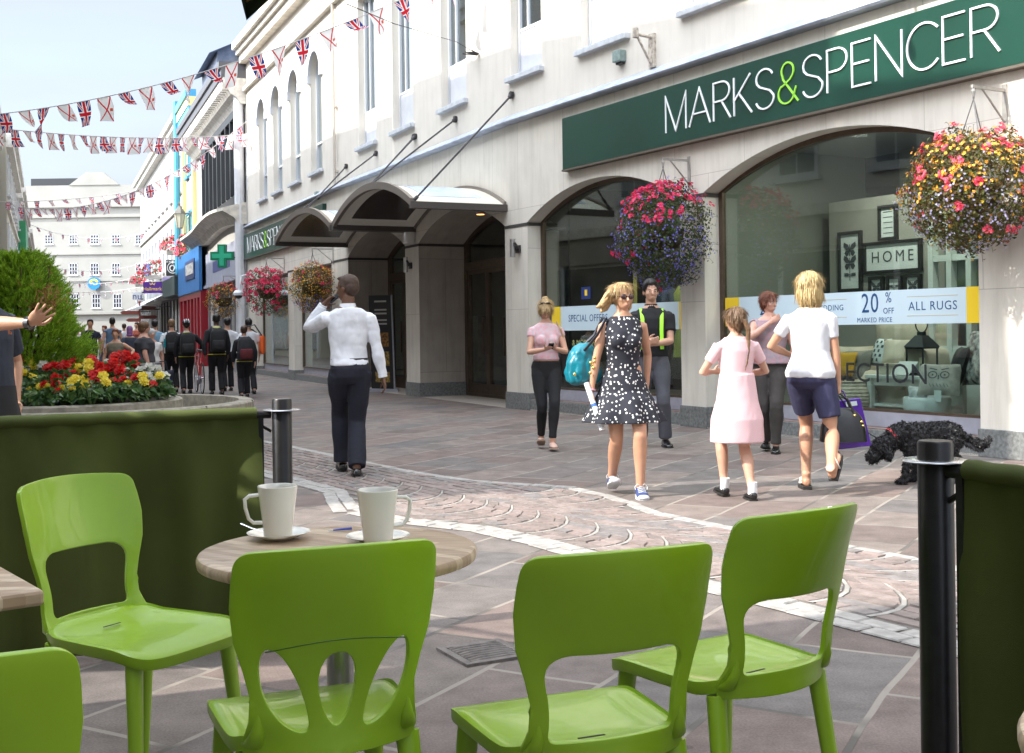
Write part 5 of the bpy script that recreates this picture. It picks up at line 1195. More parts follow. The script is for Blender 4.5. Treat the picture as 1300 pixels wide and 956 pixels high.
def chair(loc, face, label, style=0):
    root = empty('cafe_chair', (loc[0], loc[1], 0), label, 'chair', 'green plastic chairs on the café terrace', rz=math.atan2(face[1], face[0])-math.pi/2)
    # shell coordinates: x sideways, t height of the back
    R_ = [(.172, .43), (.176, .47), (.168, .51), (.166, .56), (.178, .61), (.196, .67), (.204, .74), (.203, .80)]
    top = rounded_poly([(.204, .80, 0), (.198, .862, .062), (0, .868, 0)], 7)
    right = R_+top[1:-1]; outline = right+[(-x, y) for x, y in right[::-1]]
    base_z = .43
    if style == 0:
        hh = rounded_poly([(.132, .485, .02), (.130, .55, .05), (.152, .655, .07), (-.152, .655, .07), (-.130, .55, .05), (-.132, .485, .02)], 6)
        hh = [(x, y+(.012*math.cos(x/.14*math.pi/2) if y > .6 else 0)) for x, y in hh]
        # subdivide the long upper and lower edges
        holes = [hh]
    else:
        holes = []
        holes.append([(.036*math.cos(2*math.pi*k/20)*(1+.25*math.sin(2*math.pi*k/20)), .568+.078*math.sin(2*math.pi*k/20)) for k in range(20)])
        lf = smooth_closed([(.138, .664), (.152, .63), (.146, .57), (.118, .515), (.080, .484), (.052, .482), (.058, .53), (.078, .59), (.108, .645)], 2)
        holes += [lf, [(-x, y) for x, y in lf[::-1]]]
    def densify(pl, st=.02):
        o = []
        for i in range(len(pl)):
            a, b = Vector(pl[i]), Vector(pl[(i+1) % len(pl)]); n = max(1, int((b-a).length/st))
            for k in range(n): o.append(tuple(a+(b-a)*k/n))
        return o
    outline = densify(outline); holes = [densify(h) for h in holes]
    grid = []
    def near(p, pl, d=.010): return any((p[0]-q[0])**2+(p[1]-q[1])**2 < d*d for q in pl)
    for i in range(-11, 12):
        for j in range(0, 24):
            p = (i*.0185, .435+j*.0185)
            if not near(p, outline) and not any(near(p, h) for h in holes): grid.append(p)
    def insd(p, pl):
        c = False; j = len(pl)-1
        for i in range(len(pl)):
            if (pl[i][1] > p[1]) != (pl[j][1] > p[1]) and p[0] < (pl[j][0]-pl[i][0])*(p[1]-pl[i][1])/(pl[j][1]-pl[i][1])+pl[i][0]: c = not c
            j = i
        return c
    grid = [p for p in grid if insd(p, outline) and not any(insd(p, h) for h in holes)]
    vs, fs = sheet_with_holes(outline, holes, grid)
    def shell(x, t):
        # spine of the back: leans backwards, bottom sweeps forward into the seat
        y = -.215-.10*smoothstep(.43, .87, t)-.02*math.sin((t-.43)/.44*math.pi)*-1
        k = lerp(.9, 1.75, smoothstep(.5, .8, t)); y += k*x*x
        low = 1-smoothstep(.43, .52, t); y += low*.035*(abs(x)/.17)**2
        z = t-.012*(x/.2)**2*smoothstep(.75, .87, t)
        return (x, y, z)
    me = bpy.data.meshes.new('backrest'); me.from_pydata([shell(*v[:2]) for v in vs], [], fs); me.materials.append(GREEN)
    bm = bmesh.new(); bm.from_mesh(me); bmesh.ops.recalc_face_normals(bm, faces=bm.faces); bm.to_mesh(me); bm.free()
    me.polygons.foreach_set('use_smooth', [True]*len(me.polygons))
    o = bpy.data.objects.new('backrest', me); COL.objects.link(o); o.parent = root
    sm = o.modifiers.new('thickness', 'SOLIDIFY'); sm.thickness = .013; sm.offset = 0
    bv = o.modifiers.new('edges', 'BEVEL'); bv.width = .0055; bv.segments = 3; bv.limit_method = 'ANGLE'; bv.angle_limit = R(40)
    # seat: dished superellipse with a rolled edge
    N = 30; rings = [0, .25, .5, .7, .82, .9, .955, .985, 1.0, 1.0, .985]; mb = MB(); V = []
    for ri, q in enumerate(rings):
        for k in range(N*2):
            a = math.pi*k/N; ca, sa = math.cos(a), math.sin(a); e = .42
            x = .205*q*(abs(ca)**e)*(1 if ca > 0 else -1); y = .02+.215*q*(abs(sa)**e)*(1 if sa > 0 else -1)
            x *= 1+.10*(y/.2)*.5
            z = .452-.012*math.exp(-((x/.12)**2+((y+.02)/.13)**2))+.010*smoothstep(.7, .95, q)
            z -= .028*smoothstep(.10, .235, y)*(y-.1)/.135 if y > .1 else 0
            if y < -.1: z += .02*smoothstep(.1, .2, -y)
            if ri >= 8: z -= (.0, .022, .030)[ri-8]
            elif q > .9: z -= .010*((q-.9)/.1)**2
            V.append((x, y, z))
    n = 2*N; fs = [(i*n+k, i*n+(k+1) % n, (i+1)*n+(k+1) % n, (i+1)*n+k) for i in range(len(rings)-1) for k in range(n)]
    mb.add(V, fs)
    under = [(x*.97, y*.97, z-.02) for x, y, z in V[:n*8]][:]
    mb.add(under[n*1:], [(i*n+k, i*n+(k+1) % n, (i+1)*n+(k+1) % n, (i+1)*n+k) for i in range(6) for k in range(n)])
    mb.build('seat', GREEN, root, smooth=50)
    # sweep joining posts to the seat corners
    for g_ in (-1, 1):
        mb = MB(); mb.tube([(g_*.150, -.196, .53), (g_*.152, -.192, .49), (g_*.155, -.178, .464), (g_*.16, -.14, .450), (g_*.17, -.08, .447), (g_*.18, .0, .444)], [(.004, .004), (.013, .010), (.02, .013), (.022, .012), (.016, .010), (.006, .006)], 12)
        mb.build('corner_sweep', GREEN, root, smooth=70)
    for gx in (-1, 1):
        for gy in (-1, 1):
            mb = MB(); mb.tube([(gx*.165, gy*.155+.01, .435), (gx*.195, gy*.205, .0)], [(.026, .019), (.017, .014)], 12); mb.build('leg', GREEN, root, smooth=60)
            mb = MB(); mb.tube([(gx*.195, gy*.205, -.001), (gx*.195, gy*.205, .012)], .019, 10); mb.build('foot', mat('foot_grey', (.1, .1, .1), .6), root)
    if style == 0:
        mb = MB(); mb.box((-.03, -.11, .4525), (.03, -.104, .4535)); mb.build('drain_slot', DARKG, root)
    else:
        mb = MB(); pts = [shell(x/100, .652+.018*math.cos(x/14*1.57)) for x in range(-14, 15)]; mb.tube([(p[0], p[1]-.0062, p[2]) for p in pts], .0016, 5); mb.build('groove', mat('green_groove', (.04, .12, .004), .4), root)
    return root
def cpos(back, face, d=.235):
    l = math.hypot(*face); return (back[0]+face[0]/l*d, back[1]+face[1]/l*d), (face[0]/l, face[1]/l)
p, f = cpos((-1.25, 3.40), (.85, -.50)); chair(p, f, 'green plastic chair with one large back opening standing against the green canvas screen')
p, f = cpos((-.352, 2.33), (-.36, .93)); chair(p, f, 'green plastic chair with petal shaped back openings drawn up to the round table', 1)
p, f = cpos((.195, 2.25), (-.36, .93)); chair(p, f, 'green plastic chair seen squarely from behind, between the drain grating and the tilted chair')
p, f = cpos((.64, 2.70), (-.56, .83)); chair(p, f, 'green plastic chair turned away beside the black post, its pale seat showing')
p, f = cpos((-.79, 1.55), (-.30, .95)); chair(p, f, 'green plastic chair nearest the camera at the corner of the square table')

wood = bpy.data.materials.new('striped_laminate'); wood.use_nodes = True; nt = wood.node_tree; b = nt.nodes['Principled BSDF']
tc = nt.nodes.new('ShaderNodeTexCoord'); mp = nt.nodes.new('ShaderNodeMapping'); mp.inputs['Rotation'].default_value = (0, 0, R(38)); mp.inputs['Scale'].default_value = (1, 1, 1); nt.links.new(tc.outputs['Object'], mp.inputs[0])
br = nt.nodes.new('ShaderNodeTexBrick'); br.inputs['Scale'].default_value = 1; br.inputs['Brick Width'].default_value = .26; br.inputs['Row Height'].default_value = .028; br.inputs['Mortar Size'].default_value = 0; br.offset = .37
br.inputs['Color1'].default_value = (0, 0, 0, 1); br.inputs['Color2'].default_value = (1, 1, 1, 1); nt.links.new(mp.outputs[0], br.inputs['Vector'])
rp = nt.nodes.new('ShaderNodeValToRGB'); e = rp.color_ramp; e.elements[0].color = (.38, .25, .15, 1); e.elements[1].color = (.72, .57, .40, 1); e.elements[1].position = 1; el = e.elements.new(.5); el.color = (.52, .38, .25, 1); nt.links.new(br.outputs['Color'], rp.inputs[0])
m2 = nt.nodes.new('ShaderNodeMapping'); m2.inputs['Rotation'].default_value = (0, 0, R(38)); m2.inputs['Scale'].default_value = (6, 90, 20); nt.links.new(tc.outputs['Object'], m2.inputs[0])
nz = nt.nodes.new('ShaderNodeTexNoise'); nz.inputs['Scale'].default_value = 1; nz.inputs['Detail'].default_value = 5; nt.links.new(m2.outputs[0], nz.inputs['Vector'])
r2 = nt.nodes.new('ShaderNodeValToRGB'); r2.color_ramp.elements[0].color = (.78, .76, .74, 1); r2.color_ramp.elements[0].position = .35; r2.color_ramp.elements[1].position = .6; nt.links.new(nz.outputs['Fac'], r2.inputs[0])
mu = nt.nodes.new('ShaderNodeMixRGB'); mu.blend_type = 'MULTIPLY'; mu.inputs[0].default_value = 1; nt.links.new(rp.outputs[0], mu.inputs[1]); nt.links.new(r2.outputs[0], mu.inputs[2]); nt.links.new(mu.outputs[0], b.inputs['Base Color'])
b.inputs['Roughness'].default_value = .42; b.inputs['Coat Weight'].default_value = .1
def round_table(x, y, r, label):
    t = empty('round_table', (x, y, 0), label, 'table')
    m = MB(); m.lathe([(0, .700), (r-.012, .700), (r-.002, .704), (r, .712), (r, .722), (r-.004, .729), (r-.012, .732), (0, .732)], 72); m.build('tabletop', wood, t, smooth=35)
    m = MB(); m.tube([(0, 0, .03), (0, 0, .70)], .034, 16); m.build('column', CHROME, t, smooth=40)
    m = MB(); m.lathe([(0, 0), (.21, 0), (.21, .01), (.05, .03), (0, .03)], 32); m.build('base', mat('base_grey', (.3, .3, .3), .4, metal=.8), t, smooth=30)
    m = MB()
    for k in range(4):
        a = math.pi/2*k+.5; m.tube([(0, 0, .69), (math.cos(a)*(r-.06), math.sin(a)*(r-.06), .69)], (.012), 6)
    m.build('support_arms', mat('base_grey', (.3, .3, .3)), t)
    return t
round_table(-.44, 2.95, .345, 'round striped wood café table carrying the two white mugs')
round_table(.98, 1.47, .33, 'round wood café table cut off by the bottom right corner')
tsq = empty('square_table', (-1.49, 2.57, 0), 'square striped wood café table cut by the left edge', 'table', rz=math.atan2(-.61, -.79))
m = MB(); m.box((-.35, -.35, .698), (.35, .35, .732)); m.build('tabletop', wood, tsq, bevel=.008)
m = MB(); m.tube([(0, 0, .03), (0, 0, .70)], .034, 16); m.build('column', CHROME, tsq, smooth=40); m = MB(); m.lathe([(0, 0), (.21, 0), (.21, .01), (.05, .03), (0, .03)], 32); m.build('base', MATS['base_grey'], tsq, smooth=30)

china = mat('white_china', (.82, .80, .72), .12, coat=.5, sss=0); coffee = mat('coffee', (.08, .035, .015), .2)
def mug(px, py, label, hdir):
    c = G(px, py, .732+.012); Hm, r0, r1 = .132, .036, .0515
    t = empty('mug', c, label, 'mug', 'white mugs on the round table')
    m = MB(); m.lathe([(0, 0), (r0-.004, 0), (r0, .003)]+[(lerp(r0, r1, (k/10)**1.15), .003+(Hm-.003)*k/10) for k in range(1, 11)]+[(r1-.0015, Hm+.0015), (r1-.0035, Hm)]+[(lerp(r1, r0, (k/6))-.004, Hm-.09*k/6) for k in range(1, 7)]+[(0, .012)], 40); m.build('cup', china, t, smooth=50)
    m = MB(); m.lathe([(0, .10), (.042, .10)], 24); m.build('coffee', coffee, t)
    ca, sa = hdir; m = MB()
    prof = [(.044, .112), (.072, .110), (.083, .102), (.082, .080), (.074, .052), (.062, .041), (.038, .040)]
    m.tube([(ca*x, sa*x, z) for x, z in prof], [(.0075, .005)]*7, 10); m.build('handle', china, t, smooth=70)
    return t
def saucer(px, py, label):
    c = G(px, py, .732); t = empty('saucer', c, label, 'saucer', 'white saucers on the round table')
    m = MB(); m.lathe([(0, .001), (.042, .001), (.046, .004), (.070, .013), (.081, .0175), (.0825, .019), (.080, .0195), (.066, .014), (.045, .0075), (0, .0065)], 48); m.build('dish', china, t, smooth=50)
    m = MB(); m.lathe([(.030, .0066), (.031, .0085), (.033, .0085), (.034, .0066)], 32); m.build('well_ring', china, t, smooth=50)
    return c
s1 = saucer(354, 684, 'white saucer with a teaspoon under the left-hand mug'); s2 = saucer(480, 688, 'white saucer under the right-hand mug, beside the blue sachet')
mug(353, 682, 'white mug whose handle points to the left, at the spoon', (-.95, -.3)); mug(480, 689, 'white mug whose handle points to the right, nearer the chair', (.95, .3))
t = empty('teaspoon', s1+Vector((-.06, -.005, .02)), 'small steel teaspoon resting on the saucer of the left-hand mug', 'spoon')
m = MB(); q = s1; m.tube([q+Vector((-.03, -.02, .022)), q+Vector((-.07, -.005, .030)), q+Vector((-.10, .008, .040))], [(.003, .001), (.0035, .0012), (.0045, .0015)], 8); wp(m, 'handle', mat('steel', (.7, .7, .72), .15, metal=1), t, smooth=60)
m = MB(); m.ell(q+Vector((-.022, -.024, .0185)), .013, .010, .004); wp(m, 'bowl', MATS['steel'], t, smooth=60)
q = G(432, 674, .732); t = empty('sugar_sachet', q, 'blue and white paper stick sachet lying on the round table between the mugs', 'sachet')
m = MB(); m.tube([q+Vector((-.018, -.012, .004)), q+Vector((.03, .004, .006))], [(.004, .002), (.006, .0035)], 8); wp(m, 'blue_end', mat('sachet_blue', (.03, .06, .45), .4), t)
m = MB(); m.tube([q+Vector((-.03, -.016, .004)), q+Vector((-.018, -.012, .004))], [(.004, .0015)]*2, 8); wp(m, 'white_end', WPAINT, t)
q = G(459, 676, .732); t = empty('sugar_sachet', q, 'small crumpled end of a blue and white sachet beside the right-hand mug', 'sachet')
m = MB(); m.tube([q+Vector((-.003, -.012, .004)), q+Vector((.006, .012, .006))], [(.005, .0025)]*2, 7); wp(m, 'paper', WPAINT, t); m = MB(); m.tube([q+Vector((.0, -.014, .004)), q+Vector((-.002, -.010, .004))], .0055, 7); wp(m, 'blue_tip', MATS['sachet_blue'], t)

# bollards and canvas screens
postm = mat('post_black', (.018, .017, .018), .32, .2, 30, .05, 200, metal=.3)
def bollard(x, y, h, label):
    t = empty('screen_post', (x, y, 0), label, 'post', 'black posts holding the canvas screens')
    m = MB(); m.lathe([(0, 0), (.0405, 0), (.0405, h-.006), (.037, h-.001), (.030, h), (0, h)], 36); m.build('tube', postm, t, smooth=40)
    m = MB(); m.lathe([(.0407, h-.052), (.0415, h-.052), (.075, h-.05), (.077, h-.0475), (.075, h-.045), (.0415, h-.044)], 40); m.build('ring_plate', mat('ring_steel', (.42, .42, .43), .25, metal=.9), t, smooth=50)
    m = MB(); m.lathe([(0, 0), (.10, 0), (.10, .012), (.0407, .014)], 32); m.build('foot_plate', postm, t, smooth=30)
bollard(-.955, 4.88, 1.0, 'black post at the end of the long green screen behind the mugs'); bollard(.985, 2.76, 1.0, 'black post at the right, beside the dog')
canvas = mat('green_canvas', (.060, .078, .006), .8, .12, 3, .35, 700); hem = mat('canvas_black_edge', (.008, .008, .009), .7)
def screen(p0, p1, label, zt=.962, z0=.03, seed=1):
    p0 = Vector((*p0, 0)); p1 = Vector((*p1, 0)); L = (p1-p0).length; d = (p1-p0)/L; nn = Vector((d.y, -d.x, 0))
    if nn.y > 0: nn = -nn
    t = empty('canvas_screen', p0, label, 'screen', 'green canvas screens round the café')
    N = int(L/.018); Mz = 40; m = MB(); vs = []
    for i in range(N+1):
        s = L*i/N
        for j in range(Mz+1):
            z = lerp(zt-.028, z0, j/Mz); dp = smoothstep(0, .5, j/Mz)
            wv = .055*dp*(math.sin(s*9+seed)+.6*math.sin(s*17+2*seed+z*.8)+.25*math.sin(s*31))+.004*math.sin(s*42)*(1-dp)*2*max(0, 1-j/8)
            vs.append(p0+d*s+nn*(wv+.004)+Vector((0, 0, z)))
    k = Mz+1; m.add(vs, [(i*k+j, (i+1)*k+j, (i+1)*k+j+1, i*k+j+1) for i in range(N) for j in range(Mz)])
    o = wp(m, 'canvas', canvas, t, smooth=80)
    m = MB(); NN = 40
    m.tube([p0+d*(.02+(L-.04)*i/NN)+Vector((0, 0, zt-.022+.0015*math.sin(i*2.1))) for i in range(NN+1)], [(.026+.002*math.sin(i*1.7+seed), .024) for i in range(NN+1)], 16)
    for i in range(N):
        pass
    wp(m, 'rolled_top', canvas, t, smooth=70)
    m = MB()
    m.hexa([p0-d*.008-nn*.008+Vector((0, 0, z0)), p0+d*.012-nn*.008+Vector((0, 0, z0)), p0+d*.012+nn*.012+Vector((0, 0, z0)), p0-d*.008+nn*.012+Vector((0, 0, z0)),
            p0-d*.008-nn*.008+Vector((0, 0, zt-.03)), p0+d*.012-nn*.008+Vector((0, 0, zt-.03)), p0+d*.012+nn*.012+Vector((0, 0, zt-.03)), p0-d*.008+nn*.012+Vector((0, 0, zt-.03))])
    m.tube([p0-d*.04+Vector((0, 0, zt-.03)), p0+d*.03+Vector((0, 0, zt-.03))], .016, 8); m.tube([p0-d*.04+Vector((0, 0, zt-.10)), p0+d*.0+Vector((0, 0, zt-.075))], .007, 6)
    wp(m, 'black_edge', hem, t)
screen((-1.045, 4.90), (-3.3, 4.08), 'long green canvas screen between the planter and the café tables')
screen((1.02, 2.69), (1.62, 1.42), 'dark green canvas screen at the right edge beside the black post', seed=3)
# parasols above the terrace
def parasol(cx, cy, corner, zc, zt, label, m_c):
    t = empty('parasol', (cx, cy, 0), label, 'parasol', 'parasols over the café terrace')
    cs_ = [Vector((cx+sx*abs(corner[0]-cx), cy+sy*abs(corner[1]-cy), zc)) for sx, sy in ((-1, 1), (-1, -1), (1, -1), (1, 1))]
    cs_[3] = Vector((cx+.9, cy-.35, zc+.1))
    m = MB(); apex = Vector((cx, cy, zt)); N = 8; vs = []
    for k in range(4):
        a, b = cs_[k], cs_[(k+1) % 4]; vs = []
        for i in range(N+1):
            for j in range(N+1):
                e = a.lerp(b, j/N); p = apex.lerp(e, i/N); p.z += .34*math.sin(math.pi*j/N)*(i/N)**2; vs.append(p)
        m.add(vs, [(i*(N+1)+j, i*(N+1)+j+1, (i+1)*(N+1)+j+1, (i+1)*(N+1)+j) for i in range(N) for j in range(N)])
        for j in range(N):
            e0 = a.lerp(b, j/N); e1 = a.lerp(b, (j+1)/N); e0.z += .34*math.sin(math.pi*j/N); e1.z += .34*math.sin(math.pi*(j+1)/N)
            m.add([e0, e1, e1-Vector((0, 0, .07)), e0-Vector((0, 0, .07))], [(0, 1, 2, 3)])
    wp(m, 'canopy', m_c, t)
    px_, py_ = cx+2.5, cy-1.7; m = MB(); m.tube([(px_, py_, 0), (px_, py_, zt+.25)], .035, 12); m.tube([(px_, py_, zt+.15), (cx, cy, zt+.12)], .025, 8); m.tube([(cx, cy, zt-.1), (cx, cy, zt+.14)], .025, 8); wp(m, 'cantilever_pole', mat('pole_wood', (.25, .14, .07), .5), t)
    for k in range(4): m = MB(); m.tube([apex-Vector((0, 0, .03)), cs_[k]], .012, 6); wp(m, 'rib', MATS['pole_wood'], t)
    m = MB(); m.lathe([(0, 0), (.28, 0), (.28, .06), (.06, .1), (0, .1)], 24, (px_, py_, 0)); wp(m, 'base', GRAN, t)
parasol(.10, 3.2, (-.885, 4.0), 2.40, 2.85, 'dark green cantilever parasol whose corner hangs into the top of the view', mat('parasol_green', (.02, .035, .012), .8))

parasol(-3.85, 3.97, (-2.68, 4.6), 2.45, 2.85, 'unseen dark green parasol added left of the café to shade the canvas screen', MATS['parasol_green'])  # made-up parasol out of view, keeps the sun off the long screen
nt = GREEN.node_tree; b = nt.nodes['Principled BSDF']; n = nt.nodes.new('ShaderNodeTexNoise'); n.inputs['Scale'].default_value = 9; n.inputs['Detail'].default_value = 8; n.inputs['Roughness'].default_value = .7
r_m = nt.nodes.new('ShaderNodeMapRange'); r_m.inputs[1].default_value = .3; r_m.inputs[2].default_value = .7; r_m.inputs[3].default_value = .28; r_m.inputs[4].default_value = .58; nt.links.new(nt.nodes['Texture Coordinate'].outputs['Object'], n.inputs['Vector']); nt.links.new(n.outputs['Fac'], r_m.inputs[0]); nt.links.new(r_m.outputs[0], b.inputs['Roughness'])
# ================================================================ planter, flowers, bush, hanging baskets, bunting
def rand_unit(r): 
    while 1:
        v = Vector((r.uniform(-1, 1), r.uniform(-1, 1), r.uniform(-1, 1)))
        if .05 < v.length < 1: return v.normalized()
def leaf(mb, c, n, u, L, w, fold=.25):
    """a small folded leaf: 6 points, two half blades"""
    n = n.normalized(); u = (u-n*u.dot(n)); u = u.normalized() if u.length > 1e-4 else n.orthogonal().normalized(); s = n.cross(u)
    p = [c, c+u*L*.45+s*w*.5+n*w*fold, c+u*L-n*L*.1, c+u*L*.45-s*w*.5+n*w*fold, c+u*L*.45]
    mb.add(p, [(0, 1, 2, 4), (0, 4, 2, 3)])
def needle(mb, c, u, L, w):
    s = u.orthogonal().normalized(); mb.add([c-s*w/2, c+s*w/2, c+u*L], [(0, 1, 2)])
def bloom(mb, c, n, r_, petals=5, rr=None, layers=1):
    n = n.normalized(); a = n.orthogonal().normalized(); b = n.cross(a); ph = (rr or rnd).random()*6
    for l in range(layers):
        q = r_*(1-.32*l); h = n*(r_*.28*l)
        for k in range(petals):
            t0 = ph+l*.6+2*math.pi*k/petals; t1 = t0+2*math.pi/petals*.92; tm = (t0+t1)/2
            d0 = a*math.cos(t0)+b*math.sin(t0); d1 = a*math.cos(t1)+b*math.sin(t1); dm = a*math.cos(tm)+b*math.sin(tm)
            mb.add([c+h, c+h+d0*q*.75+n*q*.2, c+h+dm*q+n*q*.1, c+h+d1*q*.75+n*q*.2], [(0, 1, 2, 3)])
stone_p = cladding_mat('planter_stone', (.33, .295, .24), 50, 50, 0, (.3, .3, .3), .35, .4, .9, .6)
stone_pl = mat('planter_concrete', (.36, .325, .265), .9, .3, 14, .4, 60, col2=(.22, .20, .165))
pc = Vector((-4.57, 12.72, 0)); pr_ = 1.74
pl = empty('stone_planter', pc, 'big round pebbly concrete planter with a raised inner tier behind the screen', 'planter')
m = MB(); m.lathe([(pr_-.02, 0), (pr_-.03, .40), (pr_, .42), (pr_, .53), (pr_-.02, .545), (pr_-.16, .545), (pr_-.17, .50), (pr_-.18, .36), (0, .36)], 96, pc); wp(m, 'outer_tier', stone_pl, pl, smooth=30)
ic = Vector((-4.75, 12.62, 0)); m = MB(); m.lathe([(1.18, .36), (1.18, .57), (1.16, .585), (1.05, .585), (1.04, .52), (0, .52)], 72, ic); wp(m, 'inner_tier', stone_pl, pl, smooth=30)
m = MB()
for k in range(10):
    a = k*math.pi/5+.1; d = Vector((math.cos(a), math.sin(a), 0)); t_ = Vector((-d.y, d.x, 0))
    q = pc+d*(pr_+.001); m.hexa([q-t_*.004+Vector((0, 0, .43)), q+t_*.004+Vector((0, 0, .43)), q+t_*.004-d*.16+Vector((0, 0, .43)), q-t_*.004-d*.16+Vector((0, 0, .43)), q-t_*.004+Vector((0, 0, .5465)), q+t_*.004+Vector((0, 0, .5465)), q+t_*.004-d*.16+Vector((0, 0, .5465)), q-t_*.004-d*.16+Vector((0, 0, .5465))])
wp(m, 'rim_joints', mat('joint_dark', (.1, .09, .08), .9), pl)
m = MB(); m.lathe([(1.03, .53), (0, .6)], 40, ic); wp(m, 'soil', mat('soil', (.035, .025, .018), .95, .4, 30, .5, 60), pl)
# flowers, each plant of begonia a thing: build prototypes, copy
r5 = random.Random(5)
def begonia(bl_mat, seed):
    r = random.Random(seed); root = empty('begonia_plant', (0, 0, 0), 'begonia', 'flower', 'begonias in the stone planter')
    m = MB()
    for k in range(64):
        a = r.uniform(0, 6.28); el = r.uniform(.1, 1.3); rr = r.uniform(.06, .20)
        c = Vector((math.cos(a)*rr*math.cos(el*.5), math.sin(a)*rr*math.cos(el*.5), .04+.17*math.sin(el)*r.uniform(.5, 1.1)))
        u = Vector((math.cos(a+r.uniform(-.8, .8)), math.sin(a), r.uniform(-.5, .4))); leaf(m, c, Vector((0, 0, 1))+rand_unit(r)*.7, u, r.uniform(.07, .12), r.uniform(.05, .08))
    m.build('foliage', BEGL, root)
    m = MB()
    for k in range(8): a = r.uniform(0, 6.28); m.tube([(0, 0, 0), (math.cos(a)*.06, math.sin(a)*.06, .12), (math.cos(a)*.1, math.sin(a)*.1, .2)], .006, 5)
    m.build('stems', mat('stem_green', (.08, .14, .03), .6), root)
    for k in range(r.choice([2, 3, 3])):
        a = r.uniform(0, 6.28); rr = r.uniform(.03, .15); c = Vector((math.cos(a)*rr, math.sin(a)*rr, r.uniform(.17, .29)))
        m = MB(); n0 = Vector((math.cos(a)*.3+.1, -.7, .7))
        for q in range(3): bloom(m, c+rand_unit(r)*.012, n0+rand_unit(r)*.45, r.uniform(.046, .062), 6, r, 3)
        m.build('bloom', bl_mat, root)
    return root
BEGL = leaf_mat('begonia_leaves', [(.035, .09, .02), (.06, .14, .03), (.09, .18, .04), (.04, .11, .04), (.12, .20, .06)], .35, .25)
reds = leaf_mat('red_petals', [(.62, .008, .006), (.75, .02, .012), (.5, .005, .005)], .5, .3); yels = leaf_mat('yellow_petals', [(.80, .62, .03), (.85, .74, .10), (.74, .55, .02)], .5, .3); whts = leaf_mat('white_petals', [(.75, .74, .68), (.66, .66, .58)], .5, .3)
protos = [[begonia(reds, 11), begonia(reds, 12)], [begonia(yels, 21), begonia(yels, 22)], [begonia(whts, 31)]]
used = set(); cname = ['red', 'yellow', 'white']; words_ = {}
spots = [(24, 463, 1), (33, 466, 2), (128, 452, 2), (186, 466, 2), (38, 462, 2), (50, 458, 2), (60, 460, 2), (68, 470, 0), (62, 482, 0), (74, 472, 0), (88, 466, 1), (98, 455, 0), (106, 456, 0), (92, 487, 1), (80, 497, 1), (123, 462, 0), (130, 468, 0), (126, 482, 0), (147, 455, 0), (154, 457, 0), (158, 450, 0), (149, 466, 0), (164, 463, 2), (171, 465, 2), (118, 470, 0), (193, 475, 1), (198, 478, 2), (170, 478, 2), (30, 480, 1), (45, 492, 1), (110, 488, 0), (140, 480, 0), (175, 488, 1), (60, 498, 0), (100, 470, 1), (15, 474, 1), (5, 462, 0), (184, 484, 0), (118, 500, 1)]
pos = []
rowd = {}
for i, (px, py, ci) in enumerate(spots):
    zb = .80+.0*py; Y = lerp(13.1, 11.75, (py-448)/52); v = P(px, py, Y)
    x, y = v.x, Y; d = Vector((x-ic.x, y-ic.y))
    if d.length > 1.0: d = d.normalized()*1.0
    pos.append((ic.x+d.x, ic.y+d.y, ci, px, py, max(-.02, min(.35, v.z-.22-.57))))
for i, (x, y, ci, px, py, dz) in enumerate(pos):
    pr0 = protos[ci][i % len(protos[ci])]
    if id(pr0) not in used: t = pr0; used.add(id(pr0))
    else: t = copy_tree(pr0)
    t.location = (x, y, .565+dz*.75); t.rotation_euler.z = r5.uniform(-.6, .6); sc = r5.uniform(.85, 1.15); t.scale = (sc, sc, sc)
    row = 'back' if py < 462 else ('middle' if py < 480 else 'front')
    t['_k'] = str(ci)+row; t['px'] = px
by = {}
for o in [o for o in COL.objects if o.name.startswith('begonia_plant')]: by.setdefault((int(o['_k'][0]), o['_k'][1:]), []).append(o)
ordw = ['first from the left', 'second from the left', 'third from the left', 'fourth from the left', 'fifth from the left', 'sixth from the left', 'seventh from the left', 'eighth from the left', 'ninth from the left']
for (ci, row), L in by.items():
    L.sort(key=lambda o: o['px'])
    for k, o in enumerate(L):
        o['label'] = '%s begonia, %s of the %s row in the planter' % (cname[ci], ordw[k].replace(' the', ''), row) if len(L) > 1 else '%s begonia, the only %s one in the %s row of the planter' % (cname[ci], cname[ci], row)
        del o['_k']; del o['px']
# low leaves between them
m = MB()
for k in range(1300):
    a = r5.uniform(0, 6.28); q = 1.06*math.sqrt(r5.random()); c = ic+Vector((math.cos(a)*q, math.sin(a)*q, .60+.26*(1-(q/1.1)**3)*r5.random()+.02))
    leaf(m, c, Vector((0, 0, 1))+rand_unit(r5)*.9, Vector((math.cos(a), math.sin(a), r5.uniform(-.6, .5))), r5.uniform(.06, .13), r5.uniform(.04, .08))
o = m.build('ground_foliage', BEGL); tag(o, 'dense green leaves filling the stone planter between the begonias', kind='stuff')
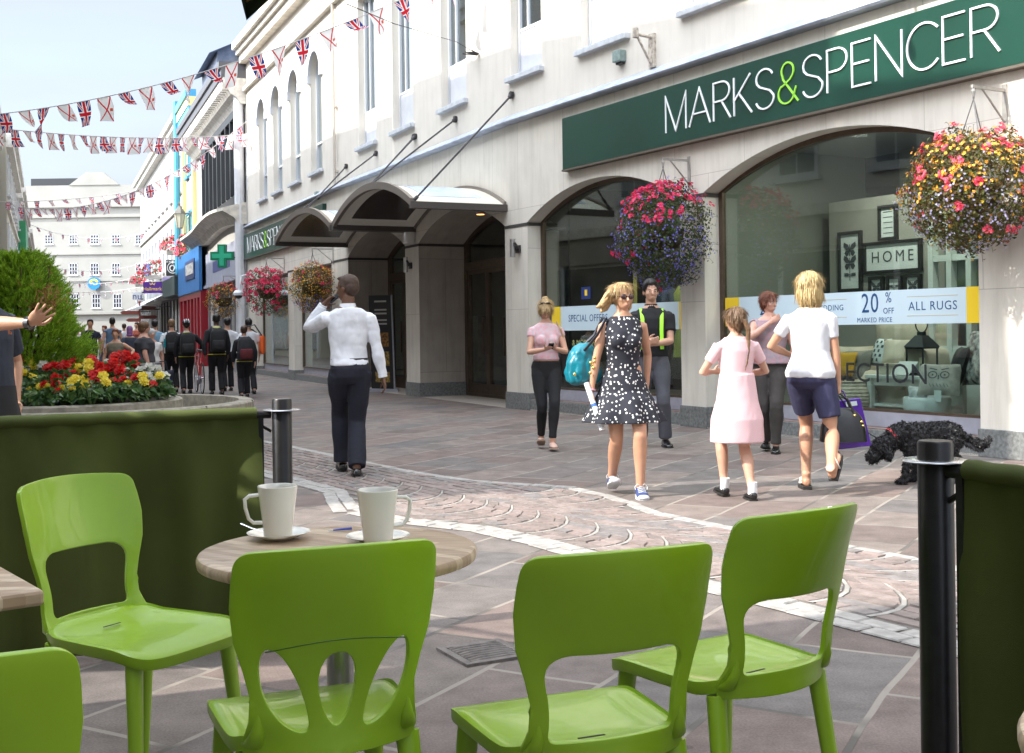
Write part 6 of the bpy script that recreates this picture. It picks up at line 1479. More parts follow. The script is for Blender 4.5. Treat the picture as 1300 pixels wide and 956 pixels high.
# bright green feathery conifer
bs = empty('conifer_bush', ic+Vector((-.75, .55, .55)), 'bright green feathery conifer bush rising behind the flowers', 'bush')
m = MB(); bc = Vector((ic.x-.72, ic.y+.50, .6))
def crown_r(z, a):   # outline of the crown
    t = (z-.0)/1.72; base = .72*math.sin(math.pi*min(1, max(0, (t*.86+.16))))**.55*(1-.42*t)
    return base*(1+.18*math.sin(3*a+z*4)+.12*math.sin(7*a-z*9))
r6 = random.Random(8)
sprays = []
for k in range(6500):
    z = 1.66*r6.random()**.85-.1; a = r6.uniform(0, 6.28); q = crown_r(z, a)*(.45+.62*r6.random()**.4)
    sprays.append((bc+Vector((math.cos(a)*q, math.sin(a)*q, z)), Vector((math.cos(a)*.9, math.sin(a)*.9, r6.uniform(.35, 1.3))).normalized()))
for c, u in sprays:
    L = r6.uniform(.06, .15); s = u.orthogonal().normalized(); s = Matrix.Rotation(r6.uniform(0, 6.28), 3, u) @ s
    for j in range(9):
        t = j/9; d = (u*.75+s*(1 if j % 2 else -1)*.75).normalized(); needle(m, c+u*L*t, d, .055*(1.15-t), .015)
    needle(m, c, u, L*1.15, .014)
wp(m, 'crown', leaf_mat('conifer_green', [(.20, .36, .014), (.28, .46, .02), (.14, .26, .014), (.36, .54, .04), (.22, .38, .02)], .6, .5), bs)
m = MB()
for k in range(14):
    a = k*.45+.2; m.tube([bc+Vector((.03*math.cos(a), .03*math.sin(a), -.05)), bc+Vector((.25*math.cos(a), .25*math.sin(a), .6)), bc+Vector((.4*math.cos(a), .4*math.sin(a), 1.2+.02*k))], [.03, .02, .006], 6)
wp(m, 'trunk', mat('bark', (.10, .06, .035), .9, .4, 20), bs)
m = MB()
for k in range(260):
    c = bc+Vector((.42+r6.gauss(0, .10), -.35+r6.gauss(0, .1), 1.02+r6.gauss(0, .10))); needle(m, c, rand_unit(r6)+Vector((0, 0, .4)), .09, .012)
wp(m, 'dead_fronds', mat('dead_frond', (.30, .11, .04), .8, .3, 20), bs)

# hanging baskets
def basket(seg, s_wall, off, zc, rx, rz, zbr, label, cols, seed, n=5200, top=.2, fol=None, br=True, dens=1., zcut=None):
    """cols: list of (material, weight, zone fn, petal radius, petals, part name)"""
    r = random.Random(seed); c0 = W(seg, s_wall, off, zc); root = empty('hanging_basket', c0+Vector((0, 0, -rz)), label, 'hanging basket', 'hanging flower baskets along the store')
    (ox, oy), (dx, dy), _ = SEG[seg]; nw = Vector((-dy, dx, 0))
    def ok(p): return (p-W(seg, 0, .05, 0)).dot(nw) > 0
    def shape(d):
        k = 1+.20*noise.noise(d*2.0+Vector((seed, 0, 0)))+.13*noise.noise(d*5+Vector((seed, 3, 0)))
        q = Vector((d.x*rx, d.y*rx, d.z*rz)); 
        if d.z < 0: q.x *= 1-.16*abs(d.z)**1.5; q.y *= 1-.16*abs(d.z)**1.5
        return q*k
    m = MB(); g = 0
    while g < n:
        d = rand_unit(r); q = shape(d)*(.62+.40*r.random()**.5); p = c0+q; g += 1
        if not ok(p): continue
        leaf(m, p, d+rand_unit(r)*.8, rand_unit(r)+Vector((0, 0, -.4)), r.uniform(.025, .055), r.uniform(.018, .035))
    # wisps that stick out
    for k in range(90):
        d = rand_unit(r); 
        if d.z < -.1 and r.random() < .3: d.z = -d.z
        p = c0+shape(d)*.95
        if ok(p): m.tube([p, p+d*.06+Vector((0, 0, .02)), p+d*.11+Vector((0, 0, -.01))], .002, 3); leaf(m, p+d*.1, d, rand_unit(r), .035, .02)
    wp(m, 'foliage', fol, root)
    for mt, cnt, zone, pr, pe, nm in cols:
        m = MB(); g = 0; tries = 0
        while g < cnt and tries < cnt*30:
            tries += 1; d = rand_unit(r)
            if r.random() > zone(d): continue
            q = shape(d)*(.96+.12*r.random()); p = c0+q
            if not ok(p): continue
            g += 1
            if pr > .02:
                sc_ = r.uniform(.6, 1.25)
                for j in range(r.randint(4, 9)): bloom(m, p+rand_unit(r)*pr*.9*sc_, d+rand_unit(r)*.5, pr*.55, pe, r)
            else: bloom(m, p, d+rand_unit(r)*.6, pr, pe, r)
        wp(m, nm, mt, root)
    m = MB(); m.lathe([(.26, .08), (.24, -.05), (.16, -.18), (0, -.22)], 20, c0); wp(m, 'basket', mat('basket_liner', (.05, .035, .02), .9), root)
    m = MB(); tip = Vector((c0.x, c0.y, zbr-.12))
    for k in range(3): a = k*2.09+.5; m.tube([tip, c0+Vector((.25*math.cos(a), .25*math.sin(a), .1))], .006, 5)
    m.tube([tip, tip+Vector((0, 0, .1))], .01, 6); wp(m, 'chains', mat('chain_grey', (.16, .15, .15), .5, metal=.6), root)
    if br:
        b = empty('basket_bracket', W(seg, s_wall, 0, zbr), 'steel bracket of the '+' '.join(label.split()[:11]), 'bracket', 'brackets of the hanging baskets')
        m = MB(); m.fbox(seg, s_wall-.025, s_wall+.025, .002, .014, zbr-.36, zbr+.05); wp(m, 'wall_plate', BRK, b)
        m = MB(); m.fbox(seg, s_wall-.012, s_wall+.012, .014, off+.02, zbr-.02, zbr+.01); m.tube([W(seg, s_wall, .014, zbr-.30), W(seg, s_wall, off*.72, zbr-.02)], .010, 6); wp(m, 'arm', BRK, b)
        m = MB(); m.tube([W(seg, s_wall, off, zbr-.02), W(seg, s_wall, off, zbr-.05), W(seg, s_wall, off, zbr-.1)], [.012, .02, .012], 6); wp(m, 'hook', BRK, b)
    return root
BRK = mat('bracket_grey', (.42, .40, .37), .45, .2, 10, metal=.5)
fol_g = leaf_mat('basket_green', [(.035, .075, .018), (.06, .11, .025), (.09, .12, .04), (.05, .06, .02), (.12, .09, .045)], .55, .35)
fol_o = leaf_mat('basket_olive', [(.07, .09, .015), (.13, .14, .03), (.11, .075, .02), (.17, .17, .04), (.18, .10, .03), (.10, .08, .05)], .55, .4)
pinkp = leaf_mat('pink_petals', [(.72, .02, .11), (.80, .05, .17), (.65, .01, .08)], .5, .35); salm = leaf_mat('salmon_petals', [(.80, .07, .14), (.85, .16, .22), (.70, .03, .07)], .5, .35)
lob = leaf_mat('lobelia_petals', [(.16, .13, .58), (.22, .18, .66), (.12, .10, .48), (.30, .26, .7)], .5, .35); pale = leaf_mat('pale_petals', [(.52, .48, .72), (.62, .60, .78), (.42, .36, .62)], .5, .35)
oran = leaf_mat('orange_petals', [(.78, .30, .02), (.80, .48, .03), (.60, .17, .03), (.78, .58, .06)], .5, .35)
up = lambda d: smoothstep(-.1, .7, d.z+.25*noise.noise(d*3)); allz = lambda d: .75; lowz = lambda d: smoothstep(.45, -.3, d.z); mid_ = lambda d: 1-smoothstep(.2, .8, d.z)*.6
rare = lambda d: .15+.85*smoothstep(.0, .6, d.z)
s1_, z1_ = fac('A', 875, 203)
cA = P(841, 303, 14.72); 
def zof(seg, s, off, py, px): 
    w_ = W(seg, s, off, 0); return P(px, py, w_.y).z
basket('A', s1_, .42, zof('A', s1_, .42, 300, 841), .63, .66, zof('A', s1_, .1, 203, 875), 'pink and violet flower basket hanging by the pier between the two shop windows',
       [(pinkp, 135, lambda d: .07+.93*smoothstep(.0, .6, d.z+.15*noise.noise(d*4)), .042, 5, 'pink_geraniums'), (lob, 1200, lambda d: .25+.75*smoothstep(.6, -.2, d.z), .013, 5, 'blue_lobelia')], 3, 8500, fol=fol_g)
s2_, z2_ = fac('A', 1276, 115)
basket('A', s2_, .44, zof('A', s2_, .44, 243, 1229), .60, .54, zof('A', s2_, .1, 113, 1276), 'orange, pink and yellow flower basket hanging at the right edge',
       [(salm, 85, lambda d: .25+.75*smoothstep(-.2, .6, d.z), .040, 5, 'pink_geraniums'), (oran, 700, lambda d: .12+.88*smoothstep(-.5, .2, d.z), .018, 5, 'orange_begonias'), (pale, 900, lambda d: .12+.88*smoothstep(.4, -.4, d.z), .012, 5, 'pale_lobelia')], 9, 8500, fol=fol_o)
for px, pyc, rp, pyb, lab, cl, fo, sd, pxb, seg in ((343, 370, 28, 328, 'bright crimson flower basket left of the walking man, second of the three far ones', [(pinkp, 190, lambda d: .35+.65*smoothstep(-.6, .3, d.z), .05, 5, 'pink_geraniums')], fol_g, 14, 353, 'C'),
                                  (396, 365, 30, 316, 'olive and orange flower basket just left of the walking man', [(oran, 700, allz, .02, 5, 'orange_begonias'), (pinkp, 12, up, .045, 5, 'pink_geraniums'), (lob, 300, lambda d: smoothstep(-.2, -.7, d.z), .016, 5, 'blue_lobelia')], fol_o, 15, 415, 'C')):
    s_, z_ = fac(seg, pxb+8, pyb); Yw = W(seg, s_, .5, 0).y
    basket(seg, s_, .5, zof(seg, s_, .5, pyc, px), rp/1500*Yw, rp/1500*Yw*1.05, zof(seg, s_, .1, pyb, pxb), lab, cl, sd, 3000, fol=fo)
s_, z_ = fac('D', 308, 345)
basket('D', .5, .7, P(296, 381, 37.5).z, .55, .55, P(296, 350, 37.5).z, 'small rusty red and olive flower basket by the pharmacy, farthest of the row', [(oran, 300, allz, .022, 5, 'orange_begonias'), (pinkp, 40, up, .045, 5, 'pink_geraniums')], 16, 2200, fol=leaf_mat('basket_rust', [(.07, .05, .015), (.13, .07, .02), (.09, .09, .02)], .6, .3))
# window-box flowers above the far shops
def flower_mound(px, py, Y, w, h, label, seed, box=True):
    r = random.Random(seed); c = P(px, py, Y); root = empty('flower_box', c, label, 'flower box', 'flower boxes over the far shop fronts')
    m = MB(); f = MB()
    for k in range(420):
        d = rand_unit(r); p = c+Vector((d.x*w, d.y*w, abs(d.z)*h*(1+.3*noise.noise(d*3)))); leaf(m, p, d, rand_unit(r), .12, .08)
        if k < 110: bloom(f, p+d*.05, d+Vector((0, -.4, .3)), .085, 5, r)
    wp(m, 'foliage', fol_o, root); wp(f, 'blooms', salm, root)
    m = MB(); m.box((c.x-w*.6, Y-w*.3, c.z-.2), (c.x+w*.6, Y+w*.3, c.z+.03)); wp(m, 'box', mat('box_stone', (.45, .43, .4), .6), root)
flower_mound(226, 318, 56, .8, .7, 'pink and cream flowers over the dark shop front beside the round emblem sign', 1)
flower_mound(237, 325, 53, .5, .9, 'dark green trailing plant beside the round emblem sign', 4)
flower_mound(200, 350, 66, 1.0, .8, 'yellow and pink flowers behind the purple sign', 2)
flower_mound(184, 360, 76, .9, .7, 'small red and yellow flowers at the far end of the terrace', 3)

# ---------------------------------------------------------------- bunting
def flag_mat(kind):
    m = bpy.data.materials.new('flag_'+kind); m.use_nodes = True; nt = m.node_tree; b = nt.nodes['Principled BSDF']; L = nt.links.new; b.inputs['Roughness'].default_value = .7
    tc = nt.nodes.new('ShaderNodeTexCoord'); sp = nt.nodes.new('ShaderNodeSeparateXYZ'); L(tc.outputs['UV'], sp.inputs[0])
    def M_(op, a, b_=None):
        n = nt.nodes.new('ShaderNodeMath'); n.operation = op
        for i, v in enumerate((a, b_)):
            if v is None: continue
            if hasattr(v, 'links') or hasattr(v, 'is_linked'): L(v, n.inputs[i])
            else: n.inputs[i].default_value = v
        return n.outputs[0]
    U = M_('SUBTRACT', sp.outputs[0], .5); V = M_('MULTIPLY', M_('SUBTRACT', sp.outputs[1], .5), .62); Us = U
    au = M_('ABSOLUTE', U); av = M_('ABSOLUTE', V)
    dg = M_('MULTIPLY', M_('ABSOLUTE', M_('SUBTRACT', M_('ABSOLUTE', M_('MULTIPLY', U, .62)), av)), .85)   # distance to either diagonal
    def lt(x, t): return M_('LESS_THAN', x, t)
    def mix(base, fac_, col):
        n = nt.nodes.new('ShaderNodeMixRGB'); L(fac_, n.inputs[0])
        if isinstance(base, tuple): n.inputs[1].default_value = (*base, 1)
        else: L(base, n.inputs[1])
        n.inputs[2].default_value = (*col, 1); return n.outputs[0]
    red = (.55, .012, .03); wh = (.8, .8, .8); bl = (.02, .035, .22)
    if kind == 'union':
        c = mix(bl, lt(dg, .052), wh); c = mix(c, lt(dg, .02), red)
        cr_w = M_('MAXIMUM', lt(au, .11), lt(av, .105)); cr_r = M_('MAXIMUM', lt(au, .065), lt(av, .062)); c = mix(c, cr_w, wh); c = mix(c, cr_r, red)
    else:
        c = mix(wh, lt(dg, .028), red)
        cr_ = M_('MULTIPLY', lt(au, .06), M_('MULTIPLY', M_('GREATER_THAN', V, .13), lt(V, .26))); c = mix(c, cr_, (.62, .10, .05))
    L(c, b.inputs['Base Color']); tl = nt.nodes.new('ShaderNodeBsdfTranslucent'); L(c, tl.inputs[0]); mx = nt.nodes.new('ShaderNodeMixShader'); mx.inputs[0].default_value = .6
    L(b.outputs[0], mx.inputs[1]); L(tl.outputs[0], mx.inputs[2]); L(mx.outputs[0], nt.nodes['Material Output'].inputs[0]); return m
FM = [flag_mat('union'), flag_mat('jersey')]
cordm = mat('bunting_cord', (.55, .53, .52), .8)
def flag(root, p0, d, size, kind, r):
    """hangs from p0 along the cord direction d; rectangular, twisted and blown by the wind"""
    w = size*.62; h = size; N, M2 = 5, 7; tw = r.uniform(-1.1, 1.1); tilt = r.uniform(-.35, 1.15); fl = r.uniform(.6, 1.4); vs = []; uvs = []; perp = Vector((-d.y, d.x, 0)).normalized()
    taper = r.choice([.95, .6, .35, .8])
    for j in range(M2+1):
        t = j/M2
        for i in range(N+1):
            s = i/N-.5; k = lerp(1, taper, t)
            a = tw*t; dirw = d*math.cos(a)+perp*math.sin(a)
            p = p0+d*w*.5+dirw*(s*w*k)+Vector((0, 0, -h*t*math.cos(tilt*t)))+d*(h*t*math.sin(tilt)*.8)+perp*(math.sin(t*3.2*fl+s*2)*h*.14*t)
            vs.append(p); uvs.append((t, i/N))
    inv = root.location; me = bpy.data.meshes.new('flag'); me.from_pydata([v-inv for v in vs], [], [(j*(N+1)+i, j*(N+1)+i+1, (j+1)*(N+1)+i+1, (j+1)*(N+1)+i) for j in range(M2) for i in range(N)])
    ul = me.uv_layers.new(name='uv')
    for l in me.loops: ul.data[l.index].uv = uvs[l.vertex_index]
    me.polygons.foreach_set('use_smooth', [True]*len(me.polygons)); me.materials.append(FM[kind])
    o = bpy.data.objects.new('flag', me); COL.objects.link(o); o.parent = root
def bunting(a, b, sag, step, size, label, seed, skip=()):
    r = random.Random(seed); a = Vector(a); b = Vector(b); n = 40
    pts = [a.lerp(b, i/n)-Vector((0, 0, sag*4*(i/n)*(1-i/n))) for i in range(n+1)]
    root = empty('bunting_string', a, label, 'bunting', 'flag bunting strung across the street')
    m = MB(); m.tube(pts, .007+.00012*max(a.y, b.y), 5); wp(m, 'cord', cordm, root)
    L = sum((q-p).length for p, q in zip(pts, pts[1:])); s = step*.5; k = 0
    while s < L-size*.5:
        q = s/L*n; i = int(q); p = pts[i].lerp(pts[min(i+1, n)], q-i); d = (pts[min(i+1, n)]-pts[i]).normalized(); flag(root, p, d, size*r.uniform(.9, 1.1), k % 2, r); s += step; k += 1
    return root
# strings within the view, measured in the photo: (px, py, depth) at both ends
bunting(P(-60, 150, 24), P(606, -45, 19.6), .5, .50, .46, 'nearest long string of flag bunting crossing the sky to the store', 1)
bunting(P(-100, 150, 25), P(312, 170, 37), .25, .40, .43, 'second string of flag bunting ending at the black framed bay', 2)
bunting(P(18, 262, 42), P(318, 150, 37), 1.0, .40, .42, 'third string of flag bunting sagging low across the street', 3)
bunting(P(-40, 255, 50), P(250, 225, 56), .4, .6, .36, 'thin bunting string just above the roof of the far building', 4)
bunting(P(38, 285, 80), P(205, 290, 76), .8, 1.1, .36, 'upper bunting string in front of the far white building', 5)
bunting(P(36, 330, 95), P(200, 328, 84), .9, 1.2, .40, 'middle bunting string in front of the far white building', 6)
bunting(P(50, 348, 110), P(196, 345, 90), .9, 1.2, .40, 'lower bunting string in front of the far white building', 7)
bunting(P(60, 366, 120), P(190, 362, 96), .5, 1.6, .40, 'lowest bunting string beside the round blue sign', 8)
bunting(WL(8.4, -.1, 8.9), W('A', .6, .0, 9.0), .9, .62, .55, 'unseen bunting string added high over the street to cast flag shadows on the sign', 9)  # added out of view so its flags shadow the green sign
bunting(WL(7.6, -.1, 7.9), W('A', -1.4, .0, 8.4), .7, .7, .6, 'unseen bunting string added nearest the café, high up, for its flag shadows', 10)  # another added string out of view, there for its flag shadows
# bare wire with anchor on the store wall
s_, z_ = fac('B', 607, 67); wr = empty('anchor_wire', W('B', s_, 0, z_), 'thin bare wire tied to a twisted anchor between the upper windows', 'wire')
m = MB(); m.tube([W('B', s_, .06, z_), W('B', s_, .4, z_+.15), P(500, 30, 14.5), P(440, 5, 13)], .006, 5); wp(m, 'cable', IRON, wr)
m = MB()
for k in range(5): m.tube([W('B', s_+.02*k-.04, .0, z_-.03+.02*(k % 2)), W('B', s_+.05*k, .12+.02*k, z_+.03-.02*(k % 3))], .012, 5)
wp(m, 'anchor', IRON, wr)
# ================================================================ people
def remeshed(name, mb, voxel, mt, parent, smooth=3, wrinkle=0., wscale=7., wstretch=(1, 1, 1), seed=0, fold=0.):
    me = bpy.data.meshes.new('tmp'); me.from_pydata(mb.v, [], mb.f)
    bm = bmesh.new(); bm.from_mesh(me); bmesh.ops.recalc_face_normals(bm, faces=bm.faces); bm.to_mesh(me); bm.free()
    o = bpy.data.objects.new('tmp', me); COL.objects.link(o)
    r = o.modifiers.new('r', 'REMESH'); r.mode = 'VOXEL'; r.voxel_size = voxel; r.use_smooth_shade = True
    if smooth: s = o.modifiers.new('s', 'SMOOTH'); s.factor = .5; s.iterations = smooth
    dg = bpy.context.evaluated_depsgraph_get(); dg.update()
    m2 = bpy.data.meshes.new_from_object(o.evaluated_get(dg)); bpy.data.objects.remove(o); bpy.data.meshes.remove(me)
    if wrinkle:
        ns = [v.normal.copy() for v in m2.vertices]; off = Vector((seed*3.1, seed*1.7, 0))
        for v, n in zip(m2.vertices, ns):
            c = v.co; q = Vector((c.x*wscale*wstretch[0], c.y*wscale*wstretch[1], c.z*wscale*wstretch[2]))+off
            d = noise.noise(q)+.5*abs(noise.noise(q*2.3))
            if fold: d += fold*math.sin(c.z*38+noise.noise(q*.8)*5)*.35
            v.co = c+n*(d*wrinkle)
    m2.name = name; m2.materials.clear(); m2.materials.append(mt)
    m2.polygons.foreach_set('use_smooth', [True]*len(m2.polygons))
    ob = bpy.data.objects.new(name, m2); COL.objects.link(ob); ob.parent = parent
    return ob
def ik(a, t, l1, l2, pole):
    a, t, pole = Vector(a), Vector(t), Vector(pole); d = t-a; L = d.length
    if L > (l1+l2)*.999: t = a+d*((l1+l2)*.999/L); d = t-a; L = d.length
    x = (l1*l1-l2*l2+L*L)/(2*L); h = math.sqrt(max(0, l1*l1-x*x)); u = d/L; p = pole-u*pole.dot(u); p.normalize()
    return a+u*x+p*h, t
def loft(mb, rings, n=20, wob=None):
    """rings: (centre, rx, ry, Rmatrix)"""
    vs = []
    for i, (c, rx, ry, M) in enumerate(rings):
        for k in range(n):
            a = 2*math.pi*k/n; w = wob(a, i) if wob else 1
            vs.append(Vector(c)+M @ Vector((math.cos(a)*rx*w, math.sin(a)*ry*w, 0)))
    fs = [(i*n+k, i*n+(k+1) % n, (i+1)*n+(k+1) % n, (i+1)*n+k) for i in range(len(rings)-1) for k in range(n)]+[tuple(range(n))[::-1], tuple((len(rings)-1)*n+k for k in range(n))]
    mb.add(vs, fs)
SKINS = {'fair': (.55, .31, .215), 'tan': (.50, .265, .165), 'dark': (.135, .062, .035), 'pink': (.56, .30, .22)}
def skin(k): return mat('skin_'+k, SKINS[k], .48, .06, 14, .06, 200, sss=.12)
def cloth(name, c, amt=.12, sc=10, rough=.85, col2=None): return mat('cloth_'+name, c, rough, amt, sc, .12, 260, col2=col2)
def person(loc, face, H, label, sk='fair', sex='m', feet=None, wl=None, wr=None, pole_l=(-1, -.6, -.3), pole_r=(1, -.6, -.3), head=(0, 0), lean=0., side=0., twist=0.,
           top=None, legs=None, shoes=None, hair=None, vox=.0075, fat=1., pelvis=(0, 0), knee=((0, 1, 0), (0, 1, 0)), grip_l=.35, grip_r=.35, group=None, extra=None, fingers=True, belt=None, hdir_l=None, hdir_r=None, palm_l=None, palm_r=None, tilt_h=0., spread=.05):
    k = H/1.75; root = empty('person', Vector((*loc, 0)), label, 'person', group, rz=math.atan2(face[1], face[0])-math.pi/2)
    S = lambda v: Vector(v)*k
    male = sex == 'm'
    feet = feet or [(-.10, -.02, .085, 0, 0), (.10, .02, .085, 0, 0)]
    hipz = .925
    reach = min(.865, 9)
    for fx, fy, fz, *_ in feet:
        dxy = math.hypot(fx-pelvis[0], fy-pelvis[1]); 
        if fz < .12: hipz = min(hipz, fz+math.sqrt(max(.4, .848**2-dxy**2)))
    pel = Vector((pelvis[0], pelvis[1], hipz))
    T = Matrix.Rotation(twist, 3, 'Z') @ Matrix.Rotation(-lean, 3, 'X') @ Matrix.Rotation(side, 3, 'Y')
    def tp(x, y, z): return pel+T @ Vector((x, y, z))
    sw = .174 if male else .152
    if male: prof = [(-.11, .10, .085, 0), (-.06, .15, .108, -.012), (.02, .160, .118, -.012), (.10, .150, .108, 0), (.20, .146, .103, .008), (.32, .165, .116, .010), (.42, .178, .112, .004), (.49, .155, .088, -.004), (.53, .095, .070, -.006), (.565, .062, .062, 0)]
    else: prof = [(-.11, .105, .09, 0), (-.06, .158, .112, -.014), (.02, .168, .118, -.016), (.10, .145, .102, 0), (.18, .122, .088, .006), (.30, .140, .104, .012), (.40, .152, .104, .006), (.485, .136, .080, -.004), (.525, .082, .064, -.006), (.56, .052, .052, 0)]
    prof = [(z, rx*(1+(fat-1)*(1 if z < .45 else .5)), ry*(1+(fat-1)*1.3*(1 if z < .45 else .5)), y) for z, rx, ry, y in prof]
    def torso(mb, add=0., z0=-9, z1=9, zadd=None):
        rings = []
        for z, rx, ry, y in prof:
            if z0-.001 <= z <= z1+.001: rings.append((S(tp(0, y, z)), (rx+add)*k, (ry+add)*k, T))
        loft(mb, rings, 24)
        if not male and z1 > .3 and z0 < .3:
            for g in (-1, 1): mb.ell(S(tp(g*.062, .088, .325)), (.058+add)*k, (.052+add)*k, (.058+add)*k, rot=T)
    shz = .455 if male else .452
    sh = [tp(-sw, -.005, shz), tp(sw, -.005, shz)]
    wr_t = [wl or (-.25, .03, hipz-.09), wr or (.25, .03, hipz-.09)]
    EL, WR = [], []
    for i in (0, 1):
        e, w_ = ik(sh[i], wr_t[i], .285, .25, (pole_l, pole_r)[i]); EL.append(e); WR.append(w_)
    hips = [pel+Vector((-.085, 0, -.03)), pel+Vector((.085, 0, -.03))]
    KN, AN = [], []
    for i in (0, 1):
        e, a_ = ik(hips[i], feet[i][:3], .43, .42, knee[i]); KN.append(e); AN.append(a_)
    af = (1 if male else .86)*(1+(fat-1)*.8); lf = (1 if male else .98)*(1+(fat-1)*.7)
    def arm(mb, i, add=0., t1=2., t0=0.):
        pts = []; A, B, C = sh[i], EL[i], WR[i]
        for t, r_ in ((0, .053), (.25, .051), (.55, .046), (.85, .040), (1, .039), (1.2, .041), (1.45, .037), (1.75, .029), (2, .0255)):
            if t < t0: continue
            if t > t1:
                break
            p = A.lerp(B, t) if t <= 1 else B.lerp(C, t-1); pts.append((p, r_*af+add))
            last = t
        if t1 < 2 and last < t1: p = A.lerp(B, t1) if t1 <= 1 else B.lerp(C, t1-1); pts.append((p, pts[-1][1]*.98))
        mb.tube([S(p) for p, r_ in pts], [r_*k for p, r_ in pts], 14)
        if t0 == 0: mb.ell(S(A+(T @ Vector((0, 0, -.014)))), (.050*af+add*.6)*k, (.050*af+add*.6)*k, (.050*af+add*.5)*k)
    def leg(mb, i, add=0., t1=2., straight=0.):
        A, B, C = hips[i], KN[i], AN[i]; pts = []; last = 0
        for t, r_ in ((-.06, .082), (.1, .090), (.35, .083), (.7, .066), (.93, .057), (1.05, .054), (1.25, .058), (1.45, .053), (1.75, .040), (2, .037)):
            if t > t1: break
            p = A.lerp(B, t) if t <= 1 else B.lerp(C, t-1)
            if 1.1 < t < 1.6: p = p-Vector((0, .012, 0))
            r2 = r_*lf+add
            if straight: r2 = lerp(r2, max(r2, straight), smoothstep(.6, 1.3, t))
            pts.append((p, r2)); last = t
        if last < t1: p = A.lerp(B, t1) if t1 <= 1 else B.lerp(C, t1-1); pts.append((p, pts[-1][1]*.99))
        mb.tube([S(p) for p, r_ in pts], [r_*k for p, r_ in pts], 16)
    def footpts(i):
        x, y, z, yaw, pit = feet[i]; M = Matrix.Rotation(-yaw, 3, 'Z') @ Matrix.Rotation(-pit, 3, 'X')
        a = AN[i]; return M, lambda p: S(a+M @ Vector(p))
    def foot(mb, i, add=0., sole=0.):
        M, f = footpts(i)
        ln = .97 if male else .88
        rings = []
        for y, zc, rx, rz in ((-.062, -.050, .018, .02), (-.05, -.048, .031, .033), (-.01, -.035, .036, .044), (.05, -.045, .038, .034), (.10, -.055, .044, .024), (.145, -.062, .044, .018), (.175, -.066, .032, .013), (.188, -.068, .012, .006)):
            rings.append((f((0, y*ln, zc)), (rx+add)*k, (rz+add)*k, M @ Matrix.Rotation(-math.pi/2, 3, 'X')))
        loft(mb, rings, 14); mb.tube([f((0, -.01, .03)), f((0, -.005, -.035))], [(.037+add)*k, (.036+add)*k], 12)
    def hand(mb, i, curl):
        hd = (hdir_l, hdir_r)[i]; d = Vector(hd).normalized() if hd else (WR[i]-EL[i]).normalized()
        pn = (palm_l, palm_r)[i]; n = Vector(pn) if pn else Vector((1 if i == 0 else -1, 0, 0)); n = (n-d*n.dot(d)).normalized(); s = d.cross(n)   # n = palm normal
        c = WR[i]; q = .95 if male else .84
        Mx = Matrix((s, n, d)).transposed()
        rings = [(S(c+d*t*q), rx*q*k, ry*q*k, Mx) for t, rx, ry in ((-.01, .026, .021), (.02, .030, .019), (.055, .040, .018), (.085, .041, .015), (.098, .036, .011))]
        loft(mb, rings, 14)
        thumb_s = (1 if i == 0 else -1)
        # thumb points to the body's front when the palm faces the thigh
        fr = s if s.dot(Vector((0, 1, 0))) >= 0 else -s
        if abs(s.y) < .2: fr = s if (s.z > 0) else -s
        if fingers:
            for j, (o_, ln) in enumerate(((.030, .072), (.010, .080), (-.010, .074), (-.029, .058))):
                p0 = c+d*.088*q+fr*o_*q; a = curl*(.8+.12*j); p = p0; pts = [p0-d*.02]; cur = 0; dj = (d+fr*(spread*(1.5-j))).normalized()
                for seg_, fr_ in ((ln*.45, .55), (ln*.32, .9), (ln*.25, 1.2)):
                    pts.append(p); cur += a*fr_; p = p+(dj*math.cos(cur)+n*math.sin(cur))*seg_*q
                pts.append(p); mb.tube([S(v) for v in pts], [.0088*q*k, .0088*q*k, .0082*q*k, .0076*q*k, .0062*q*k], 8)
            p0 = c+d*.022*q+fr*.024*q; p1 = p0+(d*.6+fr*.75+n*.25).normalized()*.045*q; p2 = p1+(d*.9+fr*.2+n*.45).normalized()*.034*q; p3 = p2+(d*.9+n*.5).normalized()*.024*q
            mb.tube([S(v) for v in (p0, p1, p2, p3)], [.013*q*k, .0105*q*k, .0095*q*k, .0072*q*k], 8)
        else: mb.ell(S(c+d*.12*q+n*.012), .034*q*k, .014*q*k, .045*q*k, rot=Mx)
    # head
    hy, hp = head; HM = T @ Matrix.Rotation(-hy, 3, 'Z') @ Matrix.Rotation(-hp, 3, 'X') @ Matrix.Rotation(tilt_h, 3, 'Y')
    nb = tp(0, 0, .55); hc = tp(0, .012, .70 if male else .672); hq = 1. if male else .95
    def hf(x, y, z): return S(hc+HM @ (Vector((x, y, z))*hq))
    def headm(mb):
        mb.tube([S(tp(0, -.008, .50)), S(nb+Vector((0, 0, .02))), hf(0, -.018, -.06)], [(.062 if male else .050)*k, (.056 if male else .045)*k, (.055 if male else .046)*k], 14)
        E = lambda x, y, z, a, b, c: mb.ell(hf(x, y, z), a*hq*k, b*hq*k, c*hq*k, n=20, m=14, rot=HM)
        E(0, -.012, .035, .074, .094, .088); E(0, .018, -.010, .064, .072, .078); E(0, .040, -.062, .040, .042, .038); E(0, .024, -.050, .054, .052, .045)
        mb.tube([hf(0, .082, .012), hf(0, .098, -.008), hf(0, .106, -.026), hf(0, .090, -.034)], [.007*k, .009*k, .0125*k, .009*k], 8)
        for g in (-1, 1):
            E(g*.024, .083, .018, .020, .010, .007); E(g*.078, -.010, -.006, .009, .017, .030); E(g*.040, .058, -.020, .020, .018, .018)
        E(0, .083, -.058, .020, .010, .006); E(0, .080, -.068, .017, .010, .006)
    body = MB(); torso(body); headm(body)
    for i in (0, 1): arm(body, i); hand(body, i, (grip_l, grip_r)[i]); leg(body, i); foot(body, i, -.004 if shoes else 0)
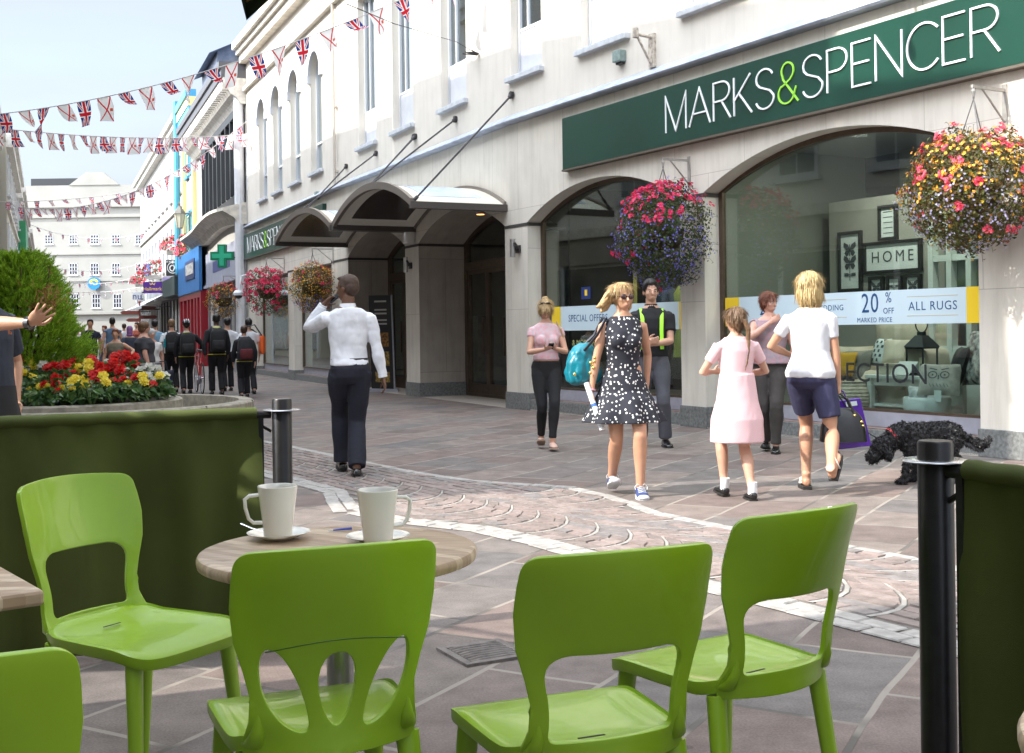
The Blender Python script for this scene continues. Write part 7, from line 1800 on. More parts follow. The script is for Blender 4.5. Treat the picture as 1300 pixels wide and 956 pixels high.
    remeshed('body', body, vox*k, skin(sk), root, 2)
    # face features
    if vox < .01:
        m = MB()
        for g in (-1, 1): m.ell(hf(g*.029, .078, .004), .0115*k, .008*k, .0068*k, rot=HM)
        m.build('eye_whites', mat('eye_white', (.6, .57, .54), .3), root, smooth=60)
        m = MB()
        for g in (-1, 1): m.ell(hf(g*.029, .0845, .003), .0055*k, .0035*k, .0058*k, rot=HM)
        m.build('irises', mat('iris', (.03, .02, .015), .2), root, smooth=60)
        m = MB()
        for g in (-1, 1): m.tube([hf(g*.014, .089, .021), hf(g*.030, .087, .026), hf(g*.045, .074, .021)], [.003*k, .0042*k, .002*k], 6)
        m.build('eyebrows', mat('brow', (.08, .045, .025) if sk != 'dark' else (.01, .008, .007), .8), root)
        m = MB(); m.tube([hf(-.020, .085, -.062), hf(-.008, .0925, -.061), hf(.008, .0925, -.061), hf(.020, .085, -.062)], [(.0012*k, .0012*k), (.0034*k, .0030*k), (.0034*k, .0030*k), (.0012*k, .0012*k)], 8)
        m.build('lips', mat('lips_'+sk, (.40, .17, .14) if sk != 'dark' else (.10, .04, .035), .4), root, smooth=60)
    A = dict(root=root, k=k, S=S, tp=tp, hf=hf, HM=HM, T=T, sh=sh, EL=EL, WR=WR, hips=hips, KN=KN, AN=AN, footpts=footpts, pel=pel, torso=torso, arm=arm, leg=leg, foot=foot, vox=vox*k, male=male, prof=prof, hq=hq)
    if top: top(A)
    if legs: legs(A)
    if shoes: shoes(A)
    if hair: hair(A)
    if belt:
        m = MB(); rings = [(S(tp(0, 0, z)), (prof[3][1]+.022)*k, (prof[3][2]+.022)*k, T) for z in (belt[0]-.018, belt[0]+.018)]; loft(m, rings, 28); m.build('belt', cloth('belt_black', (.012, .012, .012)), root, smooth=40)
    if extra: extra(A)
    return A
# ---- garments
def g_shirt(mt, sleeve=2., add=.018, z0=.02, z1=.53, sadd=.014, collar=None, wr=.006, name='shirt', hem=None, loose=0.):
    def f(A):
        m = MB(); k = A['k']; T = A['T']; rings = []
        for z, rx, ry, y in A['prof']:
            if z0-.03 <= z <= z1: rings.append((A['S'](A['tp'](0, y, max(z, z0))), (rx+add+(loose*smoothstep(.3, z0, z)))*k, (ry+add+(loose*smoothstep(.3, z0, z)))*k, T))
        if hem: rings.insert(0, (A['S'](A['tp'](0, 0, hem)), (A['prof'][2][1]+add+loose+.01)*k, (A['prof'][2][2]+add+loose+.01)*k, T))
        loft(m, rings, 26)
        if not A['male']:
            for g in (-1, 1): m.ell(A['S'](A['tp'](g*.062, .088, .325)), (.056+add)*k, (.050+add)*k, (.06+add)*k, rot=T)
        if sleeve > 0:
            for i in (0, 1): A['arm'](m, i, sadd, sleeve)
        o = remeshed(name, m, A['vox']*1.15, mt, A['root'], 3, wr, 8, (1, 1, .8), seed=int(A['k']*100) % 7)
        if collar:
            c = MB(); rg = [(A['S'](A['tp'](0, -.004, z)), r*k, r*.95*k, T) for z, r in ((.515, .082), (.555, .070), (.575, .066))] if A['male'] else [(A['S'](A['tp'](0, -.004, z)), r*k, r*.95*k, T) for z, r in ((.505, .072), (.535, .06), (.55, .058))]
            loft(c, rg, 20); c.build('collar', collar, A['root'], smooth=50)
    return f
def g_trousers(mt, t1=1.97, add=.013, straight=.062, name='trousers', top_z=.09, wr=.007, fold=.0):
    def f(A):
        m = MB(); k = A['k']; rings = [(A['S'](A['tp'](0, y, z)), (rx+add)*k, (ry+add)*k, A['T']) for z, rx, ry, y in A['prof'] if z <= .03]
        p = A['prof'][3]; rings.append((A['S'](A['tp'](0, p[3], top_z)), (p[1]+add)*k, (p[2]+add)*k, A['T']))
        loft(m, rings, 24)
        for i in (0, 1): A['leg'](m, i, add, t1, straight)
        remeshed(name, m, A['vox']*1.15, mt, A['root'], 3, wr, 6, (1, 1, 1.2), seed=3, fold=fold)
    return f
def g_shoes(mt, sole=None, name='shoe', add=.006, extra=None):
    def f(A):
        for i in (0, 1):
            m = MB(); M, fp = A['footpts'](i); k = A['k']; ln = .97 if A['male'] else .88; rings = []
            for y, zc, rx, rz in ((-.068, -.048, .016, .02), (-.055, -.045, .036, .036), (-.01, -.036, .041, .044), (.05, -.044, .043, .036), (.10, -.054, .049, .028), (.15, -.060, .048, .022), (.185, -.064, .036, .016), (.202, -.067, .012, .008)):
                rings.append((fp((0, y*ln, zc)), (rx+add-.006)*k, (rz+add-.006)*k, M @ Matrix.Rotation(-math.pi/2, 3, 'X')))
            loft(m, rings, 16)
            o = remeshed(name, m, A['vox'], mt, A['root'], 1)
            s = MB(); pl = [(-.035, -.06), (.035, -.06), (.043, .0), (.052, .10), (.045, .17), (.015, .206), (-.015, .206), (-.045, .17), (-.052, .10), (-.043, .0)]
            n = len(pl); s.add([fp((x, y*ln, -.086)) for x, y in pl]+[fp((x, y*ln, -.072)) for x, y in pl], [tuple(range(n)), tuple(range(n, 2*n))]+[(j, (j+1) % n, n+(j+1) % n, n+j) for j in range(n)])
            s.build('sole', sole or mat('sole_dark', (.02, .018, .016), .6), o)
            if extra: extra(A, i, fp, o)
    return f
def strands(A, o, n, L, mt, down=(0, -.15, -1), wd=.0022):
    r = random.Random(n); me = o.data; V = me.vertices; m = MB(); dn = Vector(down)
    for _ in range(n):
        v = V[r.randrange(len(V))]; nn = v.normal.copy(); p = v.co+nn*r.uniform(.0, .004); pts = [p]; ll = L*r.uniform(.5, 1.2)*A['k']/3
        for j in range(3):
            t = dn-nn*dn.dot(nn); t = t.normalized() if t.length > .05 else nn.orthogonal(); t = (t+rand_unit(r)*.22-nn*.10*j).normalized(); p = p+t*ll; pts.append(p)
        s = (pts[1]-pts[0]).cross(nn); s = (s.normalized() if s.length > 1e-6 else nn.orthogonal())*wd
        m.add([pts[0]-s, pts[0]+s, pts[1]-s, pts[1]+s, pts[2]-s*.8, pts[2]+s*.8, pts[3]], [(0, 1, 3, 2), (2, 3, 5, 4), (4, 5, 6)])
    m.build('hair_strands', mt, o)
def h_short(mt, fade=0., top=.012, back=True):
    def f(A):
        m = MB(); E = lambda x, y, z, a, b, c: m.ell(A['hf'](x, y, z), a*A['hq']*A['k'], b*A['hq']*A['k'], c*A['hq']*A['k'], n=20, m=14, rot=A['HM'])
        E(0, -.024, .052, .080+top*.3, .094+top*.3, .082+top); E(0, -.050, .010, .074, .066, .070); E(0, .030, .095, .062, .050, .026+top)
        for g in (-1, 1): E(g*.070, -.004, .030, .014, .028, .034)
        o = remeshed('hair', m, A['vox'], mt, A['root'], 2, .004, 45, seed=2)
        if A['vox'] < .01 and top > 0: strands(A, o, 900, .035, mt)
    return f
def h_blob(mt, blobs, wr=.008, ws=26, name='hair', st=(1, 1, .25)):
    def f(A):
        m = MB()
        for x, y, z, a, b, c in blobs: m.ell(A['hf'](x, y, z), a*A['hq']*A['k'], b*A['hq']*A['k'], c*A['hq']*A['k'], n=20, m=14, rot=A['HM'])
        o = remeshed(name, m, A['vox']*.9, mt, A['root'], 9, wr, ws*1.5, st, seed=4)
        if A['vox'] < .01 and name == 'hair': strands(A, o, 1500, .10, mt)
    return f
def locks(A, mt, strands, name='hair_strands'):
    m = MB()
    for pts, rs in strands: m.tube([A['hf'](*p) for p in pts], [r*A['k'] for r in rs], 8)
    return remeshed(name, m, A['vox']*.7, mt, A['root'], 1, .003, 60)
def hairm(name, c, c2): return mat('hair_'+name, c, .42, 0, 90, .5, 160, col2=c2, stretch=(1, 1, .12))
def chain(mb, pts, r, n=6): mb.tube(pts, r, n)
def worldpt(A, p):
    r = A['root']; return r.location+Matrix.Rotation(r.rotation_euler.z, 3, 'Z') @ Vector(p)
blondeh = hairm('blonde', (.52, .36, .16), (.30, .18, .07)); lblond = hairm('pale_blonde', (.66, .50, .25), (.42, .28, .11)); brownh = hairm('brown', (.07, .035, .018), (.035, .018, .01)); darkh = hairm('dark', (.018, .012, .01), (.008, .006, .005)); auburn = hairm('auburn', (.22, .06, .022), (.12, .03, .012)); ltbrown = hairm('light_brown', (.24, .14, .07), (.13, .07, .035)); greyh = hairm('grey', (.55, .54, .52), (.35, .34, .33))
blackl = mat('black_leather', (.012, .011, .011), .25, .1, 20, coat=.3)
# --- man on the phone
Y_ = 10.39
def ex_phone(A):
    t = empty('mobile_phone', worldpt(A, A['WR'][0]*A['k']), 'black phone held to the ear of the man in the white shirt', 'phone'); q = worldpt
    c = A['WR'][0]*A['k']+Vector((.105, -.035, .065)); u = Vector((.55, -.45, .45)).normalized(); s = Vector((.1, .55, .7)); s = (s-u*s.dot(u)).normalized(); n = u.cross(s)
    m = MB(); P8 = [c+u*a*.062+s*b*.028+n*d*.008 for d in (-1, 1) for a, b in ((-1, -1), (1, -1), (1, 1), (-1, 1))]; m.hexa([q(A, p) for p in P8]); wp(m, 'case', blackp, t, bevel=.003)
    m = MB(); P8 = [c+u*a*.054+s*b*.024+n*d for d in (.008, .0088) for a, b in ((-1, -1), (1, -1), (1, 1), (-1, 1))]; m.hexa([q(A, p) for p in P8]); wp(m, 'screen', mat('phone_screen', (.02, .025, .03), .1), t)
    m = MB()
    for i in (0, 1):
        a = A['EL'][i].lerp(A['WR'][i], .90)*A['k']; b = A['EL'][i].lerp(A['WR'][i], 1.0)*A['k']; m = MB(); m.tube([a, b], .040, 14); m.build('cuff', cloth('white_shirt', (.68, .69, .73)), A['root'], smooth=50)
person((-1.44, Y_+.05), (-.22, .97), 1.80, 'man in white shirt and navy trousers walking away with a phone at his ear', 'dark', 'm',
       feet=[(-.045, .26, .10, -.05, -.15), (.04, -.12, .085, .1, 0)], wl=(-.205, .17, 1.475), pole_l=(-.7, .5, -1), wr=(.285, -.02, .84), pole_r=(1, -.8, 0), head=(-.85, .05), lean=.02, side=-.015, hdir_l=(.78, -.10, .62), palm_l=(.45, -.5, -.6), grip_l=.5, grip_r=.6,
       top=g_shirt(cloth('white_shirt', (.68, .69, .73)), 1.93, .020, .045, .53, .015, collar=cloth('white_shirt', (.7, .7, .7)), wr=.013, loose=-.004), fat=.92, legs=g_trousers(cloth('navy_wool', (.010, .011, .022), .15, 14), 1.99, .020, .078, wr=.009), shoes=g_shoes(blackl),
       hair=h_short(mat('hair_shaved', (.055, .03, .02), .7), top=-.006), belt=(.085,), extra=ex_phone)
# --- young woman reading her phone
def ex_blonde(A):
    m = MB(); k = A['k']
    m.ell(A['hf'](0, -.085, .10), .034*k, .036*k, .036*k); m.ell(A['hf'](.02, -.11, .06), .028*k, .03*k, .05*k); remeshed('hair_bun', m, A['vox']*.8, blondeh, A['root'], 1, .005, 40)
    m = MB(); m.tube([A['hf'](-.082, -.01, .055), A['hf'](-.062, .02, .115), A['hf'](0, .03, .130), A['hf'](.062, .02, .115), A['hf'](.082, -.01, .055)], .006*k, 6)
    for g in (-1, 1): m.ell(A['hf'](g*.032, .030, .130), .026*k, .010*k, .016*k, rot=A['HM'])
    m.build('hair_sunglasses', mat('sunglass_brown', (.03, .018, .012), .1, coat=.5), A['root'], smooth=50)
    c = (A['WR'][0]+A['WR'][1])/2*k+Vector((0, .075, .03)); t = empty('mobile_phone', worldpt(A, c), 'small dark phone held in both hands by the blonde young woman', 'phone')
    m = MB(); u = Vector((0, .8, .55)).normalized(); s = Vector((1, 0, 0)); n = s.cross(u); m.hexa([worldpt(A, c+u*a*.05+s*b*.028+n*d*.005) for d in (-1, 1) for a, b in ((-1, -1), (1, -1), (1, 1), (-1, 1))]); wp(m, 'case', blackp, t)
    m = MB(); m.hexa([worldpt(A, c+u*a*.044+s*b*.024+n*d) for d in (-.0058, -.0052) for a, b in ((-1, -1), (1, -1), (1, 1), (-1, 1))]); wp(m, 'screen', MATS['phone_screen'], t)
    # shoulder bag behind her left hip
    t = empty('shoulder_bag', worldpt(A, Vector((-.26, -.05, .85))*k), 'dark shoulder bag hanging behind the blonde young woman', 'bag')
    m = MB(); pad(m, worldpt(A, Vector((-.235, -.10, .98))*k), worldpt(A, Vector((-.235, .9, .98))*k)-worldpt(A, Vector((-.235, -.1, .98))*k), Vector((0, 0, 1)), worldpt(A, Vector((1, 0, 0)))-worldpt(A, Vector((0, 0, 0))), .24, .34, .13, .4); wp(m, 'body', cloth('bag_dark', (.03, .028, .03)), t, smooth=60)
    m = MB(); m.tube([worldpt(A, Vector(p)*k) for p in ((-.24, -.16, 1.14), (-.19, -.08, 1.36), (-.13, .0, 1.455), (-.16, .085, 1.38), (-.235, .03, 1.14))], .010, 6); wp(m, 'strap', mat('strap_tan', (.45, .32, .15), .6), t)
person((.36, 12.60), (.12, -1), 1.62, 'blonde young woman in pink floral top and black trousers looking down at her phone', 'fair', 'f',
       feet=[(-.03, .20, .10, 0, -.1), (.05, -.14, .12, .15, -.35)], wl=(-.05, .27, 1.16), wr=(.045, .28, 1.15), pole_l=(-.8, -.5, -.8), pole_r=(.8, -.5, -.8), head=(.15, .70), hdir_l=(.35, .8, .25), hdir_r=(-.35, .8, .25), palm_l=(.5, 0, .9), palm_r=(-.5, 0, .9), grip_l=.8, grip_r=.8,
       top=g_shirt(mat('floral_pink', (.68, .34, .38), .8, 0, 26, .1, 200, col2=(.55, .48, .50)), .35, .012, .06, .53, .009, wr=.005), legs=g_trousers(cloth('black_denim', (.012, .012, .014)), 1.9, .006, .0, wr=.004), shoes=g_shoes(mat('nude_leather', (.58, .38, .31), .4), mat('sole_tan', (.4, .27, .2), .6), add=.002),
       hair=h_blob(blondeh, [(0, -.028, .045, .082, .098, .088), (0, .03, .09, .066, .05, .026), (.07, .0, .02, .018, .03, .05), (-.07, .0, .02, .018, .03, .05)], .004, 40), extra=ex_blonde)
# --- woman in the polka dot dress
dots = bpy.data.materials.new('polka_dot_cotton'); dots.use_nodes = True; nt = dots.node_tree; b = nt.nodes['Principled BSDF']; tc = nt.nodes.new('ShaderNodeTexCoord'); vo = nt.nodes.new('ShaderNodeTexVoronoi'); vo.inputs['Scale'].default_value = 36; vo.inputs['Randomness'].default_value = .55
mp = nt.nodes.new('ShaderNodeMapping'); mp.inputs['Scale'].default_value = (1, 1, .9); vo.inputs['Randomness'].default_value = .8; nt.links.new(tc.outputs['Object'], mp.inputs[0]); nt.links.new(mp.outputs[0], vo.inputs['Vector']); lt_ = nt.nodes.new('ShaderNodeMath'); lt_.operation = 'LESS_THAN'; lt_.inputs[1].default_value = .28; nt.links.new(vo.outputs['Distance'], lt_.inputs[0])
mx = nt.nodes.new('ShaderNodeMixRGB'); mx.inputs[1].default_value = (.012, .013, .022, 1); mx.inputs[2].default_value = (.72, .71, .68, 1); nt.links.new(lt_.outputs[0], mx.inputs[0]); nt.links.new(mx.outputs[0], b.inputs['Base Color']); b.inputs['Roughness'].default_value = .8
def g_dress(mt, hem_z, flare, wob=.0, add=.010, sleeve=0, z1=.53, nw=9, waist=.14, name='dress', vox=1.1, straight=False, ztop=None, wr=.005):
    def f(A):
        k = A['k']; T = A['T']; m = MB(); rings = []; pz = A['pel'].z
        low = hem_z-pz
        n = 72
        if straight: zz = [(low, flare, flare*.72), (low*.5, flare*.97, flare*.70), (-.05, .19, .145), (.08, .172, .128), (.2, .155, .12)]
        else: zz = [(low, flare, flare*.86), (low*.72, flare*.86, flare*.80), (low*.42, flare*.70, flare*.66), (-.08, .20, .155), (.02, .178, .135), (waist-.04, .142, .108)]
        for z, rx, ry in zz:
            rings.append((A['S'](A['tp'](0, -.005, z)) if z > -.05 else A['S'](A['pel']+Vector((0, -.005, z))), rx*k, ry*k, T if z > -.05 else Matrix.Identity(3), z))
        for z, rx, ry, y in A['prof']:
            if waist < z <= z1: rings.append((A['S'](A['tp'](0, y, z)), (rx+add)*k, (ry+add)*k, T, z))
        R2 = [r[:4] for r in rings]; zs = [r[4] for r in rings]
        loft(m, R2, n, lambda a, i: 1+wob*max(0, min(1, -zs[i]/max(.1, -low)))*math.sin(nw*a+1.3*math.sin(a*2+1)))
        if not A['male']:
            for g in (-1, 1): m.ell(A['S'](A['tp'](g*.062, .088, .325)), (.056+add)*k, (.050+add)*k, (.06+add)*k, rot=T)
        if sleeve:
            for i in (0, 1): A['arm'](m, i, .016, sleeve)
        remeshed(name, m, A['vox']*vox, mt, A['root'], 2, wr, 7, (1, 1, .5), seed=5)
    return f
def ex_polka(A):
    k = A['k']; hf = A['hf']
    locks(A, blondeh, [([(.06, -.04, .09), (.10, -.05, .03), (.14, -.06, -.03), (.19, -.05, -.07), (.235, -.03, -.08)], [.03, .036, .034, .024, .006]), ([(.06, -.06, .05), (.10, -.08, -.03), (.13, -.09, -.09), (.17, -.08, -.12)], [.03, .036, .03, .008]), ([(-.06, -.04, .06), (-.085, -.04, -.02), (-.08, -.05, -.09), (-.07, -.05, -.12)], [.028, .028, .022, .008]),
                       ([(.05, .02, .10), (.10, .0, .06), (.15, .01, .03), (.185, .02, -.01)], [.022, .026, .018, .005])])
    m = MB()
    for g in (-1, 1): m.ell(hf(g*.032, .088, .004), .028*k, .010*k, .021*k, rot=A['HM'], n=16, m=10)
    m.tube([hf(-.01, .098, .010), hf(.01, .098, .010)], .003*k, 5)
    for g in (-1, 1): m.tube([hf(g*.058, .080, .008), hf(g*.076, .04, .008), hf(g*.082, -.005, .004)], .003*k, 5)
    m.build('sunglasses', mat('sunglass_wine', (.035, .008, .008), .08, coat=.6), A['root'], smooth=50)
    W_ = lambda *p: worldpt(A, Vector(p)*k)
    # rolled paper in her right hand
    hnd = A['WR'][1]*k; d = (A['WR'][1]-A['EL'][1]).normalized()
    t = empty('rolled_paper', worldpt(A, hnd), 'white rolled magazine held by the woman in the polka dot dress', 'paper')
    ax_ = Vector((-.26, .30, -.92)).normalized(); c = hnd+d*.07+Vector((-.01, .035, 0)); m = MB(); m.tube([worldpt(A, c-ax_*.14), worldpt(A, c+ax_*.24)], .021, 14); wp(m, 'roll', mat('paper_roll', (.72, .74, .76), .6, .12, 14), t, smooth=40)
    m = MB(); m.tube([worldpt(A, c+ax_*.03), worldpt(A, c+ax_*.055)], .0216, 14); wp(m, 'blue_print', mat('print_blue', (.05, .14, .4), .5), t)
    # teal bag on her right shoulder
    t = empty('teal_handbag', W_(.30, -.06, .80), 'teal nylon shoulder bag with gold fittings on the arm of the polka dot woman', 'bag')
    xa = worldpt(A, Vector((1, 0, 0)))-worldpt(A, Vector((0, 0, 0))); ya = worldpt(A, Vector((0, 1, 0)))-worldpt(A, Vector((0, 0, 0)))
    m = MB(); c0 = W_(.315, -.08, 1.06); vs_n = 26
    m.lathe([(0, -.17), (.08, -.165), (.125, -.14), (.14, -.08), (.13, .0), (.10, .08), (.065, .12), (.04, .14), (0, .145)], vs_n, c0, sy=.7, wob=lambda a, z: 1+.06*math.sin(9*a+z*14)); o = remeshed('pouch', m, .010, mat('teal_nylon', (.0, .15, .20), .36, .25, 9, .3, 30), t, 2, .026, 9, (1, 1, .5)); o.data.transform(Matrix.Translation(-t.location))
    m = MB(); m.tube([W_(.31, -.02, 1.16), W_(.22, .055, 1.28), W_(.145, .045, 1.41), W_(.155, -.05, 1.42), W_(.22, -.10, 1.28), W_(.33, -.12, 1.18)], [(.016, .010)]*6, 8); wp(m, 'strap', mat('strap_navy', (.015, .018, .03), .5), t, smooth=60)
    m = MB()
    for p in ((.24, .035, 1.07), (.255, .03, 1.04), (.235, .03, 1.10), (.27, .035, 1.06), (.25, .045, 1.02), (.40, .02, .97), (.28, .06, .98)): m.ell(W_(*p), .013*k, .010*k, .015*k)
    wp(m, 'gold_fittings', mat('brass', (.75, .5, .15), .25, metal=1), t, smooth=60)
    w_ = A['EL'][1].lerp(A['WR'][1], .93)*k; m = MB(); m.tube([w_, w_+d*.012], .033, 16); m.build('bracelet', mat('bracelet_pink', (.7, .35, .4), .3), A['root'], smooth=50)
def laces(A, i, fp, o):
    m = MB(); k = A['k']
    for j in range(4): y = .03+j*.022; m.tube([fp((-.030, y, -.008-j*.009)), fp((0, y+.006, .004-j*.010)), fp((.030, y, -.008-j*.009))], .0042*k, 5)
    for g in (-1, 1): m.tube([fp((0, .03, .004)), fp((g*.03, .035, .025)), fp((g*.05, .03, .0)), fp((g*.045, .04, -.02))], .003*k, 5)
    m.build('laces', WPAINT, o)
    m = MB(); m.ell(fp((0, .15, -.066)), .048*k, .04*k, .022*k); m.build('toe_cap', WPAINT, o, smooth=60)
person((.85, 9.06), (.10, -1), 1.67, 'woman in black and white polka dot dress and sunglasses striding towards the café', 'tan', 'f',
       feet=[(-.085, .20, .087, .05, .02), (.075, -.16, .12, .05, -.38)], wr=(.27, .03, .82), pole_r=(.9, -.7, 0), wl=(-.215, -.12, .87), pole_l=(-.6, -1, 0), head=(-.28, .0), lean=.0, grip_r=1.0, grip_l=.6,
       top=g_dress(dots, .585, .33, .075), shoes=g_shoes(mat('navy_canvas', (.03, .05, .16), .8), WPAINT, extra=laces),
       hair=h_blob(blondeh, [(0, -.030, .046, .086, .098, .088), (.045, -.02, .06, .055, .07, .06), (0, .025, .10, .062, .05, .026)], .005, 40), extra=ex_polka)
# --- young man in black polo
limes = mat('lime_strap', (.38, .85, .04), .5)
def ex_lad(A):
    k = A['k']; m = MB()
    for g in (-1, 1): m = MB(); m.tube([A['S'](A['tp'](*p)) for p in ((g*.10, -.06, .53), (g*.105, .05, .52), (g*.10, .125, .42), (g*.095, .145, .30), (g*.10, .14, .10))], [(.020*k, .006*k)]*5, 8); m.build('strap', limes, A['root'], smooth=60)
person((1.50, 12.72), (-.05, -1), 1.79, 'young man in black polo shirt with lime straps standing behind the polka dot woman', 'fair', 'm', feet=[(-.13, .05, .085, -.15, 0), (.12, -.05, .085, .2, 0)],
       wl=(-.02, .26, 1.08), wr=(.05, .28, 1.10), pole_l=(-.8, -.6, -.5), pole_r=(.8, -.6, -.5), head=(-.12, .0), hdir_l=(.6, .7, .1), hdir_r=(-.6, .7, .1), palm_l=(.3, -.9, .3), palm_r=(-.3, -.9, .3), grip_l=.8, grip_r=.8,
       top=g_shirt(cloth('black_polo', (.010, .010, .012)), .62, .020, -.02, .53, .022, collar=cloth('black_polo', (.01, .01, .01)), wr=.006), legs=g_trousers(cloth('grey_flannel', (.075, .075, .09)), 1.97, .014, .07), shoes=g_shoes(blackl), hair=h_short(darkh, top=.013), extra=ex_lad)
# --- girl in the pink dress
gink = bpy.data.materials.new('pink_gingham'); gink.use_nodes = True; nt = gink.node_tree; b = nt.nodes['Principled BSDF']; b.inputs['Roughness'].default_value = .85; tc = nt.nodes.new('ShaderNodeTexCoord'); ck = nt.nodes.new('ShaderNodeTexChecker'); ck.inputs['Scale'].default_value = 110; ck.inputs['Color1'].default_value = (.74, .46, .48, 1); ck.inputs['Color2'].default_value = (.74, .50, .515, 1)
nt.links.new(tc.outputs['Object'], ck.inputs[0]); nt.links.new(ck.outputs[0], b.inputs['Base Color'])
def ex_girl(A):
    locks(A, ltbrown, [([(.0, -.085, .02), (.025, -.125, -.01), (.05, -.135, -.09), (.062, -.115, -.19), (.055, -.11, -.30), (.035, -.11, -.40), (.01, -.11, -.48)], [.022, .026, .024, .020, .015, .010, .003])], 'ponytail')
    m = MB(); c = A['hf'](.018, -.105, .01); m.ell(c, .024*A['k'], .022*A['k'], .016*A['k']); m.build('hair_tie', limes, A['root'], smooth=60)
    for i in (0, 1): m = MB(); M, fp = A['footpts'](i); k = A['k']; m.tube([fp((0, -.012, .075)), fp((0, -.012, .03)), fp((0, -.005, -.03))], [.040*k, .040*k, .041*k], 14); m.build('sock', mat('white_cotton', (.75, .75, .76), .9, .1, 40), A['root'], smooth=60)
person((1.66, 8.76), (-.18, 1), 1.45, 'girl with a ponytail in a pink gingham school dress walking away', 'fair', 'f', feet=[(-.075, .14, .10, -.05, -.12), (.075, -.15, .087, .1, 0)],
       wl=(-.12, .25, 1.13), wr=(.14, .24, 1.10), pole_l=(-1, -.5, -.6), pole_r=(1, -.5, -.6), head=(-.25, .05), lean=.02, top=g_dress(gink, .505, .245, .035, .02, .62, .53, 5, .16, 'dress', 1.1, True, wr=.007), shoes=g_shoes(blackl, add=.004), fat=.97,
       hair=h_blob(ltbrown, [(0, -.026, .044, .083, .098, .088), (0, -.04, .0, .072, .07, .07), (0, .03, .09, .064, .05, .028)], .004, 50), extra=ex_girl)
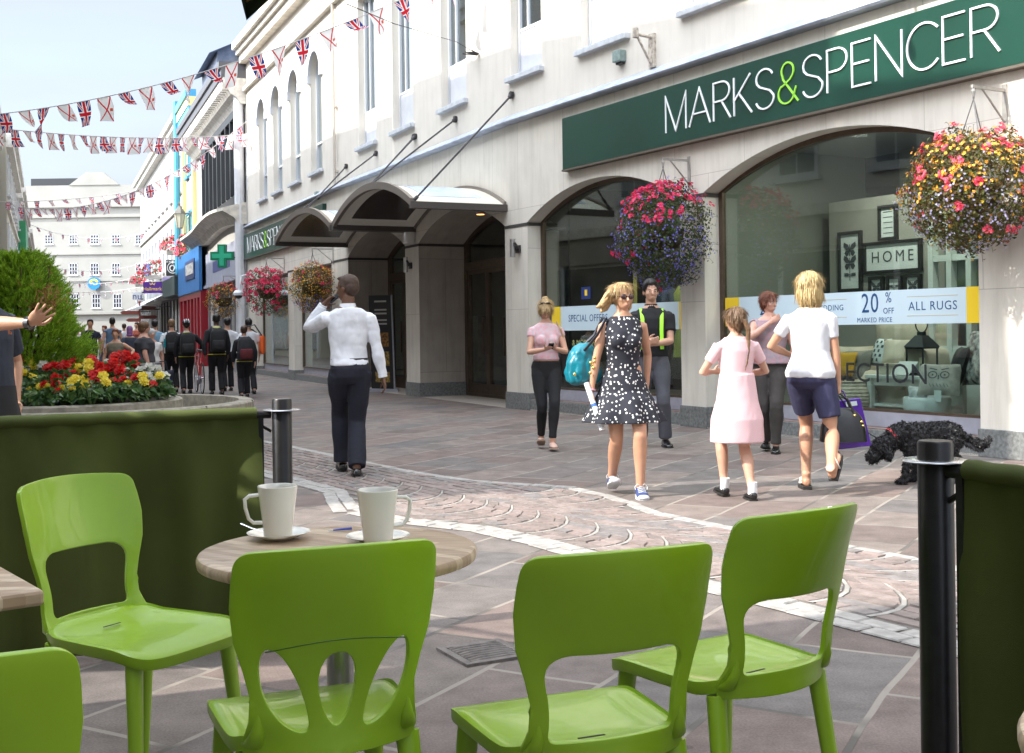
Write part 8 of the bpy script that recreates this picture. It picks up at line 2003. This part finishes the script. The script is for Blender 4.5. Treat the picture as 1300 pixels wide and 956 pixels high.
# --- woman in white T-shirt
def ex_white(A):
    k = A['k']; W_ = lambda *p: worldpt(A, Vector(p)*k); xa = worldpt(A, Vector((1, 0, 0)))-worldpt(A, Vector((0, 0, 0))); ya = worldpt(A, Vector((0, 1, 0)))-worldpt(A, Vector((0, 0, 0)))
    hnd = A['WR'][1]*k+Vector((0, .0, -.085))
    t = empty('black_handbag', worldpt(A, hnd+Vector((0, 0, -.42))), 'glossy black dome handbag carried by the woman in the white T-shirt', 'handbag')
    c = worldpt(A, hnd+Vector((.03, .0, -.22))); ax_ = (xa*.9+ya*.35).normalized(); ay = Vector((-ax_.y, ax_.x, 0))
    m = MB(); rings = []
    for z, w_, d_ in ((-.135, .165, .075), (-.13, .175, .085), (-.03, .165, .075), (.05, .14, .055), (.10, .10, .035), (.125, .05, .015)):
        rings.append((c+Vector((0, 0, z)), w_, d_, Matrix((ax_, ay, Vector((0, 0, 1)))).transposed()))
    def sq_(a, i): ca, sa = abs(math.cos(a)), abs(math.sin(a)); return 1/((ca**4+sa**4)**.25)
    loft(m, rings, 28, sq_); wp(m, 'body', mat('handbag_black', (.006, .006, .007), .38, .1, 20), t, smooth=50)
    m = MB()
    for g in (-1, 1): m.tube([c+ax_*-.08+ay*g*.04+Vector((0, 0, .07)), c+ax_*-.07+ay*g*.03+Vector((0, 0, .18)), c+ax_*-.02+Vector((0, 0, .235)), c+ax_*.04+ay*g*.03+Vector((0, 0, .18)), c+ax_*.08+ay*g*.04+Vector((0, 0, .07))], .008, 8)
    wp(m, 'handles', blackl, t, smooth=60)
    m = MB()
    for x, z in ((-.08, .07), (.08, .07), (.13, .02), (.14, -.01)): m.ell(c+ax_*x-ay*.05+Vector((0, 0, z)), .010, .008, .010)
    wp(m, 'gold_studs', MATS['brass'], t)
    t = empty('purple_bag', worldpt(A, hnd+Vector((.1, 0, -.45))), 'shiny purple carrier bag with a white label behind the black handbag', 'bag')
    c2 = c+ax_*.05+ay*.14+Vector((0, 0, -.01)); up2 = (Vector((0, 0, 1))-ax_*.22).normalized(); rt = (ax_+Vector((0, 0, .12))).normalized(); m = MB()
    m.hexa([c2+rt*a*.15+ay*b_*.03+up2*z*.19 for z in (-1, 1) for a, b_ in ((-1, -1), (1, -1), (1, 1), (-1, 1))]); wp(m, 'body', mat('purple_gloss', (.075, .008, .30), .22, .3, 6, coat=.5), t, bevel=.006)
    m = MB(); m.hexa([c2-ay*.0315+rt*a+up2*z+ay*b_ for z in (.135, .17) for a, b_ in ((.03, -.001), (.115, -.001), (.115, .001), (.03, .001))]); wp(m, 'label', paper, t)
    m = MB(); m.tube([c2-rt*.06+up2*.19, c2-rt*.05+up2*.26, c2+up2*.28, c2+rt*.04+up2*.25, c2+rt*.05+up2*.19], .006, 6); wp(m, 'handle', MATS['purple_gloss'], t)
    # leash from her hand to the dog's collar
    a_ = worldpt(A, hnd); bq = DOGC+Vector((.05, .04, -.03))
    t = empty('dog_leash', a_, 'thin dark leash between the woman in the white T-shirt and the dog', 'leash')
    m = MB(); m.tube([a_.lerp(bq, i/12)-Vector((0, 0, .10*math.sin(math.pi*i/12))) for i in range(11)], .005, 6); wp(m, 'cord', mat('leash_grey', (.03, .03, .035), .5), t)
    m = MB(); m.tube([a_.lerp(bq, i/12)-Vector((0, 0, .10*math.sin(math.pi*i/12))) for i in (10, 11, 12)], .006, 6); wp(m, 'clip', mat('steel', (.7, .7, .7)), t)
    # sandals: strap over each foot
    for i in (0, 1):
        M, fp = A['footpts'](i); m = MB()
        for g in (-1, 1): m.tube([fp((g*.042, .03, -.062)), fp((g*.03, .055, -.020)), fp((0, .10, -.022))], [(.014*k, .005*k)]*3, 8)
        so = m.build('sandal', mat('silver_leather', (.62, .60, .56), .35, metal=.3), A['root'], smooth=60)
        pl_ = [(-.035, -.065), (.035, -.065), (.043, .0), (.052, .10), (.045, .17), (.015, .20), (-.015, .20), (-.045, .17), (-.052, .10), (-.043, .0)]; n = len(pl_)
        s = MB(); s.add([fp((x, y*.92, -.105)) for x, y in pl_]+[fp((x, y*.92, -.076)) for x, y in pl_], [tuple(range(n)), tuple(range(n, 2*n))]+[(j, (j+1) % n, n+(j+1) % n, n+j) for j in range(n)]); s.build('sole', mat('sole_dark', (.02, .02, .02)), so, bevel=.004)
        s = MB(); s.add([fp((x, y, -.1055)) for x, y in ((-.016, -.03), (.016, -.03), (.016, -.005), (-.016, -.005))], [(0, 1, 2, 3)]); s.build('red_mark', mat('mark_red', (.5, .02, .02), .5), so)
DOGC = P(1128, 556, 9.42)
person((2.30, 9.10), (.42, .9), 1.70, 'woman with blonde bob in white T-shirt and navy shorts walking away with bags', 'tan', 'f', feet=[(-.07, .10, .105, -.35, 0), (.21, -.36, .23, .1, -1.0)], pelvis=(0, -.02), wl=(-.20, .22, 1.07), pole_l=(-1, -.8, -.3), wr=(.205, .04, .83), pole_r=(1, -.6, 0), head=(.15, .05), lean=.05, grip_r=1.3,
       top=g_shirt(mat('white_jersey', (.64, .64, .67), .9, .05, 8, .08, 150), .58, .018, -.03, .53, .012, wr=.009, name='t_shirt', loose=.015), legs=g_trousers(cloth('navy_cotton', (.035, .035, .085)), .72, .022, .0, 'shorts', .09, wr=.006),
       hair=h_blob(lblond, [(0, -.03, .055, .104, .118, .10), (0, -.05, -.02, .108, .09, .09), (0, -.05, -.075, .098, .075, .06), (.068, .0, -.05, .038, .06, .07), (-.068, .0, -.05, .038, .06, .07), (0, .035, .09, .075, .05, .035)], .008, 30), extra=ex_white)
# --- red haired woman
person((2.62, 12.02), (-.28, -1), 1.66, 'auburn haired woman in mottled pink sleeveless blouse touching her neck', 'pink', 'f', feet=[(-.06, .14, .088, 0, 0), (.05, -.12, .10, .1, -.2)], wr=(-.02, .17, 1.385), pole_r=(.9, .5, -.8), wl=(-.24, .0, .86), head=(-.85, .1), lean=-.02, fat=1.12, hdir_r=(-.8, -.3, .5), palm_r=(0, -1, 0),
       top=g_shirt(mat('mottled_pink', (.40, .22, .24), .8, 0, 40, .1, 150, col2=(.26, .24, .27)), .12, .024, -.01, .50, .018, wr=.009, name='blouse', loose=.02), legs=g_trousers(cloth('dark_brown', (.045, .038, .035)), 1.97, .012, .0), shoes=g_shoes(blackl, add=.002),
       hair=h_blob(auburn, [(0, -.028, .045, .082, .098, .088), (0, -.05, -.0, .07, .066, .07), (0, .03, .09, .064, .05, .026), (0, -.10, .03, .035, .04, .04)], .003, 50))
# --- waiter cut by the left edge, arm raised
navy_p = cloth('navy_polo', (.022, .028, .045), .15, 8)
def ex_waiter(A):
    k = A['k']; m = MB()
    w_ = A['EL'][1].lerp(A['WR'][1], .93)*k; d = (A['WR'][1]-A['EL'][1]).normalized()
    m.tube([w_, w_+d*.028], .036*k, 16); m.build('wrist_strap', blackl, A['root'], smooth=50)
    c = MB(); rings = [(A['S'](A['tp'](0, 0, z)), .178*k, .138*k, A['T']) for z in (-.30, -.15, .06)]; loft(c, rings, 26); c.build('apron', cloth('apron_black', (.01, .011, .013)), A['root'], smooth=40)
    m = MB(); vs, fs = text_mesh('Bella', .034, .0008); q = [A['S'](A['tp'](-.085+v[0]*1.0*-1*-1, .138, .36+v[1])) for v in vs]
    m.add([Vector((-0, 0, 0))+p for p in [A['S'](A['tp'](-.075-v[0], .139-.25*abs(-.075-v[0])**2, .36+v[1])) for v in vs]], fs); m.build('chest_lettering', mat('letter_orange', (.8, .25, .04), .5), A['root'])
person((-2.94, 6.60), (.90, -.43), 1.74, 'man in navy polo at the left edge holding out his open hand', 'tan', 'm', wr=(.10, .54, 1.345), pole_r=(.3, .1, -1), wl=(-.25, -.05, .9), head=(0, -.2), lean=-.14, hdir_r=(0, .86, .5), palm_r=(-.75, -.3, .6), grip_r=.28, spread=.26, vox=.0048,
       top=g_shirt(navy_p, .78, .026, -.06, .53, .026, collar=navy_p, wr=.006), legs=g_trousers(cloth('black_chino', (.012, .012, .014)), 1.97, .014, .07), shoes=g_shoes(blackl), hair=h_short(brownh), extra=ex_waiter)

# ================================================================ the dog
dr_ = empty('dog', (DOGC.x+.42, 9.5, 0), 'black curly haired dog with a red collar sniffing along on its leash', 'dog')
D0 = Vector((DOGC.x, 9.46, 0)); m = MB(); V = lambda x, y, z: D0+Vector((x, y, z))
# faces left (-x): trunk deep at the chest, narrowing to the belly
Mx = Matrix.Rotation(math.pi/2, 3, 'Y')
rings = [(V(.05, 0, .375), .06, .05, Mx), (V(.10, 0, .375), .105, .085, Mx), (V(.18, .0, .37), .125, .10, Mx), (V(.30, .01, .385), .115, .095, Mx), (V(.42, .02, .40), .098, .09, Mx), (V(.52, .03, .405), .10, .09, Mx), (V(.60, .035, .395), .075, .07, Mx), (V(.63, .035, .39), .03, .03, Mx)]
loft(m, rings, 20)
m.tube([V(.14, 0, .42), V(.05, -.01, .40), V(-.03, -.02, .33)], [.095, .085, .075], 14)            # neck, lowered
m.ell(V(-.065, -.02, .30), .10, .085, .085); m.tube([V(-.09, -.02, .28), V(-.16, -.03, .225), V(-.195, -.03, .200)], [.062, .052, .040], 12)
for g in (-1, 1): m.tube([V(-.04, -.02+g*.06, .33), V(-.035, -.02+g*.085, .26), V(-.045, -.02+g*.08, .20)], [.018, .034, .02], 10)
for (x, y, fx, fz) in ((.14, -.075, .10, 0), (.19, .085, .23, 0)): m.tube([V(x, y, .34), V(x+.01, y, .20), V(fx+.01, y, .14), V(fx, y, .05), V(fx-.02, y, .025)], [.055, .040, .032, .032, .036], 12); m.ell(V(fx-.035, y, .022), .045, .03, .022)
for (x, y, kx, hx, fx) in ((.54, -.05, .50, .62, .58), (.52, .10, .46, .56, .50)): m.tube([V(x, y, .37), V(kx, y, .24), V(hx, y, .135), V(fx, y, .04)], [.075, .052, .033, .034], 12); m.ell(V(fx-.025, y, .022), .045, .03, .022)
m.tube([V(.60, .035, .40), V(.68, .03, .36), V(.76, .02, .31), V(.82, .01, .32), V(.86, 0, .37)], [.03, .032, .035, .034, .02], 10)
furm = mat('black_fur', (.010, .009, .010), .6, .3, 30, .5, 90)
remeshed('body', m, .009, furm, dr_, 4, .013, 34, seed=2)
bpy.context.view_layer.update()
bo = dr_.children[0]; bo.data.transform(Matrix.Translation(-dr_.location))
r9 = random.Random(4); m = MB(); me = bo.data
for k in range(12000):
    v = me.vertices[r9.randrange(len(me.vertices))]; c = v.co; n = v.normal.copy(); d = (n+rand_unit(r9)*.9+Vector((0, 0, -.2))).normalized(); L = r9.uniform(.007, .016)
    s = d.cross(rand_unit(r9)).normalized()*.0035; e = c+d*L; f_ = e+(d+rand_unit(r9)*1.2).normalized()*L*.6
    m.add([c-s, c+s, e+s*.7, e-s*.7, f_], [(0, 1, 2, 3), (3, 2, 4)])
for k in range(900):
    t = r9.random(); p = V(lerp(.60, .84, t), .02, lerp(.38, .31, min(1, t*1.5))+(.04 if t > .8 else 0))-dr_.location; d = Vector((r9.uniform(-.1, .5), r9.uniform(-.6, .6), -1)).normalized(); L = r9.uniform(.03, .08); s = Vector((.003, .002, 0))
    m.add([p-s, p+s, p+d*L*.6+Vector((.012*math.sin(k), 0, 0)), p+d*L], [(0, 1, 2), (0, 2, 3)])
m.build('curly_coat', mat('black_curls', (.014, .012, .013), .45), dr_)
m = MB(); m.tube([V(.028, -.01, .388)+Vector((0, 0, 0)), V(.010, -.012, .378)], .085, 20, cap=False); wp(m, 'red_collar', mat('collar_red', (.6, .01, .015), .5), dr_, smooth=50)
m = MB(); m.ell(V(-.205, -.03, .20), .016, .016, .014); wp(m, 'nose', blackl, dr_, smooth=60)
m = MB()
for g in (-1, 1): m.ell(V(-.125, -.02+g*.045, .30), .008, .006, .008)
wp(m, 'eyes', MATS['iris'], dr_)

dr_.scale = (.94, .90, .97)
# ================================================================ people farther down the street
def bg(px, ytop, Y, H, facing, label, sex='m', sk='fair', top=(.5, .5, .5), sleeve=.5, legc=(.02, .02, .025), hair=brownh, fat=1., kw=None, tag_='x', hairf=None, extra=None, ph=0):
    v = P(px, ytop+40, Y); H_ = P(px, ytop, Y).z if H is None else H
    st_ = [(-.09, .12, .085, 0, 0), (.09, -.14, .10, 0, -.2)] if ph == 0 else [(-.09, -.13, .10, 0, -.2), (.09, .12, .085, 0, 0)]
    a = dict(feet=st_, wl=(-.25, .08 if ph else -.06, .86), wr=(.25, -.06 if ph else .08, .86)); a.update(kw or {})
    return person((v.x, Y), facing, H_*.985, label, sk, sex, top=g_shirt(cloth('bg_%s' % tag_, top), sleeve, .020, -.02, .53 if sex == 'm' else .49, .018, wr=.005, loose=.01), legs=g_trousers(cloth('bgl_%s' % tag_, legc), 1.97, .014, .07), shoes=g_shoes(blackl), hair=hairf or h_short(hair), vox=.013, fingers=False, fat=fat, group='people in the distance along the street', extra=extra, **a)
def strap_pack(col, col2, lab, side_pocket=None):
    def f(A):
        k = A['k']; q = lambda *p: worldpt(A, Vector(p)*k); t = empty('backpack', q(0, -.2, .95), lab, 'backpack', 'school backpacks')
        ex_, ey, ez = [worldpt(A, Vector(v))-worldpt(A, Vector((0, 0, 0))) for v in ((1, 0, 0), (0, 1, 0), (0, 0, 1))]; c = q(0, -.235, 1.19); Mx_ = Matrix((ex_, ey, ez)).transposed()
        sq2 = lambda a, i: 1/((abs(math.cos(a))**4+abs(math.sin(a))**4)**.25)
        m = MB(); loft(m, [(c+ez*z, w, d, Mx_) for z, w, d in ((-.24, .14, .07), (-.22, .155, .095), (.0, .16, .10), (.16, .145, .085), (.23, .09, .05), (.24, .04, .03))], 20, sq2); wp(m, 'body', cloth('pack_'+lab[:8].replace(' ', '_'), col, .25, 12), t, smooth=60)
        m = MB(); loft(m, [(c-ey*.10+ez*z, w, d, Mx_) for z, w, d in ((-.20, .11, .02), (-.18, .125, .035), (-.02, .12, .035), (.0, .10, .02))], 20, sq2); wp(m, 'front_pocket', cloth('pk2_'+lab[:8].replace(' ', '_'), col2, .2, 12), t, smooth=60)
        m = MB()
        for g in (-1, 1): m.tube([q(g*.10, -.15, 1.36), q(g*.105, -.05, 1.475), q(g*.11, .10, 1.42), q(g*.125, .14, 1.2), q(g*.15, -.02, 1.02)], .016, 6)
        wp(m, 'straps', MATS['strap_navy'], t)
        if side_pocket: m = MB(); m.tube([q(-.165, -.25, 1.08), q(-.165, -.25, 1.28)], .035, 10); wp(m, 'bottle', mat('bottle_teal', (.0, .3, .35), .3), t)
    return f
def blazer_trim(A):
    k = A['k']; m = MB(); p = A['prof'][2]; loft(m, [(A['S'](A['tp'](0, 0, z)), (p[1]+.035)*k, (p[2]+.035)*k, A['T']) for z in (-.045, -.030)], 26); m.build('yellow_hem', mat('trim_yellow', (.65, .62, .04), .6), A['root'])
    m = MB(); loft(m, [(A['S'](A['tp'](0, -.004, z)), r*k, r*k, A['T']) for z, r in ((.525, .090), (.55, .078))], 20); m.build('yellow_collar', mat('trim_yellow', (.65, .62, .04)), A['root'])
    m = MB(); loft(m, [(A['S'](A['tp'](0, -.004, z)), r*k, r*k, A['T']) for z, r in ((.55, .072), (.575, .066))], 20); m.build('shirt_collar', WPAINT, A['root'])
def both(*fs):
    def f(A):
        for g in fs: g(A)
    return f
toward = (-.35, -.95); away = (-.37, .93)
blk = (.010, .010, .013); wsh = (.70, .71, .74)
bg(275, 397, 24.5, None, away, 'tallest schoolboy in black blazer with yellow trim and black backpack', top=blk, sleeve=1.95, legc=blk, hair=darkh, sk='dark', tag_='b1', extra=both(blazer_trim, strap_pack((.014, .014, .016), (.02, .02, .022), 'plain black backpack of the tallest schoolboy')))
bg(289, 402, 26.2, None, away, 'schoolboy in white shirt half hidden behind the tallest schoolboy', top=wsh, sleeve=.6, legc=blk, hair=darkh, tag_='b2', ph=1)
bg(310, 412, 23.4, None, away, 'small schoolboy in black blazer with a dark red backpack', top=blk, sleeve=1.95, legc=blk, hair=brownh, tag_='b3', ph=1, extra=both(blazer_trim, strap_pack((.02, .02, .024), (.10, .012, .015), 'dark red backpack of the small schoolboy')))
def orange_bag(A):
    t = empty('orange_bag', worldpt(A, Vector((.28, -.02, .85))), 'orange and black bag slung beside the schoolboy nearest the store', 'bag'); m = MB(); pad(m, worldpt(A, Vector((.27, -.03, 1.03))), worldpt(A, Vector((0, 1, 0)))-worldpt(A, Vector((0, 0, 0))), Vector((0, 0, 1)), worldpt(A, Vector((1, 0, 0)))-worldpt(A, Vector((0, 0, 0))), .30, .42, .12, .4); wp(m, 'pouch', mat('bag_orange', (.75, .12, .02), .6), t, smooth=60)
    m = MB(); m.tube([worldpt(A, Vector(p)) for p in ((.27, -.1, 1.2), (.1, -.14, 1.45), (-.1, -.1, 1.40), (.1, .15, 1.35), (.27, .05, 1.2))], .015, 6); wp(m, 'strap', MATS['strap_navy'], t)
bg(316, 403, 24.8, None, away, 'schoolboy in white shirt with an orange bag nearest the store', top=wsh, sleeve=.6, legc=blk, hair=darkh, tag_='b4', extra=orange_bag)
bg(218, 404, 26.0, None, away, 'brown haired schoolboy in white shirt with a black backpack and teal bottle', top=wsh, sleeve=.7, legc=blk, hair=ltbrown, tag_='b5', extra=strap_pack((.016, .016, .018), (.02, .02, .022), 'black backpack with a teal bottle in its side pocket', True))
def cyc(A):
    k = A['k']; m = MB(); m.ell(A['hf'](0, -.015, .075), .098*k, .125*k, .075*k, n=20, m=12, rot=A['HM']); m.build('helmet', blackp, A['root'], smooth=60)
    for x in (-.05, 0, .05): m = MB(); m.tube([A['hf'](x, -.13, .07), A['hf'](x, -.08, .135), A['hf'](x, 0, .152), A['hf'](x, .08, .125)], .010*k, 6); m.build('helmet_stripe', WPAINT, A['root'])
bg(237, 405, 25.4, None, away, 'schoolboy in a black and white cycle helmet pushing a road bicycle', top=blk, sleeve=1.95, legc=blk, hair=darkh, tag_='b6', ph=1, kw=dict(wr=(.36, .22, 1.0)), extra=both(blazer_trim, cyc, strap_pack((.013, .013, .015), (.02, .02, .02), 'large black backpack of the boy in the cycle helmet')))
bg(115, 404, 31, None, (.2, -1), 'bearded man in navy T-shirt with a yellow print walking towards the camera', top=(.012, .016, .035), legc=(.012, .012, .014), hair=darkh, tag_='b7', sk='tan')
bg(143, 402, 33, None, away, 'dark haired man in a denim waistcoat behind the woman in the olive vest', top=(.10, .17, .27), sleeve=.1, legc=(.03, .04, .07), hair=darkh, tag_='b8')
bg(147, 414, 21, None, (.15, -1), 'sunburnt woman in an olive vest top just beyond the flowers', 'f', 'tan', top=(.15, .13, .09), sleeve=0, legc=(.15, .13, .1), hair=auburn, tag_='b9', fat=1.15, kw=dict(wl=(-.32, .18, 1.12)))
bg(165, 411, 28, None, away, 'woman in a purple headscarf and dark top', 'f', top=(.04, .05, .08), sleeve=1.8, legc=blk, tag_='b10', hairf=h_blob(mat('scarf_purple', (.24, .10, .26), .8, .2, 20), [(0, -.01, .04, .092, .105, .10), (0, -.03, -.05, .085, .085, .09), (0, -.03, -.13, .10, .09, .06)], .004, 20, 'headscarf'))
bg(183, 404, 19.5, None, (.80, .25), 'large woman in charcoal T-shirt and pale trousers looking to her right', 'f', 'pink', top=(.045, .045, .055), sleeve=.75, legc=(.45, .45, .47), tag_='b11', fat=1.5, hairf=h_blob(hairm('chestnut', (.16, .08, .035), (.09, .045, .02)), [(0, -.02, .045, .10, .11, .10), (0, -.04, -.02, .09, .085, .08)], .008, 30))
bg(193, 414, 21.5, None, (.5, -.8), 'white haired woman in white blouse beside the large woman', 'f', 'pink', top=(.66, .64, .63), sleeve=.6, legc=(.25, .26, .3), tag_='b12', fat=1.1, hairf=h_blob(greyh, [(0, -.02, .045, .094, .106, .098), (0, -.04, -.02, .085, .08, .07)], .008, 30))
bg(197, 405, 29, None, away, 'dark haired man in a light blue shirt behind the white haired woman', top=(.20, .36, .50), sleeve=1.2, legc=(.05, .05, .07), hair=darkh, tag_='b13')
bg(98, 409, 27, None, (1, -.2), 'person in a pale grey shirt partly hidden by the raised hand', top=(.50, .50, .54), sleeve=1.0, legc=(.02, .02, .03), hair=greyh, tag_='b14')
bg(133, 411, 37, None, toward, 'ginger haired person in a pale lilac top far behind the olive vest', 'f', top=(.55, .52, .62), sleeve=.6, legc=(.1, .1, .14), hair=auburn, tag_='b15')
bg(105, 413, 40, None, toward, 'person in a tan top far behind the bearded man', 'f', top=(.36, .22, .14), sleeve=.5, legc=(.05, .05, .08), hair=ltbrown, tag_='b16', ph=1)
bg(158, 410, 44, None, away, 'distant person in white shirt between the headscarf and the denim waistcoat', top=wsh, sleeve=.6, legc=(.05, .06, .1), hair=brownh, tag_='b17')
bg(174, 407, 46, None, toward, 'distant person in a rusty red top under the finger post', 'f', top=(.4, .10, .06), sleeve=.6, legc=(.05, .06, .1), hair=brownh, tag_='b18', ph=1)
# blue and black holdall on the ground behind the flowers
hb = P(205, 485, 21.5); t = empty('holdall', (hb.x, 21.5, 0), 'blue and black holdall held low beside the white haired woman', 'bag')
m = MB(); pad(m, Vector((hb.x, 21.5, .38)), Vector((1, 0, 0)), Vector((0, 0, 1)), Vector((0, -1, 0)), .46, .5, .25, .35); wp(m, 'body', cloth('holdall_black', (.012, .012, .03)), t, smooth=60)
m = MB(); m.tube([(hb.x-.2, 21.37, .5), (hb.x, 21.35, .2), (hb.x+.2, 21.37, .45)], .035, 8); wp(m, 'blue_band', mat('band_blue', (.03, .04, .35), .5), t)
m = MB(); m.tube([(hb.x-.12, 21.5, .6), (hb.x-.08, 21.5, .78), (hb.x+.08, 21.5, .78), (hb.x+.12, 21.5, .6)], .012, 6); wp(m, 'handle', MATS['strap_navy'], t)
# ---- bicycle
bv = P(253, 470, 25.5); bt = empty('bicycle', (bv.x, 25.5, 0), 'red and white road bicycle wheeled along by the boy in the helmet', 'bicycle', rz=math.atan2(.93, -.37))
def ring(c, r, t_, n=36): 
    m = MB(); m.tube([Vector(c)+Vector((r*math.cos(2*math.pi*i/n), 0, r*math.sin(2*math.pi*i/n))) for i in range(n+1)], t_, 8, cap=False); return m
for x in (-.5, .5):
    w0 = ring((x, 0, .335), .325, .013).build('wheel', mat('tyre', (.012, .012, .012), .8), bt, smooth=60)
    ring((x, 0, .335), .305, .008).build('rim', ALU, w0, smooth=60); m = MB()
    for i in range(18): a = i*math.pi/9; m.tube([(x, 0, .335), (x+.3*math.cos(a), 0, .335+.3*math.sin(a))], .0018, 3)
    m.build('spokes', MATS['steel'], w0); m = MB(); m.tube([(x, -.03, .335), (x, .03, .335)], .02, 10); m.build('hub', MATS['steel'], w0)
rp_ = mat('bike_red', (.50, .02, .02), .25, coat=.5); m = MB()
for a, b_ in (((-.5, 0, .335), (-.08, 0, .29)), ((-.5, 0, .335), (-.16, 0, .80)), ((-.08, 0, .29), (-.17, 0, .86)), ((-.16, 0, .78), (.36, 0, .80)), ((-.08, 0, .29), (.38, 0, .70)), ((.36, 0, .86), (.40, 0, .66))): m.tube([a, b_], .016, 8)
m.build('frame', rp_, bt, smooth=60); m = MB(); m.tube([(.40, 0, .66), (.44, 0, .50), (.5, 0, .335)], .014, 8); m.build('fork', WPAINT, bt, smooth=60)
m = MB(); m.tube([(.36, 0, .86), (.42, 0, .93)], .012, 8); m.tube([(.42, -.2, .93), (.42, .2, .93)], .012, 8)
for g in (-1, 1): m.tube([(.42, g*.2, .93), (.52, g*.2, .92), (.53, g*.2, .83), (.44, g*.2, .80)], .012, 8)
m.build('handlebar', blackp, bt, smooth=60); m = MB(); m.ell((-.20, 0, .92), .13, .055, .025); m.tube([(-.17, 0, .84), (-.185, 0, .91)], .012, 8); m.build('saddle', blackp, bt, smooth=60)
m = MB(); m.tube([(-.08, -.03, .29), (-.08, .03, .29)], .09, 20); m.tube([(-.08, .05, .29), (-.02, .05, .13)], .01, 6); m.tube([(-.08, -.05, .29), (-.14, -.05, .45)], .01, 6); m.build('crankset', ALU, bt)
